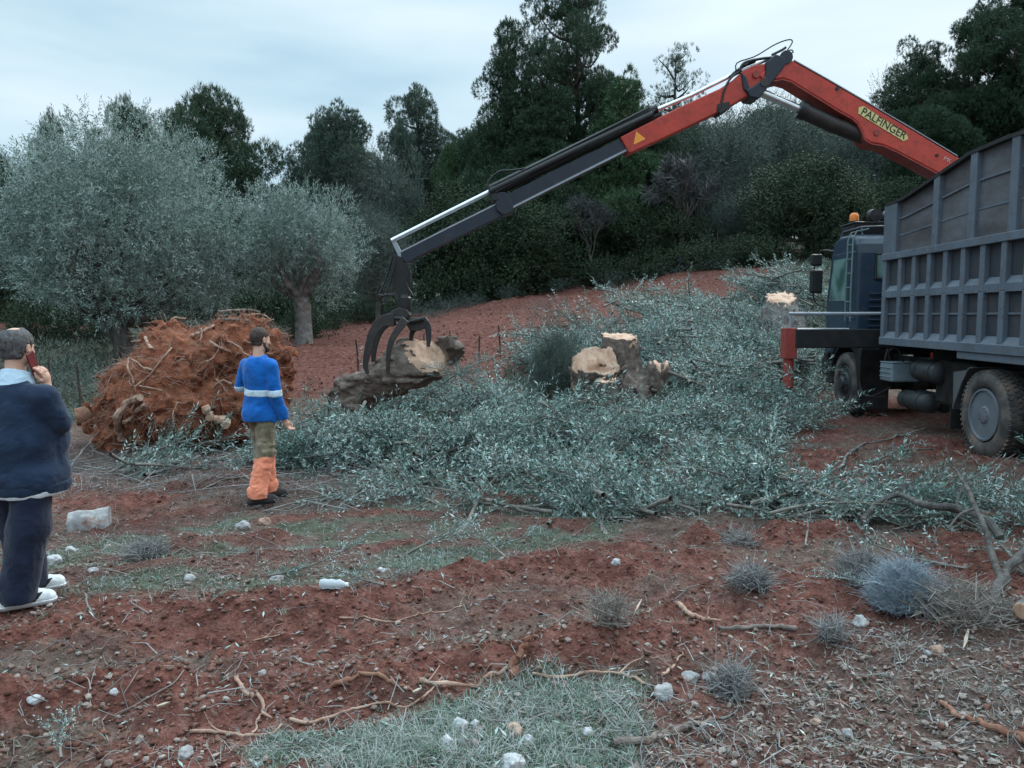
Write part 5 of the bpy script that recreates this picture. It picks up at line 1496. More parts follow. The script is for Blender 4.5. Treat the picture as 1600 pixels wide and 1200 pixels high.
# ------------------------------------------------------------------ stumps
def carve(root_c, lo, hi, h, trunks, extras, seed, nz=.07, barkm='lumpy_bark', slots=(), grain=(1, 1, .35)):
    """trunks: (a, b, ra, rb, plane point, plane normal); the planes become sawn faces"""
    s = SDF(lo, hi, h)
    for e in extras: s.ell(*e, k=.15)
    for a, b, ra, rb, pp, pn in trunks: s.cap(a, b, ra, rb, k=.10)
    s.noise(nz * 1.1, 3.2, 4, seed, stretch=grain, band=.6); s.noise(nz * .7, 9, 3, seed + 3, stretch=grain, band=.6, ridge=True)
    X, Y, Z = s.grid()
    for a, b, ra, rb, pp, pn in trunks:
        pn = np.array(pn, float) / np.linalg.norm(pn); pp = np.array(pp, float)
        dist = np.sqrt((X - pp[0]) ** 2 + (Y - pp[1]) ** 2 + (Z - pp[2]) ** 2)
        half = (X - pp[0]) * pn[0] + (Y - pp[1]) * pn[1] + (Z - pp[2]) * pn[2]
        half = half + .028 * fbm(X * 9, Y * 9, Z * 3, oct=3, seed=seed + 8)
        rad_ = np.sqrt(np.maximum(dist ** 2 - half ** 2, 0))
        cutv = np.maximum(np.maximum(-half, half - 1.2), rad_ - 1.25 * max(ra, rb))       # the wood sawn away
        s.d = np.maximum(s.d, -cutv).astype(np.float32)
    for a, b, r in slots: s.cap(a, b, r, r, k=0, mode='cut')
    V, Q = s.nets()
    fc = V[Q].mean(1)
    nrm = np.cross(V[Q[:, 2]] - V[Q[:, 0]], V[Q[:, 3]] - V[Q[:, 1]]); nrm /= np.linalg.norm(nrm, axis=1, keepdims=True) + 1e-9
    cutm = np.zeros(len(Q), bool)
    for a, b, ra, rb, pp, pn in trunks:
        pn = np.array(pn, float) / np.linalg.norm(pn)
        cutm |= (np.abs((fc - pp) @ pn) < .09) & (np.abs(nrm @ pn) > .60) & (np.linalg.norm(fc - pp, axis=1) < 1.65 * max(ra, rb))
    link('bark', np_mesh('bark', V, [Q[~cutm]], M[barkm]), root_c)
    link('sawn_face', np_mesh('sawn_face', V, [Q[cutm]], M['cut_wood']), root_c)
sx, sy = (940 - 800) / F * 13.2, 13.2
sg = H1(sx, sy)
stp = thing('olive_stump', 'broad double olive stump with pale sawn faces in the middle of the cut branches', 'stump', (sx, sy, sg))
zz = lambda py: CZ + (513 - py) / F * 13.0 - sg
xx = lambda px: (px - 940) / F * 13.0
carve(stp, (-1.2, -1.1, -.1), (1.3, .9, 1.7), .026, [
    ((.33, .25, .2), (.33, .25, 1.5), .36, .31, (.33, .25, zz(525)), (0.03, -.17, 1)),
    ((-.12, .0, .3), (-.15, -.6, 1.1), .42, .44, (xx(930), -.28, zz(556)), (-.12, -.85, .42)),
    ((.75, .05, .2), (.95, -.12, .9), .22, .20, (xx(1012), -.12, zz(556)), (.55, -.45, .75)),
    ((-.05, -.6, .1), (-.02, -.62, .9), .25, .25, (xx(932), -.62, zz(586)), (0, -.25, 1)),
  ], [((0, 0, .15), (.95, .7, .45)), ((.5, .1, .4), (.5, .5, .5))], 611,
  slots=[((xx(922), -.75, zz(553)), (xx(936), -.30, zz(572)), .022), ((xx(950), -.75, zz(553)), (xx(941), -.30, zz(572)), .022), ((xx(938), -.7, zz(560)), (xx(938), -.35, zz(572)), .014)])
sx, sy = (1217 - 800) / F * 19.0, 19.0
sg = H1(sx, sy)
st2 = thing('olive_stump', 'far olive stump with a ragged pale top near the truck cab', 'stump', (sx, sy, sg - .05))
zt = CZ + (513 - 464) / F * 19 - sg + .05
carve(st2, (-1.0, -.9, -.2), (1.0, .9, zt + .35), .035, [((0, 0, 0), (0, 0, zt + .3), .78, .22, (0, 0, zt), (-.05, -.45, 1))], [((0, 0, .2), (.8, .7, .65)), ((-.25, -.1, .45), (.4, .4, .4)), ((.3, 0, .4), (.4, .4, .35))], 621, nz=.12, barkm='grey_bark')
sx, sy = (1175 - 800) / F * 17.6, 17.6
# ------------------------------------------------------------------ the grabbed log
la, lb = P(541, 622, 12.3), P(676, 562, 12.0)
lc = (la + lb) / 2
glog = thing('olive_log', 'lumpy olive log with bright torn wood held by the grapple', 'log', tuple(lc))
a_, b_ = la - lc, lb - lc
e_ = (b_ - a_) / np.linalg.norm(b_ - a_)
carve(glog, a_ - .55, b_ + .55, .024, [
    (a_, b_ + e_ * .25, .23, .27, b_ + [-.12, -.10, .10], (.50, -.62, .60)),
    (b_ + e_ * -.25 + [0, 0, -.1], b_ + e_ * .3 + [0, -.02, -.15], .2, .17, b_ + e_ * .18 + [0, 0, -.15], (.95, -.3, .05)),
  ], [(a_ * .2 + b_ * .8 + [-.05, 0, .08], (.38, .3, .3)), (a_ * .95 + [0, 0, -.05], (.30, .26, .34)), ((a_ + b_) / 2 + [.05, 0, .04], (.42, .27, .26))], 631, nz=.075, grain=(.4, 1, 1))
bush_g = P(716, 578, 11.8)
V0, f0, f1 = BOUGHS[2]
parts_ = []
for i in range(9):
    R = rot_euler(0, -.5 + .12 * i, i * 1.9); parts_.append(((V0 - [.1, 0, 0]) * .55 @ R.T, [(f0, 0), (f1, 1)]))
V, Fs_, Ms_ = merge(parts_)
tag(link('leafy_branch', np_mesh('leafy_branch', V, Fs_, [M['olive_stem'], M['cut_leaf']], Ms_), loc=tuple(bush_g + [0, 0, -.1])), 'leafy bunch right beside the torn end of the grabbed log', 'branch')

# ------------------------------------------------------------------ wire fences
def fence(posts, Ys, h, label, seed, r=.022, wires=(.35, .6, .85)):
    g0 = None; base = []
    for px, Y in zip(posts, Ys):
        x = (px - 800) / F * Y; base.append(np.array([x, Y, H1(x, Y)]))
    root = thing('wire_fence', label, 'fence', tuple(base[0]))
    rg = np.random.default_rng(seed); tops = []
    for b in base:
        ln = rg.normal(0, .05, 2); tp = b + [ln[0], ln[1], h * rg.uniform(.85, 1.1)]
        tops.append(tp)
        MB().tube(np.array([b - [0, 0, .2], (b + tp) / 2 + rg.normal(0, .01, 3), tp]) - base[0], [r, r, r * .8], 6).build('post', M['pine_bark'], root, smooth=True)
    for w in wires:
        mb = MB()
        pts = np.array([b + (t_ - b) * w for b, t_ in zip(base, tops)]) - base[0]
        mb.tube(pts, .004, 4); mb.build('wire', M['dark_under'], root)
    return root
fence([560, 622, 665, 705, 748, 783, 833, 905, 960, 981, 1018, 1075], [18.4, 18.6, 18.8, 19, 19.2, 19.5, 19.7, 20.2, 21.2, 21.8, 22.2, 23.2], .80, 'sagging wire fence with thin dark posts below the ploughed red field', 5)
fence([20, 70, 122, 165], [14.0, 14.2, 13.2, 14.4], 1.25, 'wire fence with dark posts between the near man and the root ball', 6)
# ------------------------------------------------------------------ the tipper truck (x right, y forward, z up; origin under the first rear axle)
HD = math.radians(2.6)
TO = np.array([6.849, 9.115]); tz = 0.15
PIT = math.radians(0.95)
truck = thing('tipper_truck', 'grey high-sided tipper truck with a dark blue cab, parked at the right facing the wood', 'truck', (TO[0], TO[1], tz))
truck.rotation_euler = (PIT, 0, -HD)
TM = Matrix.Translation((TO[0], TO[1], tz)) @ Matrix.Rotation(-HD, 4, 'Z') @ Matrix.Rotation(PIT, 4, 'X')
def tw(p): return np.array(TM @ Vector(p))
K = 0.0
XL, XR = -1.25, 1.25
YF, YB = 2.86, -3.6
def zb(z, y): return z + K * y
ZB, ZM, ZT = 1.36, 2.09, 2.61          # bed floor, middle rail, top of the lower wall
mbp = MB()
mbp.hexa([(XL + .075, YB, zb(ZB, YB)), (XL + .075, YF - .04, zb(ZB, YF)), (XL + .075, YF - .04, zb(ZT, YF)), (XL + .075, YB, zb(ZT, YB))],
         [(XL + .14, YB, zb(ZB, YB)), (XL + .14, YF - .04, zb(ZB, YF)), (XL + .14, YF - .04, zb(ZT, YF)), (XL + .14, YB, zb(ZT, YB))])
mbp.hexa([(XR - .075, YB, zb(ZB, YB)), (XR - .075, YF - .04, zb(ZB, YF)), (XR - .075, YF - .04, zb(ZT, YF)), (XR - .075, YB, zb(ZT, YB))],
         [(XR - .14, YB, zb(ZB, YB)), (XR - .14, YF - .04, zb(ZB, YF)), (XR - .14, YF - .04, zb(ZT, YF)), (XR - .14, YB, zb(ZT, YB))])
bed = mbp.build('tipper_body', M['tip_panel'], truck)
# floor, front wall
m = MB()
m.hexa([(XL + .14, YB, zb(ZB, YB)), (XR - .14, YB, zb(ZB, YB)), (XR - .14, YF - .05, zb(ZB, YF)), (XL + .14, YF - .05, zb(ZB, YF))],
       [(XL + .14, YB, zb(ZB + .05, YB)), (XR - .14, YB, zb(ZB + .05, YB)), (XR - .14, YF - .05, zb(ZB + .05, YF)), (XL + .14, YF - .05, zb(ZB + .05, YF))])
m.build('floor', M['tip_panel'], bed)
m = MB(); m.box((0, YF - .02, zb((ZB + 3.3) / 2, YF)), (2.46, .05, 3.3 - ZB)); m.build('front_wall', M['tip_grey'], bed, bev=.006)
# bottom rail with a sloping top, middle rail with a sloping top, top rail
for sx_ in (-1, 1):
    def X(v): return sx_ * v
    rails = [(ZB - .085, ZB + .02, ZB + .12, 1.25, 'sill_rail'), (ZM - .10, ZM + .0, ZM + .085, 1.235, 'middle_rail')]
    for z0, z1, z2, xo, nm in rails:
        m = MB()
        prof = [(xo, z0), (xo, z1), (1.176, z2), (1.176, z0)]
        f = [(X(x), YF + .012, zb(z, YF)) for x, z in prof]; bk = [(X(x), YB, zb(z, YB)) for x, z in prof]
        m.hexa(bk, f); m.build(nm, M['tip_grey'], bed, bev=.006)
    m = MB(); f = lambda y: [(X(1.262), y, zb(ZT - .05, y)), (X(1.262), y, zb(ZT + .05, y)), (X(1.12), y, zb(ZT + .05, y)), (X(1.12), y, zb(ZT - .05, y))]
    m.hexa(f(YB), f(YF + .02)); m.build('top_rail', M['tip_grey'], bed, bev=.008)
    m = MB(); zbd = (ZB + ZM) / 2 + .02; f = lambda y: [(X(1.192), y, zb(zbd - .012, y)), (X(1.192), y, zb(zbd + .012, y)), (X(1.14), y, zb(zbd + .012, y)), (X(1.14), y, zb(zbd - .012, y))]
    m.hexa(f(YB), f(YF - .05)); m.build('bead', M['tip_grey'], bed)
    ys = [YF - .06] + [2.29 - .433 * i for i in range(14)]
    for i, y in enumerate(ys):
        wd = .11 if i == 0 else .105
        m = MB()
        for zlo, zhi in ((ZB + .10, ZM - .09), (ZM - .09, ZT - .045)):
            x0, x1 = X(1.243), X(1.170)
            m.hexa([(x0, y - wd / 2, zb(zlo - .07 if zlo < 1.6 else zlo, y)), (x0, y + wd / 2, zb(zlo - .07 if zlo < 1.6 else zlo, y)), (x0, y + wd / 2, zb(zhi, y)), (x0, y - wd / 2, zb(zhi, y))],
                   [(x1, y - wd / 2, zb(zlo, y)), (x1, y + wd / 2, zb(zlo, y)), (x1, y + wd / 2, zb(zhi, y)), (x1, y - wd / 2, zb(zhi, y))])
        m.build('rib', M['tip_grey'], bed, bev=.01)
    # upper boards, their posts and capping
    def top(y): return float(np.interp(y, [-3.6, -.8, -.3, .5, 1.42, 2.29, 2.86], [3.58, 3.69, 3.72, 3.70, 3.55, 3.41, 3.40]))
    pys = [YF - .21, 1.29, .40, -.44, -1.35, -2.3, -3.3]
    m = MB()
    yy = np.linspace(YB, YF - .05, 26)
    for y0, y1 in zip(yy[:-1], yy[1:]):
        for k in range(3):
            za, zc = [ (zb(ZT + .05, y) + (top(y) - zb(ZT + .05, y)) * k / 3 + .006, zb(ZT + .05, y) + (top(y) - zb(ZT + .05, y)) * (k + 1) / 3 - .012) for y in (y0, y1)]
            xo = X(1.20 - .012 * k)
            m.hexa([(xo, y0, za[0]), (xo, y1, zc[0]), (xo, y1, zc[1]), (xo, y0, za[1])], [(xo - X(.045), y0, za[0]), (xo - X(.045), y1, zc[0]), (xo - X(.045), y1, zc[1]), (xo - X(.045), y0, za[1])])
    m.build('side_boards', M['boards'], bed)
    for k in (1, 2):
        m = MB()
        for y0, y1 in zip(yy[:-1], yy[1:]):
            z0_, z1_ = [zb(ZT + .05, y) + (top(y) - zb(ZT + .05, y)) * k / 3 for y in (y0, y1)]
            A = lambda y, z: [(X(1.207), y, z - .014), (X(1.207), y, z + .010), (X(1.17), y, z + .010), (X(1.17), y, z - .014)]
            m.hexa(A(y0, z0_), A(y1, z1_))
        m.build('board_seam', M['tip_grey'], bed)
    for i, y in enumerate(pys):
        wd = .42 if i == 0 else .15
        m = MB(); zt_ = [top(y - wd / 2) - .01, top(y + wd / 2) - .01]; zb_ = zb(ZT + .04, y)
        m.hexa([(X(1.25), y - wd / 2, zb_), (X(1.25), y + wd / 2, zb_), (X(1.25), y + wd / 2, zt_[1]), (X(1.25), y - wd / 2, zt_[0])],
               [(X(1.13), y - wd / 2, zb_), (X(1.13), y + wd / 2, zb_), (X(1.13), y + wd / 2, zt_[1]), (X(1.13), y - wd / 2, zt_[0])])
        m.build('stake', M['tip_grey'], bed, bev=.01)
    m = MB()
    for y0, y1 in zip(yy[:-1], yy[1:]):
        A = lambda y: [(X(1.258), y, top(y) - .015), (X(1.258), y, top(y) + .03), (X(1.12), y, top(y) + .03), (X(1.12), y, top(y) - .015)]
        m.hexa(A(y0), A(y1))
    m.build('top_capping', M['black_steel'], bed)
m = MB(); m.box((-.95, -1.45, 1.225), (.55, 4.14, .096)); m.box((.95, -1.45, 1.225), (.55, 4.14, .096)); m.build('subframe', M['tip_grey'], truck, bev=.01)
m = MB()
for x in (-.42, .42): m.box((x, .85, .92), (.10, 8.7, .26))
for y in (-3, -1.3, 0, 1.5, 3.0, 4.4): m.box((0, y, .90), (.8, .12, .2))
for x in (-.42, .42): m.box((x, -.6, 1.16), (.16, 6.6, .22))
m.build('chassis', M['dark_under'], truck)
m = MB()
for y in (0, -1.37, 4.33): m.tube([(-1.0, y, .53), (1.0, y, .53)], .10, 12); m.lathe((0, y, .53), [(-.2, .1), (-.12, .24), (.12, .24), (.2, .1)], 20)
m.build('axles', M['dark_under'], truck)
# wheels: name > tyre, rim
def wheel(y, side, front=False, dual=False):
    R = .535; xo = side * 1.20
    w = bpy.data.objects.new('wheel', None); COL.objects.link(w); w.parent = truck; w.location = (xo, y, R)
    d = -side
    m = MB()
    prof = [(.03, .315), (.0, .335), (-.012, .37), (-.016, .42), (.0, .475), (.022, .512), (.05, .530), (.10, .535), (.20, .535), (.25, .530), (.278, .512), (.30, .475), (.312, .42), (.30, .36), (.27, .315)]
    m.lathe((0, 0, 0), [(d * a, r) for a, r in prof], 64)
    if dual: m.lathe((d * .34, 0, 0), [(d * a, r) for a, r in prof], 48)
    ty = m.build('tyre', M['tyre'], w, smooth=True)
    m = MB()
    for k in range(52):
        a = k * 2 * math.pi / 52
        for off, sh in ((.045, 0), (.115, .5), (.185, 0), (.255, .5)):
            aa = a + sh * 2 * math.pi / 52
            Rm = np.array(Matrix.Rotation(aa, 3, 'X') @ Matrix.Rotation(.35 if off < .15 else -.35, 3, 'Z'))
            rr_ = .534 if .08 < off < .22 else .524
            m.box((d * off, -math.sin(aa) * rr_, math.cos(aa) * rr_), (.060, .040, .026), Rm)
    m.build('tread_block', M['tyre'], w)
    ri = MB()
    if not front:      # deep dished rear rim with the hub sticking out
        ri.lathe((0, 0, 0), [(d * a, r) for a, r in [(.012, .318), (-.008, .312), (-.008, .290), (.03, .278), (.10, .272)]], 48)
        MB().lathe((0, 0, 0), [(d * a, r) for a, r in [(.10, .272), (.17, .262), (.20, .24), (.205, .15), (.17, .14), (.06, .13)]], 48).build('dish', M['rim_shade'], w, smooth=True)
        ri.lathe((0, 0, 0), [(d * a, r) for a, r in [(.06, .13), (.02, .118), (.0, .10), (-.01, .06), (-.012, .0)]], 32)
    else:
        ri.lathe((0, 0, 0), [(d * a, r) for a, r in [(.012, .318), (.0, .312), (.0, .296), (.05, .28), (.06, .25), (-.01, .19), (-.02, .15), (-.03, .12), (-.08, .105), (-.09, .0)]], 48)
    for k in range(10):
        a = k * .628; rr_ = .175 if not front else .165
        c = (d * (.185 if not front else -.02), math.cos(a) * rr_, math.sin(a) * rr_)
        ri.lathe(c, [(-d * .035, 0), (-d * .035, .012), (d * .01, .016)], 6)
    if not front:
        for k in range(10):
            a = k * .628; ri.lathe((0, math.cos(a) * .085, math.sin(a) * .085), [(-d * .012, 0), (-d * .012, .010), (d * .02, .012)], 6)
    ro = ri.build('rim', M['tank'] if front else M['rim'], w, smooth=True)
for s_ in (-1, 1):
    wheel(0, s_, dual=True); wheel(-1.37, s_, dual=True); wheel(4.33, s_, front=True)
# rear mudguards, front mudguard, flaps
for s_ in (-1, 1):
    m = MB()
    for yc in (0.0,):
        a = np.radians(np.linspace(18, 62, 8)); pr = [(math.cos(t_) * .66, math.sin(t_) * .62 + .53) for t_ in a]
        pr = [(.68, .52)] + pr
        for (y0, z0), (y1, z1) in zip(pr[:-1], pr[1:]):
            m.hexa([(s_ * 1.21, yc + y0, z0), (s_ * 1.21, yc + y1, z1), (s_ * 1.21, yc + y1 + .012, z1 + .012), (s_ * 1.21, yc + y0 + .012, z0 + .012)],
                   [(s_ * .62, yc + y0, z0), (s_ * .62, yc + y1, z1), (s_ * .62, yc + y1 + .012, z1 + .012), (s_ * .62, yc + y0 + .012, z0 + .012)])
    m.prism([(s_ * 1.215, .66, .55), (s_ * 1.215, .69, 1.00), (s_ * 1.215, .36, 1.05), (s_ * 1.215, .50, .86)], (-s_ * .02, 0, 0))
    m.build('mudguard', M['flap'], truck)
    m = MB(); m.prism([(s_ * 1.2, .72, .26), (s_ * 1.2, .74, .55), (s_ * .7, .74, .55), (s_ * .7, .72, .26)], (0, .02, 0)); m.build('mudflap', M['dark_under'], truck)
    m = MB()
    a = np.radians(np.linspace(-5, 175, 15)); pr = [(4.33 - math.cos(t_) * .68, math.sin(t_) * .66 + .55) for t_ in a]
    for (y0, z0), (y1, z1) in zip(pr[:-1], pr[1:]):
        m.hexa([(s_ * 1.20, y0, z0), (s_ * 1.20, y1, z1), (s_ * 1.20, y1, z1 + .03), (s_ * 1.20, y0, z0 + .03)], [(s_ * .75, y0, z0), (s_ * .75, y1, z1), (s_ * .75, y1, z1 + .03), (s_ * .75, y0, z0 + .03)])
    m.prism([(s_ * 1.205, 3.65, .16), (s_ * 1.205, 3.65, 1.16), (s_ * 1.205, 4.02, 1.24), (s_ * 1.205, 3.86, .95), (s_ * 1.205, 3.74, .62), (s_ * 1.205, 3.70, .16)], (-s_ * .03, 0, 0))
    m.box((s_ * .97, 3.64, .66), (.47, .03, 1.0))
    m.build('mudguard', M['dark_under'], truck)
# side gear between the axles
m = MB(); m.box((-1.02, 2.63, .86), (.42, .42, .28)); bb = m.build('battery_box', M['battery'], truck, bev=.025)
m = MB()
for k in range(3): m.box((-1.235, 2.63, .79 + k * .07), (.012, .38, .02))
m.box((-1.02, 2.63, 1.007), (.43, .43, .012)); m.build('lid', M['battery'], bb, bev=.006)
for (yc, zc, r_, ln) in ((1.75, .93, .15, .75), (2.10, .47, .135, .85)):
    m = MB(); m.lathe((-.98, yc, zc), [(-ln / 2, 0), (-ln / 2 + .01, r_ * .6), (-ln / 2 + .05, r_ * .97), (-ln / 2 + .07, r_), (ln / 2 - .07, r_), (ln / 2 - .05, r_ * .97), (ln / 2 - .01, r_ * .6), (ln / 2, 0)], 28, axis='y')
    for q_ in (-.2, .2): m.lathe((-.98, yc + q_, zc), [(-.02, r_ + .008), (.02, r_ + .008)], 28, axis='y')
    tk = m.build('air_tank', M['tank'], truck, smooth=True)
    m = MB(); m.lathe((-.72, yc + .1, zc - .01), [(-ln / 2, 0), (-ln / 2 + .01, r_ * .6), (-ln / 2 + .05, r_), (ln / 2 - .05, r_), (ln / 2, 0)], 24, axis='y'); m.build('air_tank', M['tank'], truck, smooth=True)
m = MB(); m.box((-.72, 1.15, .80), (.5, 1.0, .62)); m.build('fuel_tank', M['dark_under'], truck, bev=.05)
m = MB()
for (pts, r_) in [([(-1.23, 3.62, 1.05), (-1.25, 3.5, .55), (-1.2, 3.2, .42), (-1.1, 2.7, .62)], .012), ([(-1.22, 3.62, .48), (-1.2, 3.3, .40), (-1.1, 2.9, .45)], .010), ([(-1.0, 2.9, .9), (-1.1, 2.85, 1.15), (-1.0, 2.75, 1.2), (-.9, 2.7, .9)], .016), ([(-1.05, 3.0, 1.2), (-1.1, 2.95, 1.0), (-1.0, 2.9, .8)], .014)]:
    m.tube(smooth_path(pts, 14), r_, 6)
m.build('air_hoses', M['black'], truck, smooth=True)
# cab
CB, CF = 3.98, 5.38
cz0, cz1 = .98, 3.02
prof = [(CB, 1.22), (CB, 2.78), (CB + .03, 2.93), (CB + .14, 3.07), (CB + .4, 3.12), (CF - .55, 3.13), (CF - .30, 3.05), (CF - .20, 2.88), (CF + .02, 2.0), (CF + .05, 1.0), (CF - .35, 1.0), (CF - .42, 1.22)]
m = MB(); m.prism([(-1.19, y, z) for y, z in prof], (2.38, 0, 0)); cab = m.build('cab', M['cab_blue'], truck, bev=.07)
cab.modifiers[0].segments = 4
m = MB(); pr = [(CF - .50, 1.12), (CF - .50, 2.0), (CF - .46, 2.74), (CF - .14, 2.72), (CF - .0, 2.0), (CF + .02, 1.12)]
pr = [(CB + .30, 1.25), (CB + .30, 2.82), (CF - .30, 2.82), (CF - .10, 2.0), (CF - .08, 1.25)]
for s_ in (-1, 1):
    m = MB(); m.prism([(s_ * 1.20, y, z) for y, z in pr], (-s_ * .03, 0, 0)); dr = m.build('door', M['cab_blue'], truck, bev=.012)
    m = MB(); m.prism([(s_ * 1.206, y, z) for y, z in [(CB + .38, 1.98), (CB + .38, 2.72), (CF - .36, 2.72), (CF - .20, 1.98)]], (-s_ * .012, 0, 0)); m.build('window', M['side_glass'], dr)
    m = MB(); m.tube([(s_ * 1.215, CB + .40, 1.80), (s_ * 1.235, CB + .44, 1.80), (s_ * 1.235, CB + .56, 1.80), (s_ * 1.215, CB + .60, 1.80)], .012, 6); m.build('handle', M['black'], dr)
    # mirrors on a tube arm
    m = MB(); m.tube(smooth_path([(s_ * 1.17, CF - .25, 2.90), (s_ * 1.30, CF + .10, 2.92), (s_ * 1.38, CF + .14, 2.6), (s_ * 1.38, CF + .14, 2.1), (s_ * 1.32, CF + .10, 1.95), (s_ * 1.17, CF - .1, 1.85)], 22), .014, 6); mi = m.build('mirror_arm', M['black'], truck, smooth=True)
    m = MB(); m.box((s_ * 1.36, CF + .08, 2.36), (.23, .10, .44)); m.build('mirror', M['black'], mi, bev=.03)
    m = MB(); m.box((s_ * 1.37, CF + .08, 2.76), (.21, .09, .22)); m.build('wide_mirror', M['black'], mi, bev=.03)
m = MB(); m.prism([(-1.02, CF - .165, 2.80), (1.02, CF - .165, 2.80), (1.02, CF + .02, 2.05), (-1.02, CF + .02, 2.05)], (0, .02, .003)); m.build('windscreen', M['glass'], cab)
m = MB(); m.prism([(-.86, CB - .016, 2.36), (-.30, CB - .016, 2.36), (-.30, CB - .016, 2.74), (-.86, CB - .016, 2.74)], (0, .02, 0)); rw = m.build('rear_window', M['side_glass'], truck, bev=.004)
m = MB(); fr = [(-.88, 2.34), (-.28, 2.34), (-.28, 2.76), (-.88, 2.76)]
m.tube([(x, CB - .012, z) for x, z in fr + fr[:1]], .022, 6); m.build('window_seal', M['black'], rw)
m = MB()
for k in range(7): m.box((-.55, CB - .012, 1.42 + k * .11), (.85, .035, .045), rot_euler(.35, 0, 0))
m.build('louvre_panel', M['cab_blue'], cab, bev=.006)
m = MB()
for y in (CB + .03, CB + .25): m.tube([(-1.26, y, 1.62), (-1.27, y, 2.1), (-1.26, y, 3.0), (-1.20, y + .02, 3.14), (-1.0, y + .02, 3.18)], .014, 7)
for k in range(6): m.tube([(-1.265, CB + .03, 1.72 + k * .24), (-1.265, CB + .25, 1.72 + k * .24)], .011, 6)
for z in (1.68, 2.8): 
    for y in (CB + .08, CB + .25): m.tube([(-1.26, y, z), (-1.15, y, z)], .01, 6)
m.build('ladder', M['ladder'], cab, smooth=True)
m = MB(); m.tube([(-1.1, CB + .05, 3.06), (-1.1, CB + .1, 3.22), (-.8, CB + .1, 3.23), (1.0, CB + .1, 3.23)], .013, 6); m.tube([(-1.12, CF - .4, 3.08), (-1.1, CF - .5, 3.22), (-1.1, CB + .1, 3.22)], .013, 6); m.build('roof_rail', M['tip_grey'], cab, smooth=True)
m = MB(); m.prism([(-1.08, CF - .22, 3.02), (-1.08, CF - .30, 3.30), (-1.08, CF - .95, 3.32), (-1.08, CF - .90, 3.10)], (2.16, 0, 0)); m.box((0, CF - .62, 3.335), (2.2, .68, .03)); m.build('roof_box', M['black_steel'], cab, bev=.02)
bc = MB().lathe((-1.0, CF - .70, 3.345), [(0, .0), (0, .085), (.04, .085), (.045, .07)], 20, axis='z').build('beacon', M['black'], truck, smooth=True)
MB().lathe((-1.0, CF - .70, 3.385), [(0, .078), (.05, .08), (.11, .074), (.14, .05), (.15, .0)], 22, axis='z').build('lens', M['amber'], bc, smooth=True)
m = MB(); m.lathe((-.72, CF - .8, 3.46), [(-.16, 0), (-.15, .11), (.0, .12), (.08, .07), (.12, 0)], 22, axis='y'); m.build('spotlight', M['black'], cab, smooth=True)
m = MB(); m.lathe((-.46, CF - .8, 3.46), [(-.16, 0), (-.15, .10), (.0, .11), (.08, .07), (.12, 0)], 22, axis='y'); m.build('spotlight', M['tip_grey'], cab, smooth=True)
m = MB(); m.box((-.22, CB + .55, 3.42), (.20, .36, .46)); m.build('roof_unit', M['shoe_white'], cab, bev=.02)
m = MB(); m.box((0, CF + .0, .78), (2.4, .22, .34)); bp = m.build('bumper', M['black_steel'], truck, bev=.03)
for s_ in (-1, 1):
    m = MB(); m.box((s_ * .85, CF + .11, .80), (.34, .03, .18)); m.build('headlight', M['side_glass'], bp, bev=.01)
    m = MB(); m.box((s_ * 1.02, 5.10, .78), (.34, .30, .06)); m.box((s_ * 1.02, 5.10, .50), (.34, .30, .05)); m.box((s_ * 1.17, 5.10, .66), (.03, .32, .34)); m.build('step', M['black_steel'], truck, bev=.01)
m = MB(); m.box((-1.16, CF - .08, .9), (.10, .16, .30)); m.build('side_lamp', M['black'], bp, bev=.03)

# ------------------------------------------------------------------ the loader crane between cab and body
cb = tw((.35, 3.42, .95))
crane = thing('loader_crane', 'orange and dark blue folding loader crane reaching out to the left', 'crane', tuple(cb))
ctip = P(612, 385, 12.0)
e1 = np.array([ctip[0] - cb[0], ctip[1] - cb[1], 0]); e1 /= np.linalg.norm(e1)
n_ = np.array([e1[1], -e1[0], 0]);  n_ = n_ if n_[1] < 0 else -n_        # toward the camera
EYE = np.array([0, 0, CZ])
def BP(px, py, off=0.0):
    d = ray(px, py); p0 = cb + n_ * off
    return EYE + d * (((p0 - EYE) @ n_) / (d @ n_))
def slab(mb, pix, w):
    """side profile at its real distance, w metres thick, centred on the crane's plane"""
    mb.prism(np.array([BP(x, y, w / 2) for x, y in pix]) - cb, -n_ * w); return mb
def btube(mb, pix, r, off=0.0, n=10, sm=None):
    pts = np.array([BP(p[0], p[1], off if len(p) < 3 else p[2]) for p in pix]) - cb
    mb.tube(pts if sm is None else smooth_path(pts, sm), r, n); return mb
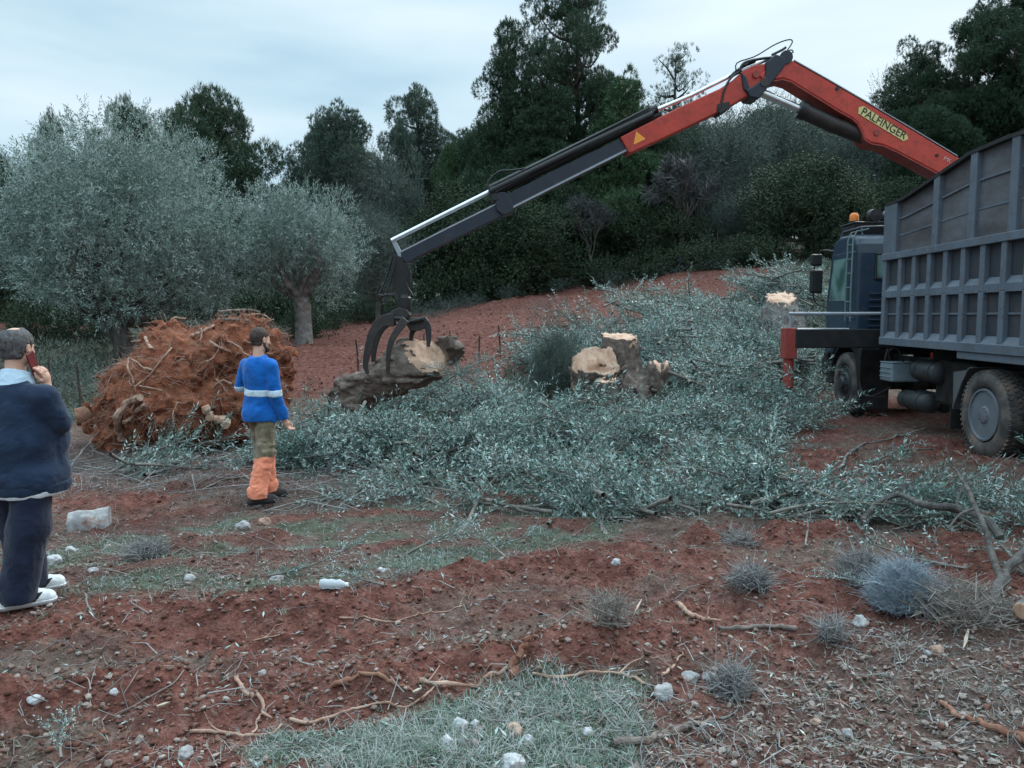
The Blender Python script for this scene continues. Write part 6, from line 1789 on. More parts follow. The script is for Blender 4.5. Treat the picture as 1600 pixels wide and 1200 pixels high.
# column
m = MB(); top_c = BP(1504, 262) - cb
m.lathe((0, 0, 0), [(-.05, .34), (.10, .34), (.14, .26), (.5, .24), (1.2, .22), (top_c[2] - .2, .22)], 24, axis='z'); m.box((0, 0, .02), (.8, .55, .28), rot_euler(0, 0, -HD)); m.build('column', M['orange'], crane, bev=.01)
main = slab(MB(), [(1225, 88), (1240, 95), (1295, 126), (1350, 158), (1425, 202), (1496, 245), (1530, 266), (1520, 292), (1490, 284), (1462, 268), (1432, 252), (1402, 236), (1380, 226), (1362, 223), (1351, 217), (1347, 204), (1341, 192), (1332, 184), (1310, 172), (1278, 152), (1252, 136), (1236, 126), (1222, 122), (1208, 125), (1198, 131), (1186, 118), (1205, 102)], .30).build('main_boom', M['orange'], crane, bev=.02)
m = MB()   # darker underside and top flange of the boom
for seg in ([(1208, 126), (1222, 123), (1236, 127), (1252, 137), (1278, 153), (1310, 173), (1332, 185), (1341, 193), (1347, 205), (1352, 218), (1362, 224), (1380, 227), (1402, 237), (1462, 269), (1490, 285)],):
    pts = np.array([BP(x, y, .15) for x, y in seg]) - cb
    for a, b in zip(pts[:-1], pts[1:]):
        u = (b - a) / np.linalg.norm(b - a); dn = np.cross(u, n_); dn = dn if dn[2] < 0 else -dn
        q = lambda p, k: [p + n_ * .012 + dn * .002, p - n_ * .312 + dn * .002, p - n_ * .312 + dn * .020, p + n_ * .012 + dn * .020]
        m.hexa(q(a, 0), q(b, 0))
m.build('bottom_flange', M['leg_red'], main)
m = MB()
pts = np.array([BP(x, y, .15) for x, y in [(1241, 95), (1295, 125.5), (1350, 157.5), (1425, 201.5), (1496, 244.5)]]) - cb
for a, b in zip(pts[:-1], pts[1:]):
    q = lambda p: [p + n_ * .008, p - n_ * .308, p - n_ * .308 + [0, 0, .016], p + n_ * .008 + [0, 0, .016]]
    m.hexa(q(a), q(b))
m.build('top_flange', M['light_edge'], main)
def pin(px, py, r, mat, nm, parent, w=.17, hole=False):
    c = BP(px, py, 0) - cb
    MB().tube([c + n_ * (w - .03), c + n_ * (w + .012)], r, 18).build(nm, mat, parent, smooth=True)
pin(1301, 143, .028, M['black'], 'bore', main, .155); pin(1455, 246, .024, M['black'], 'bore', main, .155); pin(1362, 211, .05, M['leg_red'], 'pin', main, .155); pin(1222, 95, .10, M['crane_dark'], 'pin', main, .165)
# name plate with its lettering
pc = [BP(x, y, .158) - cb for x, y in [(1342, 167.5), (1350, 166), (1417, 210), (1419, 217), (1412, 220.5), (1350, 183), (1341, 177)]]
plate = MB().prism(np.array(pc), -n_ * .004).build('name_plate', M['plate'], crane)
def lettering(txt, pa, pb, hpx, off, mat, parent, nm='lettering', bold=.0, fit=True):
    cu = bpy.data.curves.new(nm, 'FONT'); cu.body = txt; cu.size = 1.0; cu.extrude = .01; cu.offset = bold; cu.align_x = 'LEFT'
    tmp = bpy.data.objects.new('tmp', cu); COL.objects.link(tmp)
    dg = bpy.context.evaluated_depsgraph_get()
    me = bpy.data.meshes.new_from_object(tmp.evaluated_get(dg)); me.name = nm
    bpy.data.objects.remove(tmp); bpy.data.curves.remove(cu)
    co = np.empty(len(me.vertices) * 3, np.float32); me.vertices.foreach_get('co', co); co = co.reshape(-1, 3).astype(float)
    co[:, :2] -= co[:, :2].min(0); wx, hy = co[:, :2].max(0)
    A, B = BP(*pa, off) - cb, BP(*pb, off) - cb
    ux = (B - A); L = np.linalg.norm(ux); ux /= L
    uy = np.cross(n_, ux); uy = uy if uy[2] > 0 else -uy
    hm = hpx / F * 12.2
    W = A + (co[:, :1] / wx * L) * ux + (co[:, 1:2] / hy * hm) * uy + (co[:, 2:3] * .15) * n_
    me.vertices.foreach_set('co', W.astype(np.float32).ravel()); me.update()
    me.materials.clear(); me.materials.append(mat)
    return link(nm, me, parent)
lettering('PALFINGER', (1344.5, 178.5), (1413, 218.5), 12.0, .160, M['letter'], plate, bold=.012)
lettering('PK', (1474, 249.5), (1485, 255.5), 6, .153, M['letter_white'], main)
# outer boom (orange), its head around the knuckle
outer = slab(MB(), [(969, 214), (1010, 193), (1060, 168), (1125, 138), (1145, 125), (1160, 111), (1176, 102), (1196, 99), (1206, 106), (1204, 118), (1196, 128), (1186, 140), (1180, 150), (1164, 152), (1146, 163), (1125, 174), (1060, 205), (1010, 228), (983, 240)], .26).build('outer_boom', M['orange'], crane, bev=.018)
tri = [BP(x, y, .134) - cb for x, y in [(990, 226), (1009, 217), (994, 205)]]
MB().prism(np.array(tri), -n_ * .003).build('warning_triangle', M['warning'], outer)
pin(1176, 121, .055, M['leg_red'], 'pin', outer, .15)
m = slab(MB(), [(1198, 96), (1212, 84), (1226, 88), (1230, 98), (1214, 120), (1196, 142), (1186, 154), (1172, 152), (1166, 140), (1178, 134), (1196, 120)], .36); m.build('knuckle_link', M['crane_dark'], crane, bev=.02)
pin(1187, 135, .06, M['grapple'], 'pin', crane, .18)
m = slab(MB(), [(1158, 112), (1166, 118), (1172, 136), (1180, 142), (1176, 150), (1162, 140)], .31); m.build('hose_guard', M['crane_dark'], outer, bev=.02)
m = slab(MB(), [(1121, 162), (1140, 158), (1142, 168), (1126, 178), (1120, 172)], .29); m.build('clamp', M['black_steel'], outer, bev=.01)
# knuckle cylinder: barrel and chromed rod
cy = btube(MB(), [(1252, 172), (1300, 194), (1352, 214)], .125, 0, 18).build('lift_cylinder', M['leg_red'], crane, smooth=True)
cy.data.materials[0] = M['grapple']
btube(MB(), [(1190, 145), (1252, 172)], .065, 0, 16).build('rod', M['chrome'], cy, smooth=True)
btube(MB(), [(1248, 170), (1258, 174.5)], .14, 0, 18).build('gland', M['black_steel'], cy, smooth=True)
# telescopic booms
tel = slab(MB(), [(968, 217), (976, 226), (981, 236), (800, 327), (776, 318), (775, 312), (880, 259)], .20).build('telescopic_boom', M['crane_dark'], crane, bev=.012)
m = MB(); pts = [BP(x, y, 0) - cb for x, y in [(981, 236.5), (890, 282), (800, 327.5)]]
for a, b in zip(pts[:-1], pts[1:]):
    q = lambda p: [p + n_ * .105, p - n_ * .105, p - n_ * .105 + [0, 0, .035], p + n_ * .105 + [0, 0, .035]]
    m.hexa(q(a), q(b))
m.build('bare_edge', M['light_edge'], tel)
m = slab(MB(), [(772, 300), (790, 300), (802, 320), (801, 332), (786, 336), (776, 328)], .26); m.build('collar', M['crane_dark'], tel, bev=.012)
t2 = slab(MB(), [(626, 394), (700, 357), (778, 320), (788, 336), (700, 379), (652, 402), (640, 410), (630, 408)], .16).build('telescopic_boom', M['crane_dark'], crane, bev=.01)
m = MB(); pts = [BP(x, y, 0) - cb for x, y in [(628, 395), (700, 358.5), (774, 322)]]
for a, b in zip(pts[:-1], pts[1:]):
    q = lambda p: [p + n_ * .084, p - n_ * .084, p - n_ * .084 + [0, 0, .026], p + n_ * .084 + [0, 0, .026]]
    m.hexa(q(a), q(b))
m.build('bare_edge', M['light_edge'], t2)
ex = btube(MB(), [(764, 296), (900, 230), (1026, 169)], .062, .03, 14); btube(ex, [(768, 305), (900, 241), (1030, 179)], .062, -.02, 14)
btube(ex, [(766, 299), (900, 234), (1020, 178)], .05, .12, 12); ex = ex.build('extension_cylinder', M['black_steel'], crane, smooth=True)
btube(MB(), [(612, 376), (690, 337), (766, 299)], .036, .03, 12).build('rod', M['chrome'], ex, smooth=True)
btube(MB(), [(1020, 174), (1080, 149), (1155, 112), (1200, 92)], .032, .04, 12).build('rod', M['chrome'], ex, smooth=True)
m = slab(MB(), [(762, 292), (772, 290), (780, 312), (770, 314)], .28); m.build('bracket', M['black_steel'], ex, bev=.006)
m = slab(MB(), [(610, 374), (617, 374), (630, 398), (624, 404)], .10); m.build('end_bracket', M['light_edge'], t2, bev=.006)
# hoses
m = MB()
hoses = [([(762, 296), (764, 282), (780, 268), (800, 266), (830, 262)], .016), ([(1150, 112), (1152, 98), (1180, 88), (1210, 70), (1232, 62), (1238, 66), (1228, 82)], .010), ([(1155, 110), (1164, 98), (1188, 92), (1206, 90)], .022), ([(1140, 120), (1158, 106), (1180, 96)], .022), ([(1226, 82), (1236, 78), (1239, 82), (1230, 84)], .010),
         ([(1158, 110), (1142, 122), (1132, 140), (1128, 158), (1124, 170)], .018), ([(1156, 114), (1160, 120), (1158, 125)], .012), ([(770, 290), (860, 246), (960, 196), (1015, 168)], .018), ([(774, 300), (860, 256), (985, 198), (1024, 172)], .016), ([(1206, 86), (1222, 78), (1228, 74)], .02)]
for k, (px_, r_) in enumerate(hoses): btube(m, px_, r_, .10 + .02 * (k % 3), 7, 20)
m.build('hydraulic_hoses', M['black'], crane, smooth=True)
# outrigger
og2 = tw((-2.42, 3.36, 1.35)) - cb; og3 = tw((1.3, 3.36, 1.35)) - cb
ux = (og2 - og3) / np.linalg.norm(og2 - og3); uf = np.array([math.sin(HD), math.cos(HD), 0])
Rr = np.stack([ux, uf, np.cross(ux, uf)], 1)
ob = MB().box((og2 + og3) / 2, (np.linalg.norm(og2 - og3), .26, .31), Rr).build('outrigger_beam', M['black_steel'], crane, bev=.02)
lg = MB(); lt = og2 + ux * .06
lg.box(lt + [0, 0, -.08], (.20, .24, .50), Rr); lg.tube([lt + [0, 0, -.2], lt + [0, 0, -.82]], .085, 18)
lg = lg.build('outrigger_leg', M['leg_red'], crane, bev=.01)
MB().tube([lt + [0, 0, -.80], lt + [0, 0, -.92]], .05, 16).tube([lt + [0, 0, -.90], lt + [0, 0, -.93]], .075, 16).build('foot', M['black_steel'], lg, smooth=True)
MB().tube([lt + ux * .03 + [0, -.05, .40], lt - ux * .6 + [0, -.05, .40], lt - ux * 1.6 + [0, -.05, .40]], .028, 10).tube([lt + ux * .0 + [0, -.05, .40], lt + ux * .0 + [0, -.03, .15]], .022, 8).tube([lt - ux * .95 + [0, 0, .13], lt - ux * .12 + [0, 0, .13]], .04, 8).build('guide_rod', M['light_edge'], ob, smooth=True)

# ------------------------------------------------------------------ log grapple hanging from the tip
gp = P(628, 480, 12.0)
gr = thing('log_grapple', 'dark steel log grapple hanging from the boom tip and gripping a log', 'grapple', tuple(gp))
def GP(px, py, off=0.0): return EYE + ray(px, py) * ((12.0 - off) / ray(px, py)[1]) - gp
def gslab(pix, w, nm, mat='grapple', parent=None, off=0):
    return MB().prism(np.array([GP(x, y, w / 2 + off) for x, y in pix]), (0, w, 0)).build(nm, M[mat], parent or gr, bev=.008)
gslab([(614, 396), (628, 402), (640, 424), (642, 446), (640, 462), (620, 462), (614, 440), (608, 420)], .10, 'hanger_link', 'black_steel')
m = MB()
for k, px_ in enumerate([[(613, 400), (606, 425), (597, 450), (592, 460), (602, 462), (625, 462)], [(616, 402), (610, 430), (600, 456), (610, 464)], [(632, 412), (641, 425), (643, 445), (638, 460)], [(618, 404), (612, 432), (604, 458), (618, 460)], [(634, 408), (640, 420), (634, 440), (645, 462)]]):
    m.tube(smooth_path([GP(x, y, .07 + .03 * k) for x, y in px_], 18), .012, 6)
m.build('grapple_hoses', M['black'], gr, smooth=True)
MB().lathe(GP(632, 474), [(-.13, 0), (-.13, .10), (-.06, .115), (.08, .115), (.10, .09), (.14, .08), (.14, 0)], 20, axis='z').build('rotator', M['black_steel'], gr, smooth=True)
gslab([(600, 494), (612, 486), (624, 480), (636, 484), (640, 492), (632, 502), (618, 500), (606, 502)], .30, 'grapple_frame')
MB().tube([GP(603, 497, .2), GP(632, 498, .2)], .035, 10).tube([GP(640, 503, .2), GP(662, 498, .2)], .035, 10).build('grip_cylinder', M['black_steel'], gr, smooth=True)
def tine(pix, offs, w0, w1, th, nm='jaw'):
    c = smooth_path([GP(x, y, o) for (x, y), o in zip(pix, offs)], 16)
    T = np.gradient(c, axis=0); T /= np.linalg.norm(T, axis=1, keepdims=True)
    S = np.cross(T, [0, 1, 0]); S /= np.linalg.norm(S, axis=1, keepdims=True)
    w = np.linspace(w0, w1, 16); m = MB()
    V = np.stack([c + S * w[:, None] / 2 + [0, th / 2, 0], c + S * w[:, None] / 2 - [0, th / 2, 0], c - S * w[:, None] / 2 - [0, th / 2, 0], c - S * w[:, None] / 2 + [0, th / 2, 0]], 1).reshape(-1, 3)
    Fs = [(i * 4 + j, i * 4 + (j + 1) % 4, i * 4 + 4 + (j + 1) % 4, i * 4 + 4 + j) for i in range(15) for j in range(4)] + [(3, 2, 1, 0), (60, 61, 62, 63)]
    return m.add(V, Fs).build(nm, M['grapple'], gr, bev=.008)
tine([(616, 500), (597, 502), (583, 520), (575, 548), (571, 570), (575, 584)], [.22] * 6, .20, .05, .055)
tine([(634, 499), (624, 512), (612, 532), (607, 555), (606, 584)], [.30, .32, .34, .34, .32], .13, .05, .055)
tine([(618, 500), (602, 506), (590, 524), (584, 552), (584, 575)], [-.18] * 5, .17, .05, .055)
gslab([(634, 505), (640, 497), (664, 495), (668, 502), (664, 512), (652, 517), (640, 517)], .32, 'jaw_body')
tine([(660, 499), (668, 510), (670, 528), (669, 542)], [.12] * 4, .13, .05, .055)
tine([(652, 508), (644, 520), (642, 535)], [-.1] * 3, .10, .05, .05)
# ------------------------------------------------------------------ people
def loc2world(px, Y, yaw):
    X = (px - 800) / F * Y
    return X, Y, H1(X, Y)
def finger(s, pts, r0, r1):
    for a, b, ra, rb in zip(pts[:-1], pts[1:], np.linspace(r0, r1, len(pts))[:-1], np.linspace(r0, r1, len(pts))[1:]):
        s.cap(a, b, ra, rb, k=.004)
def head(s, c, yaw, pitch=0.0, beard=False):
    """head sculpted round c (middle of the skull), facing yaw from +y"""
    R = np.array(Matrix.Rotation(-yaw, 3, 'Z') @ Matrix.Rotation(pitch, 3, 'X'))
    T = lambda p: c + R @ np.array(p, float) * 1.05
    s.ell(T((0, -.012, .028)), (.080, .101, .092), k=.02, R=R)           # skull
    s.ell(T((0, .032, -.035)), (.058, .062, .078), k=.03, R=R)           # face
    s.ell(T((0, .052, -.092)), (.034, .034, .026), k=.025, R=R)          # chin
    s.cap(T((-.045, .01, -.075)), T((.045, .01, -.075)), .026, k=.03)    # jaw angle
    s.cap(T((-.035, .078, .012)), T((.035, .078, .012)), .011, k=.012)   # brow
    s.cap(T((0, .092, .0)), T((0, .112, -.034)), .009, .013, k=.010)     # nose
    s.cap(T((-.016, .092, -.068)), T((.016, .092, -.068)), .008, k=.006) # lips
    s.cap(T((-.013, .09, -.079)), T((.013, .09, -.079)), .008, k=.006)
    for e in (-1, 1):
        s.ell(T((e * .031, .085, -.004)), (.014, .012, .010), k=.004, mode='cut', R=R)
        s.ell(T((e * .031, .079, -.005)), (.012, .012, .011), k=0, R=R)
        s.ell(T((e * .048, .052, -.03)), (.02, .02, .018), k=.02, R=R)
        s.ell(T((e * .078, -.006, -.008)), (.010, .020, .032), k=.006, R=R)      # ear
        s.ell(T((e * .086, .000, -.006)), (.006, .011, .018), k=.004, mode='cut', R=R)
    return T, R
def sd_clip_set(s, cond):
    """removes the volume where cond (array on the grid) is positive"""
    s.d = np.maximum(s.d, cond.astype(np.float32)); return s
def folds(s, amp, freq, seed, stretch=(1, 1, 1)):
    s.noise(amp, freq, 3, seed, stretch=stretch, band=.06)
    return s
def person_body(lo, hi, h, A, headc, hyaw, hpitch, hands):
    s = SDF(lo, hi, h)
    s.ell((0, 0, .97), (.16 * A['w'], .12 * A['w'], .14), k=.05).ell((0, A['belly'] * .3, 1.15), (.155 * A['w'], .115 * A['w'], .18), k=.06).ell((0, 0, A['shL'][2] - .08), (.17, .12, .15), k=.06)
    s.cap(A['shL'], A['shR'], .06, k=.05)
    s.cap((0, -.015, A['shL'][2] - .0), np.array(headc) + [0, -.02, -.05], .062, .056, k=.04)
    for sd in 'LR':
        s.cap(A['sh' + sd], A['el' + sd], .052, .042, k=.03).cap(A['el' + sd], A['wr' + sd], .042, .028, k=.02)
        s.cap(A['hp' + sd], A['kn' + sd], .085, .058, k=.04).cap(A['kn' + sd], A['an' + sd], .056, .038, k=.03)
        an = np.array(A['an' + sd]); t = A['toe' + sd]
        s.cap(an + [0, 0, -.04], an + np.array([math.sin(t) * .15, math.cos(t) * .15, -.065]), .038, .026, k=.02)
    head(s, np.array(headc), hyaw, hpitch)
    hands(s)
    return s
def relaxed_hand(s, wr, d, side_v, curl=.5):
    """palm and five curled fingers hanging from wrist wr along d; side_v: toward the thumb"""
    wr, d, sv = np.array(wr, float), np.array(d, float) / np.linalg.norm(d), np.array(side_v, float) / np.linalg.norm(side_v)
    pn = np.cross(d, sv)
    s.cap(wr, wr + d * .05, .024, .030, k=.015)
    for i, (o, ln) in enumerate([(.026, .068), (.009, .078), (-.009, .072), (-.026, .056)]):
        k0 = wr + d * .085 + sv * o
        s.cap(wr + d * .03 + sv * o * .7, k0, .015, .0115, k=.010)
        p1 = k0 + d * ln * .45 + pn * ln * .2 * curl
        p2 = p1 + (d * .6 + pn * .8 * curl) * ln * .36
        p3 = p2 + (d * .2 + pn * 1.0 * curl) * ln * .28
        finger(s, [k0, p1, p2, p3], .0098, .0075)
    t0 = wr + d * .03 + sv * .026
    finger(s, [t0, t0 + sv * .02 + d * .03 + pn * .01, t0 + sv * .022 + d * .058 + pn * .022, t0 + sv * .012 + d * .078 + pn * .03], .0125, .009)

def add_person(label, px, Y, yaw):
    x, y, z = loc2world(px, Y, yaw)
    o = thing('person', label, 'person', (x, y, z), -yaw)
    return o

# --- the near man on the phone, seen from behind at the left edge
YAW1 = math.radians(8)
man1 = add_person('heavy-set man in navy jacket holding a phone to his ear', 24, 4.85, YAW1)
A = dict(w=1.25, belly=.12, shL=(-.20, -.01, 1.31), shR=(.20, -.02, 1.31), elL=(-.30, -.03, 1.05), elR=(.235, .055, 1.150), wrL=(-.27, .10, .85), wrR=(.128, .098, 1.365),
         hpL=(-.09, 0, .92), hpR=(.09, 0, .92), knL=(-.10, .08, .49), knR=(.10, -.06, .49), anL=(-.07, .11, .09), anR=(.07, -.15, .09), toeL=.80, toeR=.80)
hc1 = np.array([0.0, .020, 1.625])
PH0, PH1 = np.array([.100, -.004, 1.600]), np.array([.100, .062, 1.440])
def hands1(s):
    wr = np.array(A['wrR']); ax = (PH0 - PH1) / np.linalg.norm(PH0 - PH1)
    out = np.array([1, .12, .1]); out -= ax * (out @ ax); out /= np.linalg.norm(out)      # away from the head, off the phone's back
    fw = np.cross(ax, out)
    pc = np.array([.124, .094, 1.430]); fd = ax * .85 - fw * .42; fd /= np.linalg.norm(fd)
    s.cap(wr, pc + fw * .0, .027, .028, k=.02)
    s.cap(pc - fw * .022, pc + fw * .022, .019, k=.015).cap(pc - ax * .03, pc + ax * .02, .022, k=.015)
    for o, ln, lift in ((-.030, .085, .014), (-.010, .080, .018), (.012, .072, .018), (.031, .058, .016)):
        k0 = pc + fw * o + ax * .018 + out * .004
        p1 = k0 + fd * ln * .45 + out * lift * .3; p2 = p1 + fd * ln * .34 - out * lift * .3; p3 = p2 + fd * ln * .26 - out * lift * .5
        finger(s, [k0, p1, p2, p3], .0105, .008)
    t0 = pc - fw * .028 - ax * .01
    finger(s, [t0, t0 - fw * .022 + ax * .012 - out * .004, t0 - fw * .030 + ax * .042 - out * .012, t0 - fw * .028 + ax * .066 - out * .016], .0125, .009)
    relaxed_hand(s, A['wrL'], (.1, .2, -1), (.2, 1, 0))
body1 = person_body((-.45, -.30, -.02), (.45, .42, 1.80), .0065, A, hc1, 0.0, -.05, hands1)
body1.build('body', M['skin'], man1)
def hair(headc, hyaw, pitch, mat, parent, thick, front_line, low, bald=None, name='hair', seed=3):
    s = SDF(np.array(headc) - .17, np.array(headc) + .17, .005)
    R = np.array(Matrix.Rotation(-hyaw, 3, 'Z') @ Matrix.Rotation(pitch, 3, 'X'))
    s.ell(headc + R @ np.array((0, -.013, .029)), (.080 + thick, .101 + thick, .092 + thick), k=0, R=R)
    s.cap(headc + R @ np.array((-.03, -.052, -.045)), headc + R @ np.array((.03, -.052, -.045)), .030 + thick, k=.03)
    X, Y, Z = s.grid()
    lx = R[0, 0] * (X - headc[0]) + R[1, 0] * (Y - headc[1]) + R[2, 0] * (Z - headc[2])
    ly = R[0, 1] * (X - headc[0]) + R[1, 1] * (Y - headc[1]) + R[2, 1] * (Z - headc[2])
    lz = R[0, 2] * (X - headc[0]) + R[1, 2] * (Y - headc[1]) + R[2, 2] * (Z - headc[2])
    edge = np.where(lz > .035, ly - front_line, np.where(lz > -.03, ly - (front_line - .035 - (.035 - lz) * .5), ly + .03))
    sd_clip_set(s, edge + .006 * fbm(X * 60, Y * 60, Z * 60, oct=2, seed=seed)); sd_clip_set(s, low - lz)
    for e in (-1, 1):
        ear = np.sqrt(((lx - e * .082) / .022) ** 2 + ((ly + .004) / .024) ** 2 + ((lz + .006) / .034) ** 2) - 1
        sd_clip_set(s, -ear * .02)
    if bald is not None: sd_clip_set(s, (bald[3] - np.sqrt((lx - bald[0]) ** 2 + (ly - bald[1]) ** 2 + (lz - bald[2]) ** 2)))
    s.noise(.0025, 60, 2, seed, band=.02)
    return s.build(name, mat, parent)
hair(hc1, 0.0, -.05, M['hair_grey'], man1, .010, .085, -.080, bald=(-.005, -.040, .150, .062))
# trousers, jacket, collar, hem
def limb_cloth(s, A, sd, ra, rb, rc, k=.03, arm=True):
    if arm: s.cap(A['sh' + sd], A['el' + sd], ra, rb, k=k).cap(A['el' + sd], A['wr' + sd], rb, rc, k=k)
    else: s.cap(A['hp' + sd], A['kn' + sd], ra, rb, k=k).cap(A['kn' + sd], A['an' + sd], rb, rc, k=k)
    return s
s = SDF((-.45, -.35, -.02), (.45, .45, 1.12), .0085)
s.ell((0, .03, .90), (.225, .19, .20), k=.06)
for sd in 'LR': limb_cloth(s, A, sd, .125, .115, .108, .06, arm=False)
folds(s, .009, 5, 701, (1, 1, .4)); s.noise(.006, 9, 3, 703, stretch=(1, 1, .5), band=.06, ridge=True)
s.clip((0, 0, .045), (0, 0, -1)); s.clip((0, 0, 1.02), (0, 0, 1))
s.build('trousers', M['navy_trousers'], man1)
s = SDF((-.52, -.40, .6), (.52, .50, 1.60), .0085)
s.ell((0, .04, .80), (.275, .250, .22), k=.06).ell((0, .045, 1.00), (.255, .240, .20), k=.06).ell((0, .055, 1.12), (.232, .225, .20), k=.08).ell((0, .01, 1.24), (.205, .170, .17), k=.08)
s.cap(A['shL'], A['shR'], .080, k=.06).cap((0, -.02, 1.32), (0, .0, 1.42), .105, .090, k=.05)
limb_cloth(s, A, 'L', .094, .080, .058, .03)
s.cap(A['shR'], A['elR'], .086, .078, k=.014).cap(A['elR'], A['wrR'], .074, .054, k=.008)
folds(s, .014, 3.2, 711, (1.2, 1.2, .8)); s.noise(.009, 5, 2, 713, stretch=(1.3, 1.3, 1.0), band=.06, ridge=True)
for pp, nn in ((A['wrR'], np.array(A['wrR']) - A['elR']),):
    X, Y, Z = s.grid(); nn = np.array(nn) / np.linalg.norm(nn)
    hlf = (X - pp[0]) * nn[0] + (Y - pp[1]) * nn[1] + (Z - pp[2]) * nn[2]
    dist = np.sqrt((X - pp[0]) ** 2 + (Y - pp[1]) ** 2 + (Z - pp[2]) ** 2)
    sd_clip_set(s, -np.maximum(-hlf - .02, dist - .13))
s.clip((0, 0, .735), (0, 0, -1)); s.clip((0, .0, 1.425), (0, -.25, 1))
jk = s.build('jacket', M['navy'], man1)
s = SDF((-.42, -.38, .62), (.42, .47, .88), .008); s.ell((0, .04, .78), (.272, .247, .22), k=.02); s.clip((0, 0, .765), (0, 0, 1)); s.clip((0, 0, .705), (0, 0, -1)); s.noise(.008, 9, 3, 716, band=.04)
s.build('waistband', M['navy'], jk)
s = SDF((-.38, -.36, .60), (.38, .43, .78), .007); s.ell((0, .035, .77), (.262, .235, .25), k=.02); s.clip((0, 0, .72), (0, 0, 1)); s.clip((0, 0, .682), (0, 0, -1)); s.noise(.006, 9, 3, 717, band=.04)
s.build('shirt_hem', M['hem'], man1)
s = SDF((-.18, -.20, 1.30), (.18, .20, 1.60), .0055)
s.cap((0, -.015, 1.34), (0, .012, 1.54), .118, .070, k=0)
X, Y, Z = s.grid(); q = np.sqrt(X ** 2 + (Y - .0) ** 2)
s.clip((0, -.02, 1.478), (0, .35, 1)); s.clip((0, 0, 1.37), (0, .0, -1)); s.noise(.003, 20, 2, 719, band=.03)
s.build('shirt_collar', M['collar'], man1)
ph = thing('mobile_phone', 'dark red mobile phone held to the ear of the man in the navy jacket', 'phone', (0, 0, 0))
ax = (PH0 - PH1); ax /= np.linalg.norm(ax); out = np.array([1, .12, .1]); out -= ax * (out @ ax); out /= np.linalg.norm(out); fw = np.cross(ax, out)
R1 = np.array(Matrix.Rotation(-YAW1, 3, 'Z')); m1 = np.array(man1.location)
Rp = R1 @ np.stack([fw, out, ax], 1)
ph.location = tuple(m1 + R1 @ ((PH0 + PH1) / 2))
MB().box((0, 0, 0), (.078, .010, .160), Rp).build('case', M['phone'], ph, bev=.004)
MB().box(Rp @ [0, -.0062, 0], (.070, .002, .150), Rp).build('screen', M['glass'], ph)
def shoe(name, an, toe, parent, mats, L=.29, w=.05, hi=.10, sole=None, seed=1):
    an = np.array(an, float); d = np.array([math.sin(toe), math.cos(toe), 0])
    heel = an - d * .075; heel[2] = .045; tip = an + d * (L - .14); tip[2] = .040
    R = np.stack([np.array([d[1], -d[0], 0]), d, [0, 0, 1]], 1)
    s = SDF(np.minimum(heel, tip) - [.12, .12, .06], np.maximum(heel, tip) + [.12, .12, .16], .0055)
    s.cap(heel, tip, w * .86, w * .92, k=.02, flat=None).ell((heel + tip) / 2 + [0, 0, .02], (w * .95, .10, .055), k=.03, R=R)
    s.cap(an + [0, 0, -.01], an + [0, 0, hi - .06], .050, .052, k=.03)
    s.clip((0, 0, .028), (0, 0, -1)); s.noise(.003, 25, 2, seed, band=.03)
    o = s.build(name, mats[0], parent)
    s2 = SDF(np.minimum(heel, tip) - [.12, .12, .06], np.maximum(heel, tip) + [.12, .12, .1], .0055)
    s2.cap(heel, tip, w * 1.0, w * 1.05, k=0); s2.clip((0, 0, .032), (0, 0, 1)); s2.clip((0, 0, .0), (0, 0, -1))
    s2.build('sole', mats[1], o)
    if len(mats) > 2:   # white toe cap, side stripe and laces
        s3 = SDF(np.minimum(heel, tip) - [.12, .12, .06], np.maximum(heel, tip) + [.12, .12, .16], .0055)
        s3.cap(heel, tip, w * .86 + .004, w * .92 + .004, k=.02).ell((heel + tip) / 2 + [0, 0, .02], (w * .95 + .004, .104, .059), k=.03, R=R)
        X, Y, Z = s3.grid(); u = (X - an[0]) * d[0] + (Y - an[1]) * d[1]
        band = np.minimum(np.abs(u + .045 - (Z - .05) * .8) - .022, np.abs(u - .070 - (Z - .05) * .9) - .030)
        sd_clip_set(s3, np.maximum(band, Z - .085)); s3.clip((0, 0, .034), (0, 0, -1))
        s3.build('upper_trim', mats[2], o)
    return o
shoe('shoe', A['anR'], A['toeR'], man1, (M['shoe_white'], M['shoe_white'], M['shoe_black']), .30, .052, .10, seed=731)
shoe('shoe', A['anL'], A['toeL'], man1, (M['shoe_white'], M['shoe_white'], M['shoe_black']), .30, .052, .10, seed=732)

# --- the man in blue, watching the grapple
YAW2 = math.radians(24)
man2 = add_person('bearded man in blue sweatshirt and orange-legged work trousers, looking away', 404, 7.7, YAW2)
man2.scale = (.92, .92, 1.0)
B = dict(w=1.0, belly=.03, shL=(-.175, -.01, 1.38), shR=(.175, -.01, 1.38), elL=(-.262, -.01, 1.17), elR=(.222, -.01, 1.10), wrL=(-.15, .20, 1.12), wrR=(.262, .085, .84),
         hpL=(-.09, .02, .93), hpR=(.09, 0, .93), knL=(-.075, .13, .50), knR=(.085, -.04, .50), anL=(-.06, .18, .09), anR=(.07, -.14, .09), toeL=.85, toeR=.62)
hc2 = np.array([.0, .035, 1.640])
def hands2(s):
    relaxed_hand(s, B['wrR'], np.array(B['wrR']) - B['elR'] + [0, .05, .02], (-.3, 1, .3), .9)
    relaxed_hand(s, B['wrL'], (1, .3, -.1), (0, .3, 1), .8)
body2 = person_body((-.45, -.35, -.02), (.45, .45, 1.80), .0075, B, hc2, math.radians(14), -.03, hands2)
body2.build('body', M['skin'], man2)
hair(hc2, math.radians(14), -.03, M['hair_brown'], man2, .007, .062, -.060, seed=9)
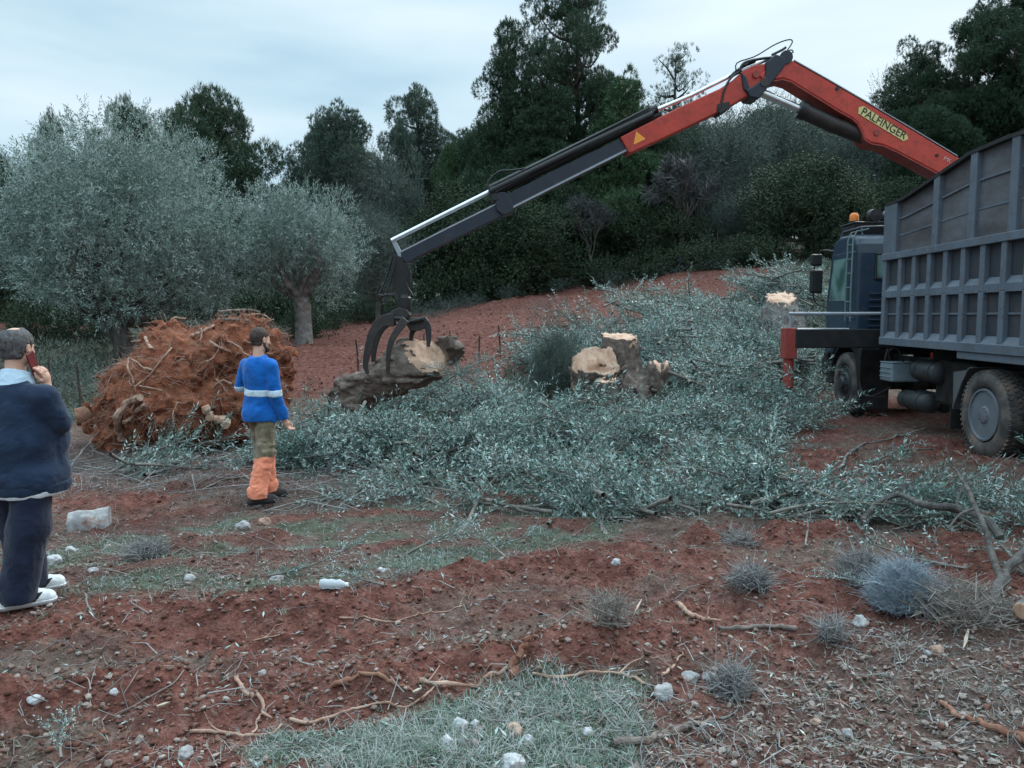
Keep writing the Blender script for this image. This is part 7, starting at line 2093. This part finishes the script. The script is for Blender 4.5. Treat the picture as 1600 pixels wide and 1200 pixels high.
# beard
s = SDF(hc2 - .17, hc2 + .17, .005)
R = np.array(Matrix.Rotation(-math.radians(14), 3, 'Z') @ Matrix.Rotation(-.03, 3, 'X')); T = lambda p: hc2 + R @ np.array(p, float) * 1.05
s.ell(T((0, .052, -.092)), (.042, .042, .034), k=.02, R=R).cap(T((-.05, .012, -.070)), T((-.03, .06, -.092)), .026, k=.02).cap(T((.05, .012, -.070)), T((.03, .06, -.092)), .026, k=.02)
s.cap(T((-.056, .006, -.03)), T((-.052, .01, -.07)), .017, .024, k=.01).cap(T((.056, .006, -.03)), T((.052, .01, -.07)), .017, .024, k=.01)
s.cap(T((-.022, .094, -.058)), T((.022, .094, -.058)), .008, k=.01)
s.ell(T((0, .102, -.073)), (.018, .014, .008), k=0, mode='cut', R=R); s.noise(.003, 50, 2, 741, band=.02)
s.build('beard', M['hair_brown'], man2)
s = SDF((-.45, -.35, .0), (.45, .45, 1.12), .0085)
s.ell((0, .01, .97), (.165, .140, .14), k=.05)
for sd in 'LR': limb_cloth(s, B, sd, .096, .098, .096, .045, arm=False)
for sd in 'LR':
    an = np.array(B['an' + sd]); s.ell(an + [0, 0, .05], (.095, .10, .075), k=.03)
folds(s, .012, 6, 751, (1, 1, .7)); s.noise(.010, 9, 3, 753, stretch=(1, 1, 1.5), band=.06, ridge=True)
s.clip((0, 0, .065), (0, 0, -1)); s.clip((0, 0, .885), (0, 0, 1))
V, Q = s.nets(); fc = V[Q].mean(1)
lowm = fc[:, 2] < .435 + .25 * fc[:, 0] + .012 * np.sin(fc[:, 1] * 30)
tr = link('trousers', np_mesh('trousers', V, [Q[~lowm]], M['khaki']), man2)
link('trouser_legs', np_mesh('trouser_legs', V, [Q[lowm]], M['hi_orange']), man2)
s = SDF((.0, -.25, .55), (.30, .25, .85), .008)     # worn pale patch and cargo pocket on the thigh
s.cap(B['hpR'], B['knR'], .108, .104, k=0); s.noise(.017, 7, 3, 751, (1, 1, .7), band=.06)
X, Y, Z = s.grid(); sd_clip_set(s, np.maximum(np.abs(Z - .645) - .085, .10 - X)); sd_clip_set(s, np.abs(Y - .02) - .075)
s.build('thigh_pocket', M['khaki'], tr)
def sweater(extra):
    s = SDF((-.52, -.36, .74), (.52, .45, 1.60), .0085)
    s.ell((0, .01, .89), (.208 + extra, .186 + extra, .20), k=.05).ell((0, .01, 1.04), (.176 + extra, .152 + extra, .15), k=.05).ell((0, .02, 1.17), (.182 + extra, .158 + extra, .2), k=.08).ell((0, -.01, 1.32), (.180 + extra, .145 + extra, .17), k=.08)
    s.cap(B['shL'], B['shR'], .070 + extra, k=.06).cap((0, -.02, 1.38), (0, .0, 1.475), .095, .070, k=.06)
    limb_cloth(s, B, 'L', .074 + extra, .062 + extra, .044 + extra, .012); limb_cloth(s, B, 'R', .076 + extra, .066 + extra, .046 + extra, .012)
    folds(s, .010, 4, 761, (1.2, 1.2, .9)); s.noise(.007, 6.5, 2, 763, stretch=(1.2, 1.2, 1.0), band=.06, ridge=True)
    return s
def cuffs(s):
    for sd in 'LR':
        pp = np.array(B['wr' + sd]); nn = pp - B['el' + sd]; nn /= np.linalg.norm(nn)
        X, Y, Z = s.grid(); hlf = (X - pp[0]) * nn[0] + (Y - pp[1]) * nn[1] + (Z - pp[2]) * nn[2]
        dist = np.sqrt((X - pp[0]) ** 2 + (Y - pp[1]) ** 2 + (Z - pp[2]) ** 2)
        sd_clip_set(s, -np.maximum(-hlf - .005, dist - .10))
    X, Y, Z = s.grid()
    sd_clip_set(s, np.where((np.abs(X) < .20), .825 - Z + .02 * X, .70 - Z))
    s.clip((0, .0, 1.485), (0, -.22, 1)); return s
sw = cuffs(sweater(0)).build('sweatshirt', M['blue'], man2)
s = cuffs(sweater(.004)); X, Y, Z = s.grid(); sd_clip_set(s, np.abs(Z - 1.125 - .10 * Y + .05 * X) - .034)
s.build('reflective_band', M['reflective'], sw)
for sd, to in (('R', B['toeR']), ('L', B['toeL'])):
    shoe('boot', B['an' + sd], to, man2, (M['boot'], M['shoe_black']), .30, .050, .14, seed=771)
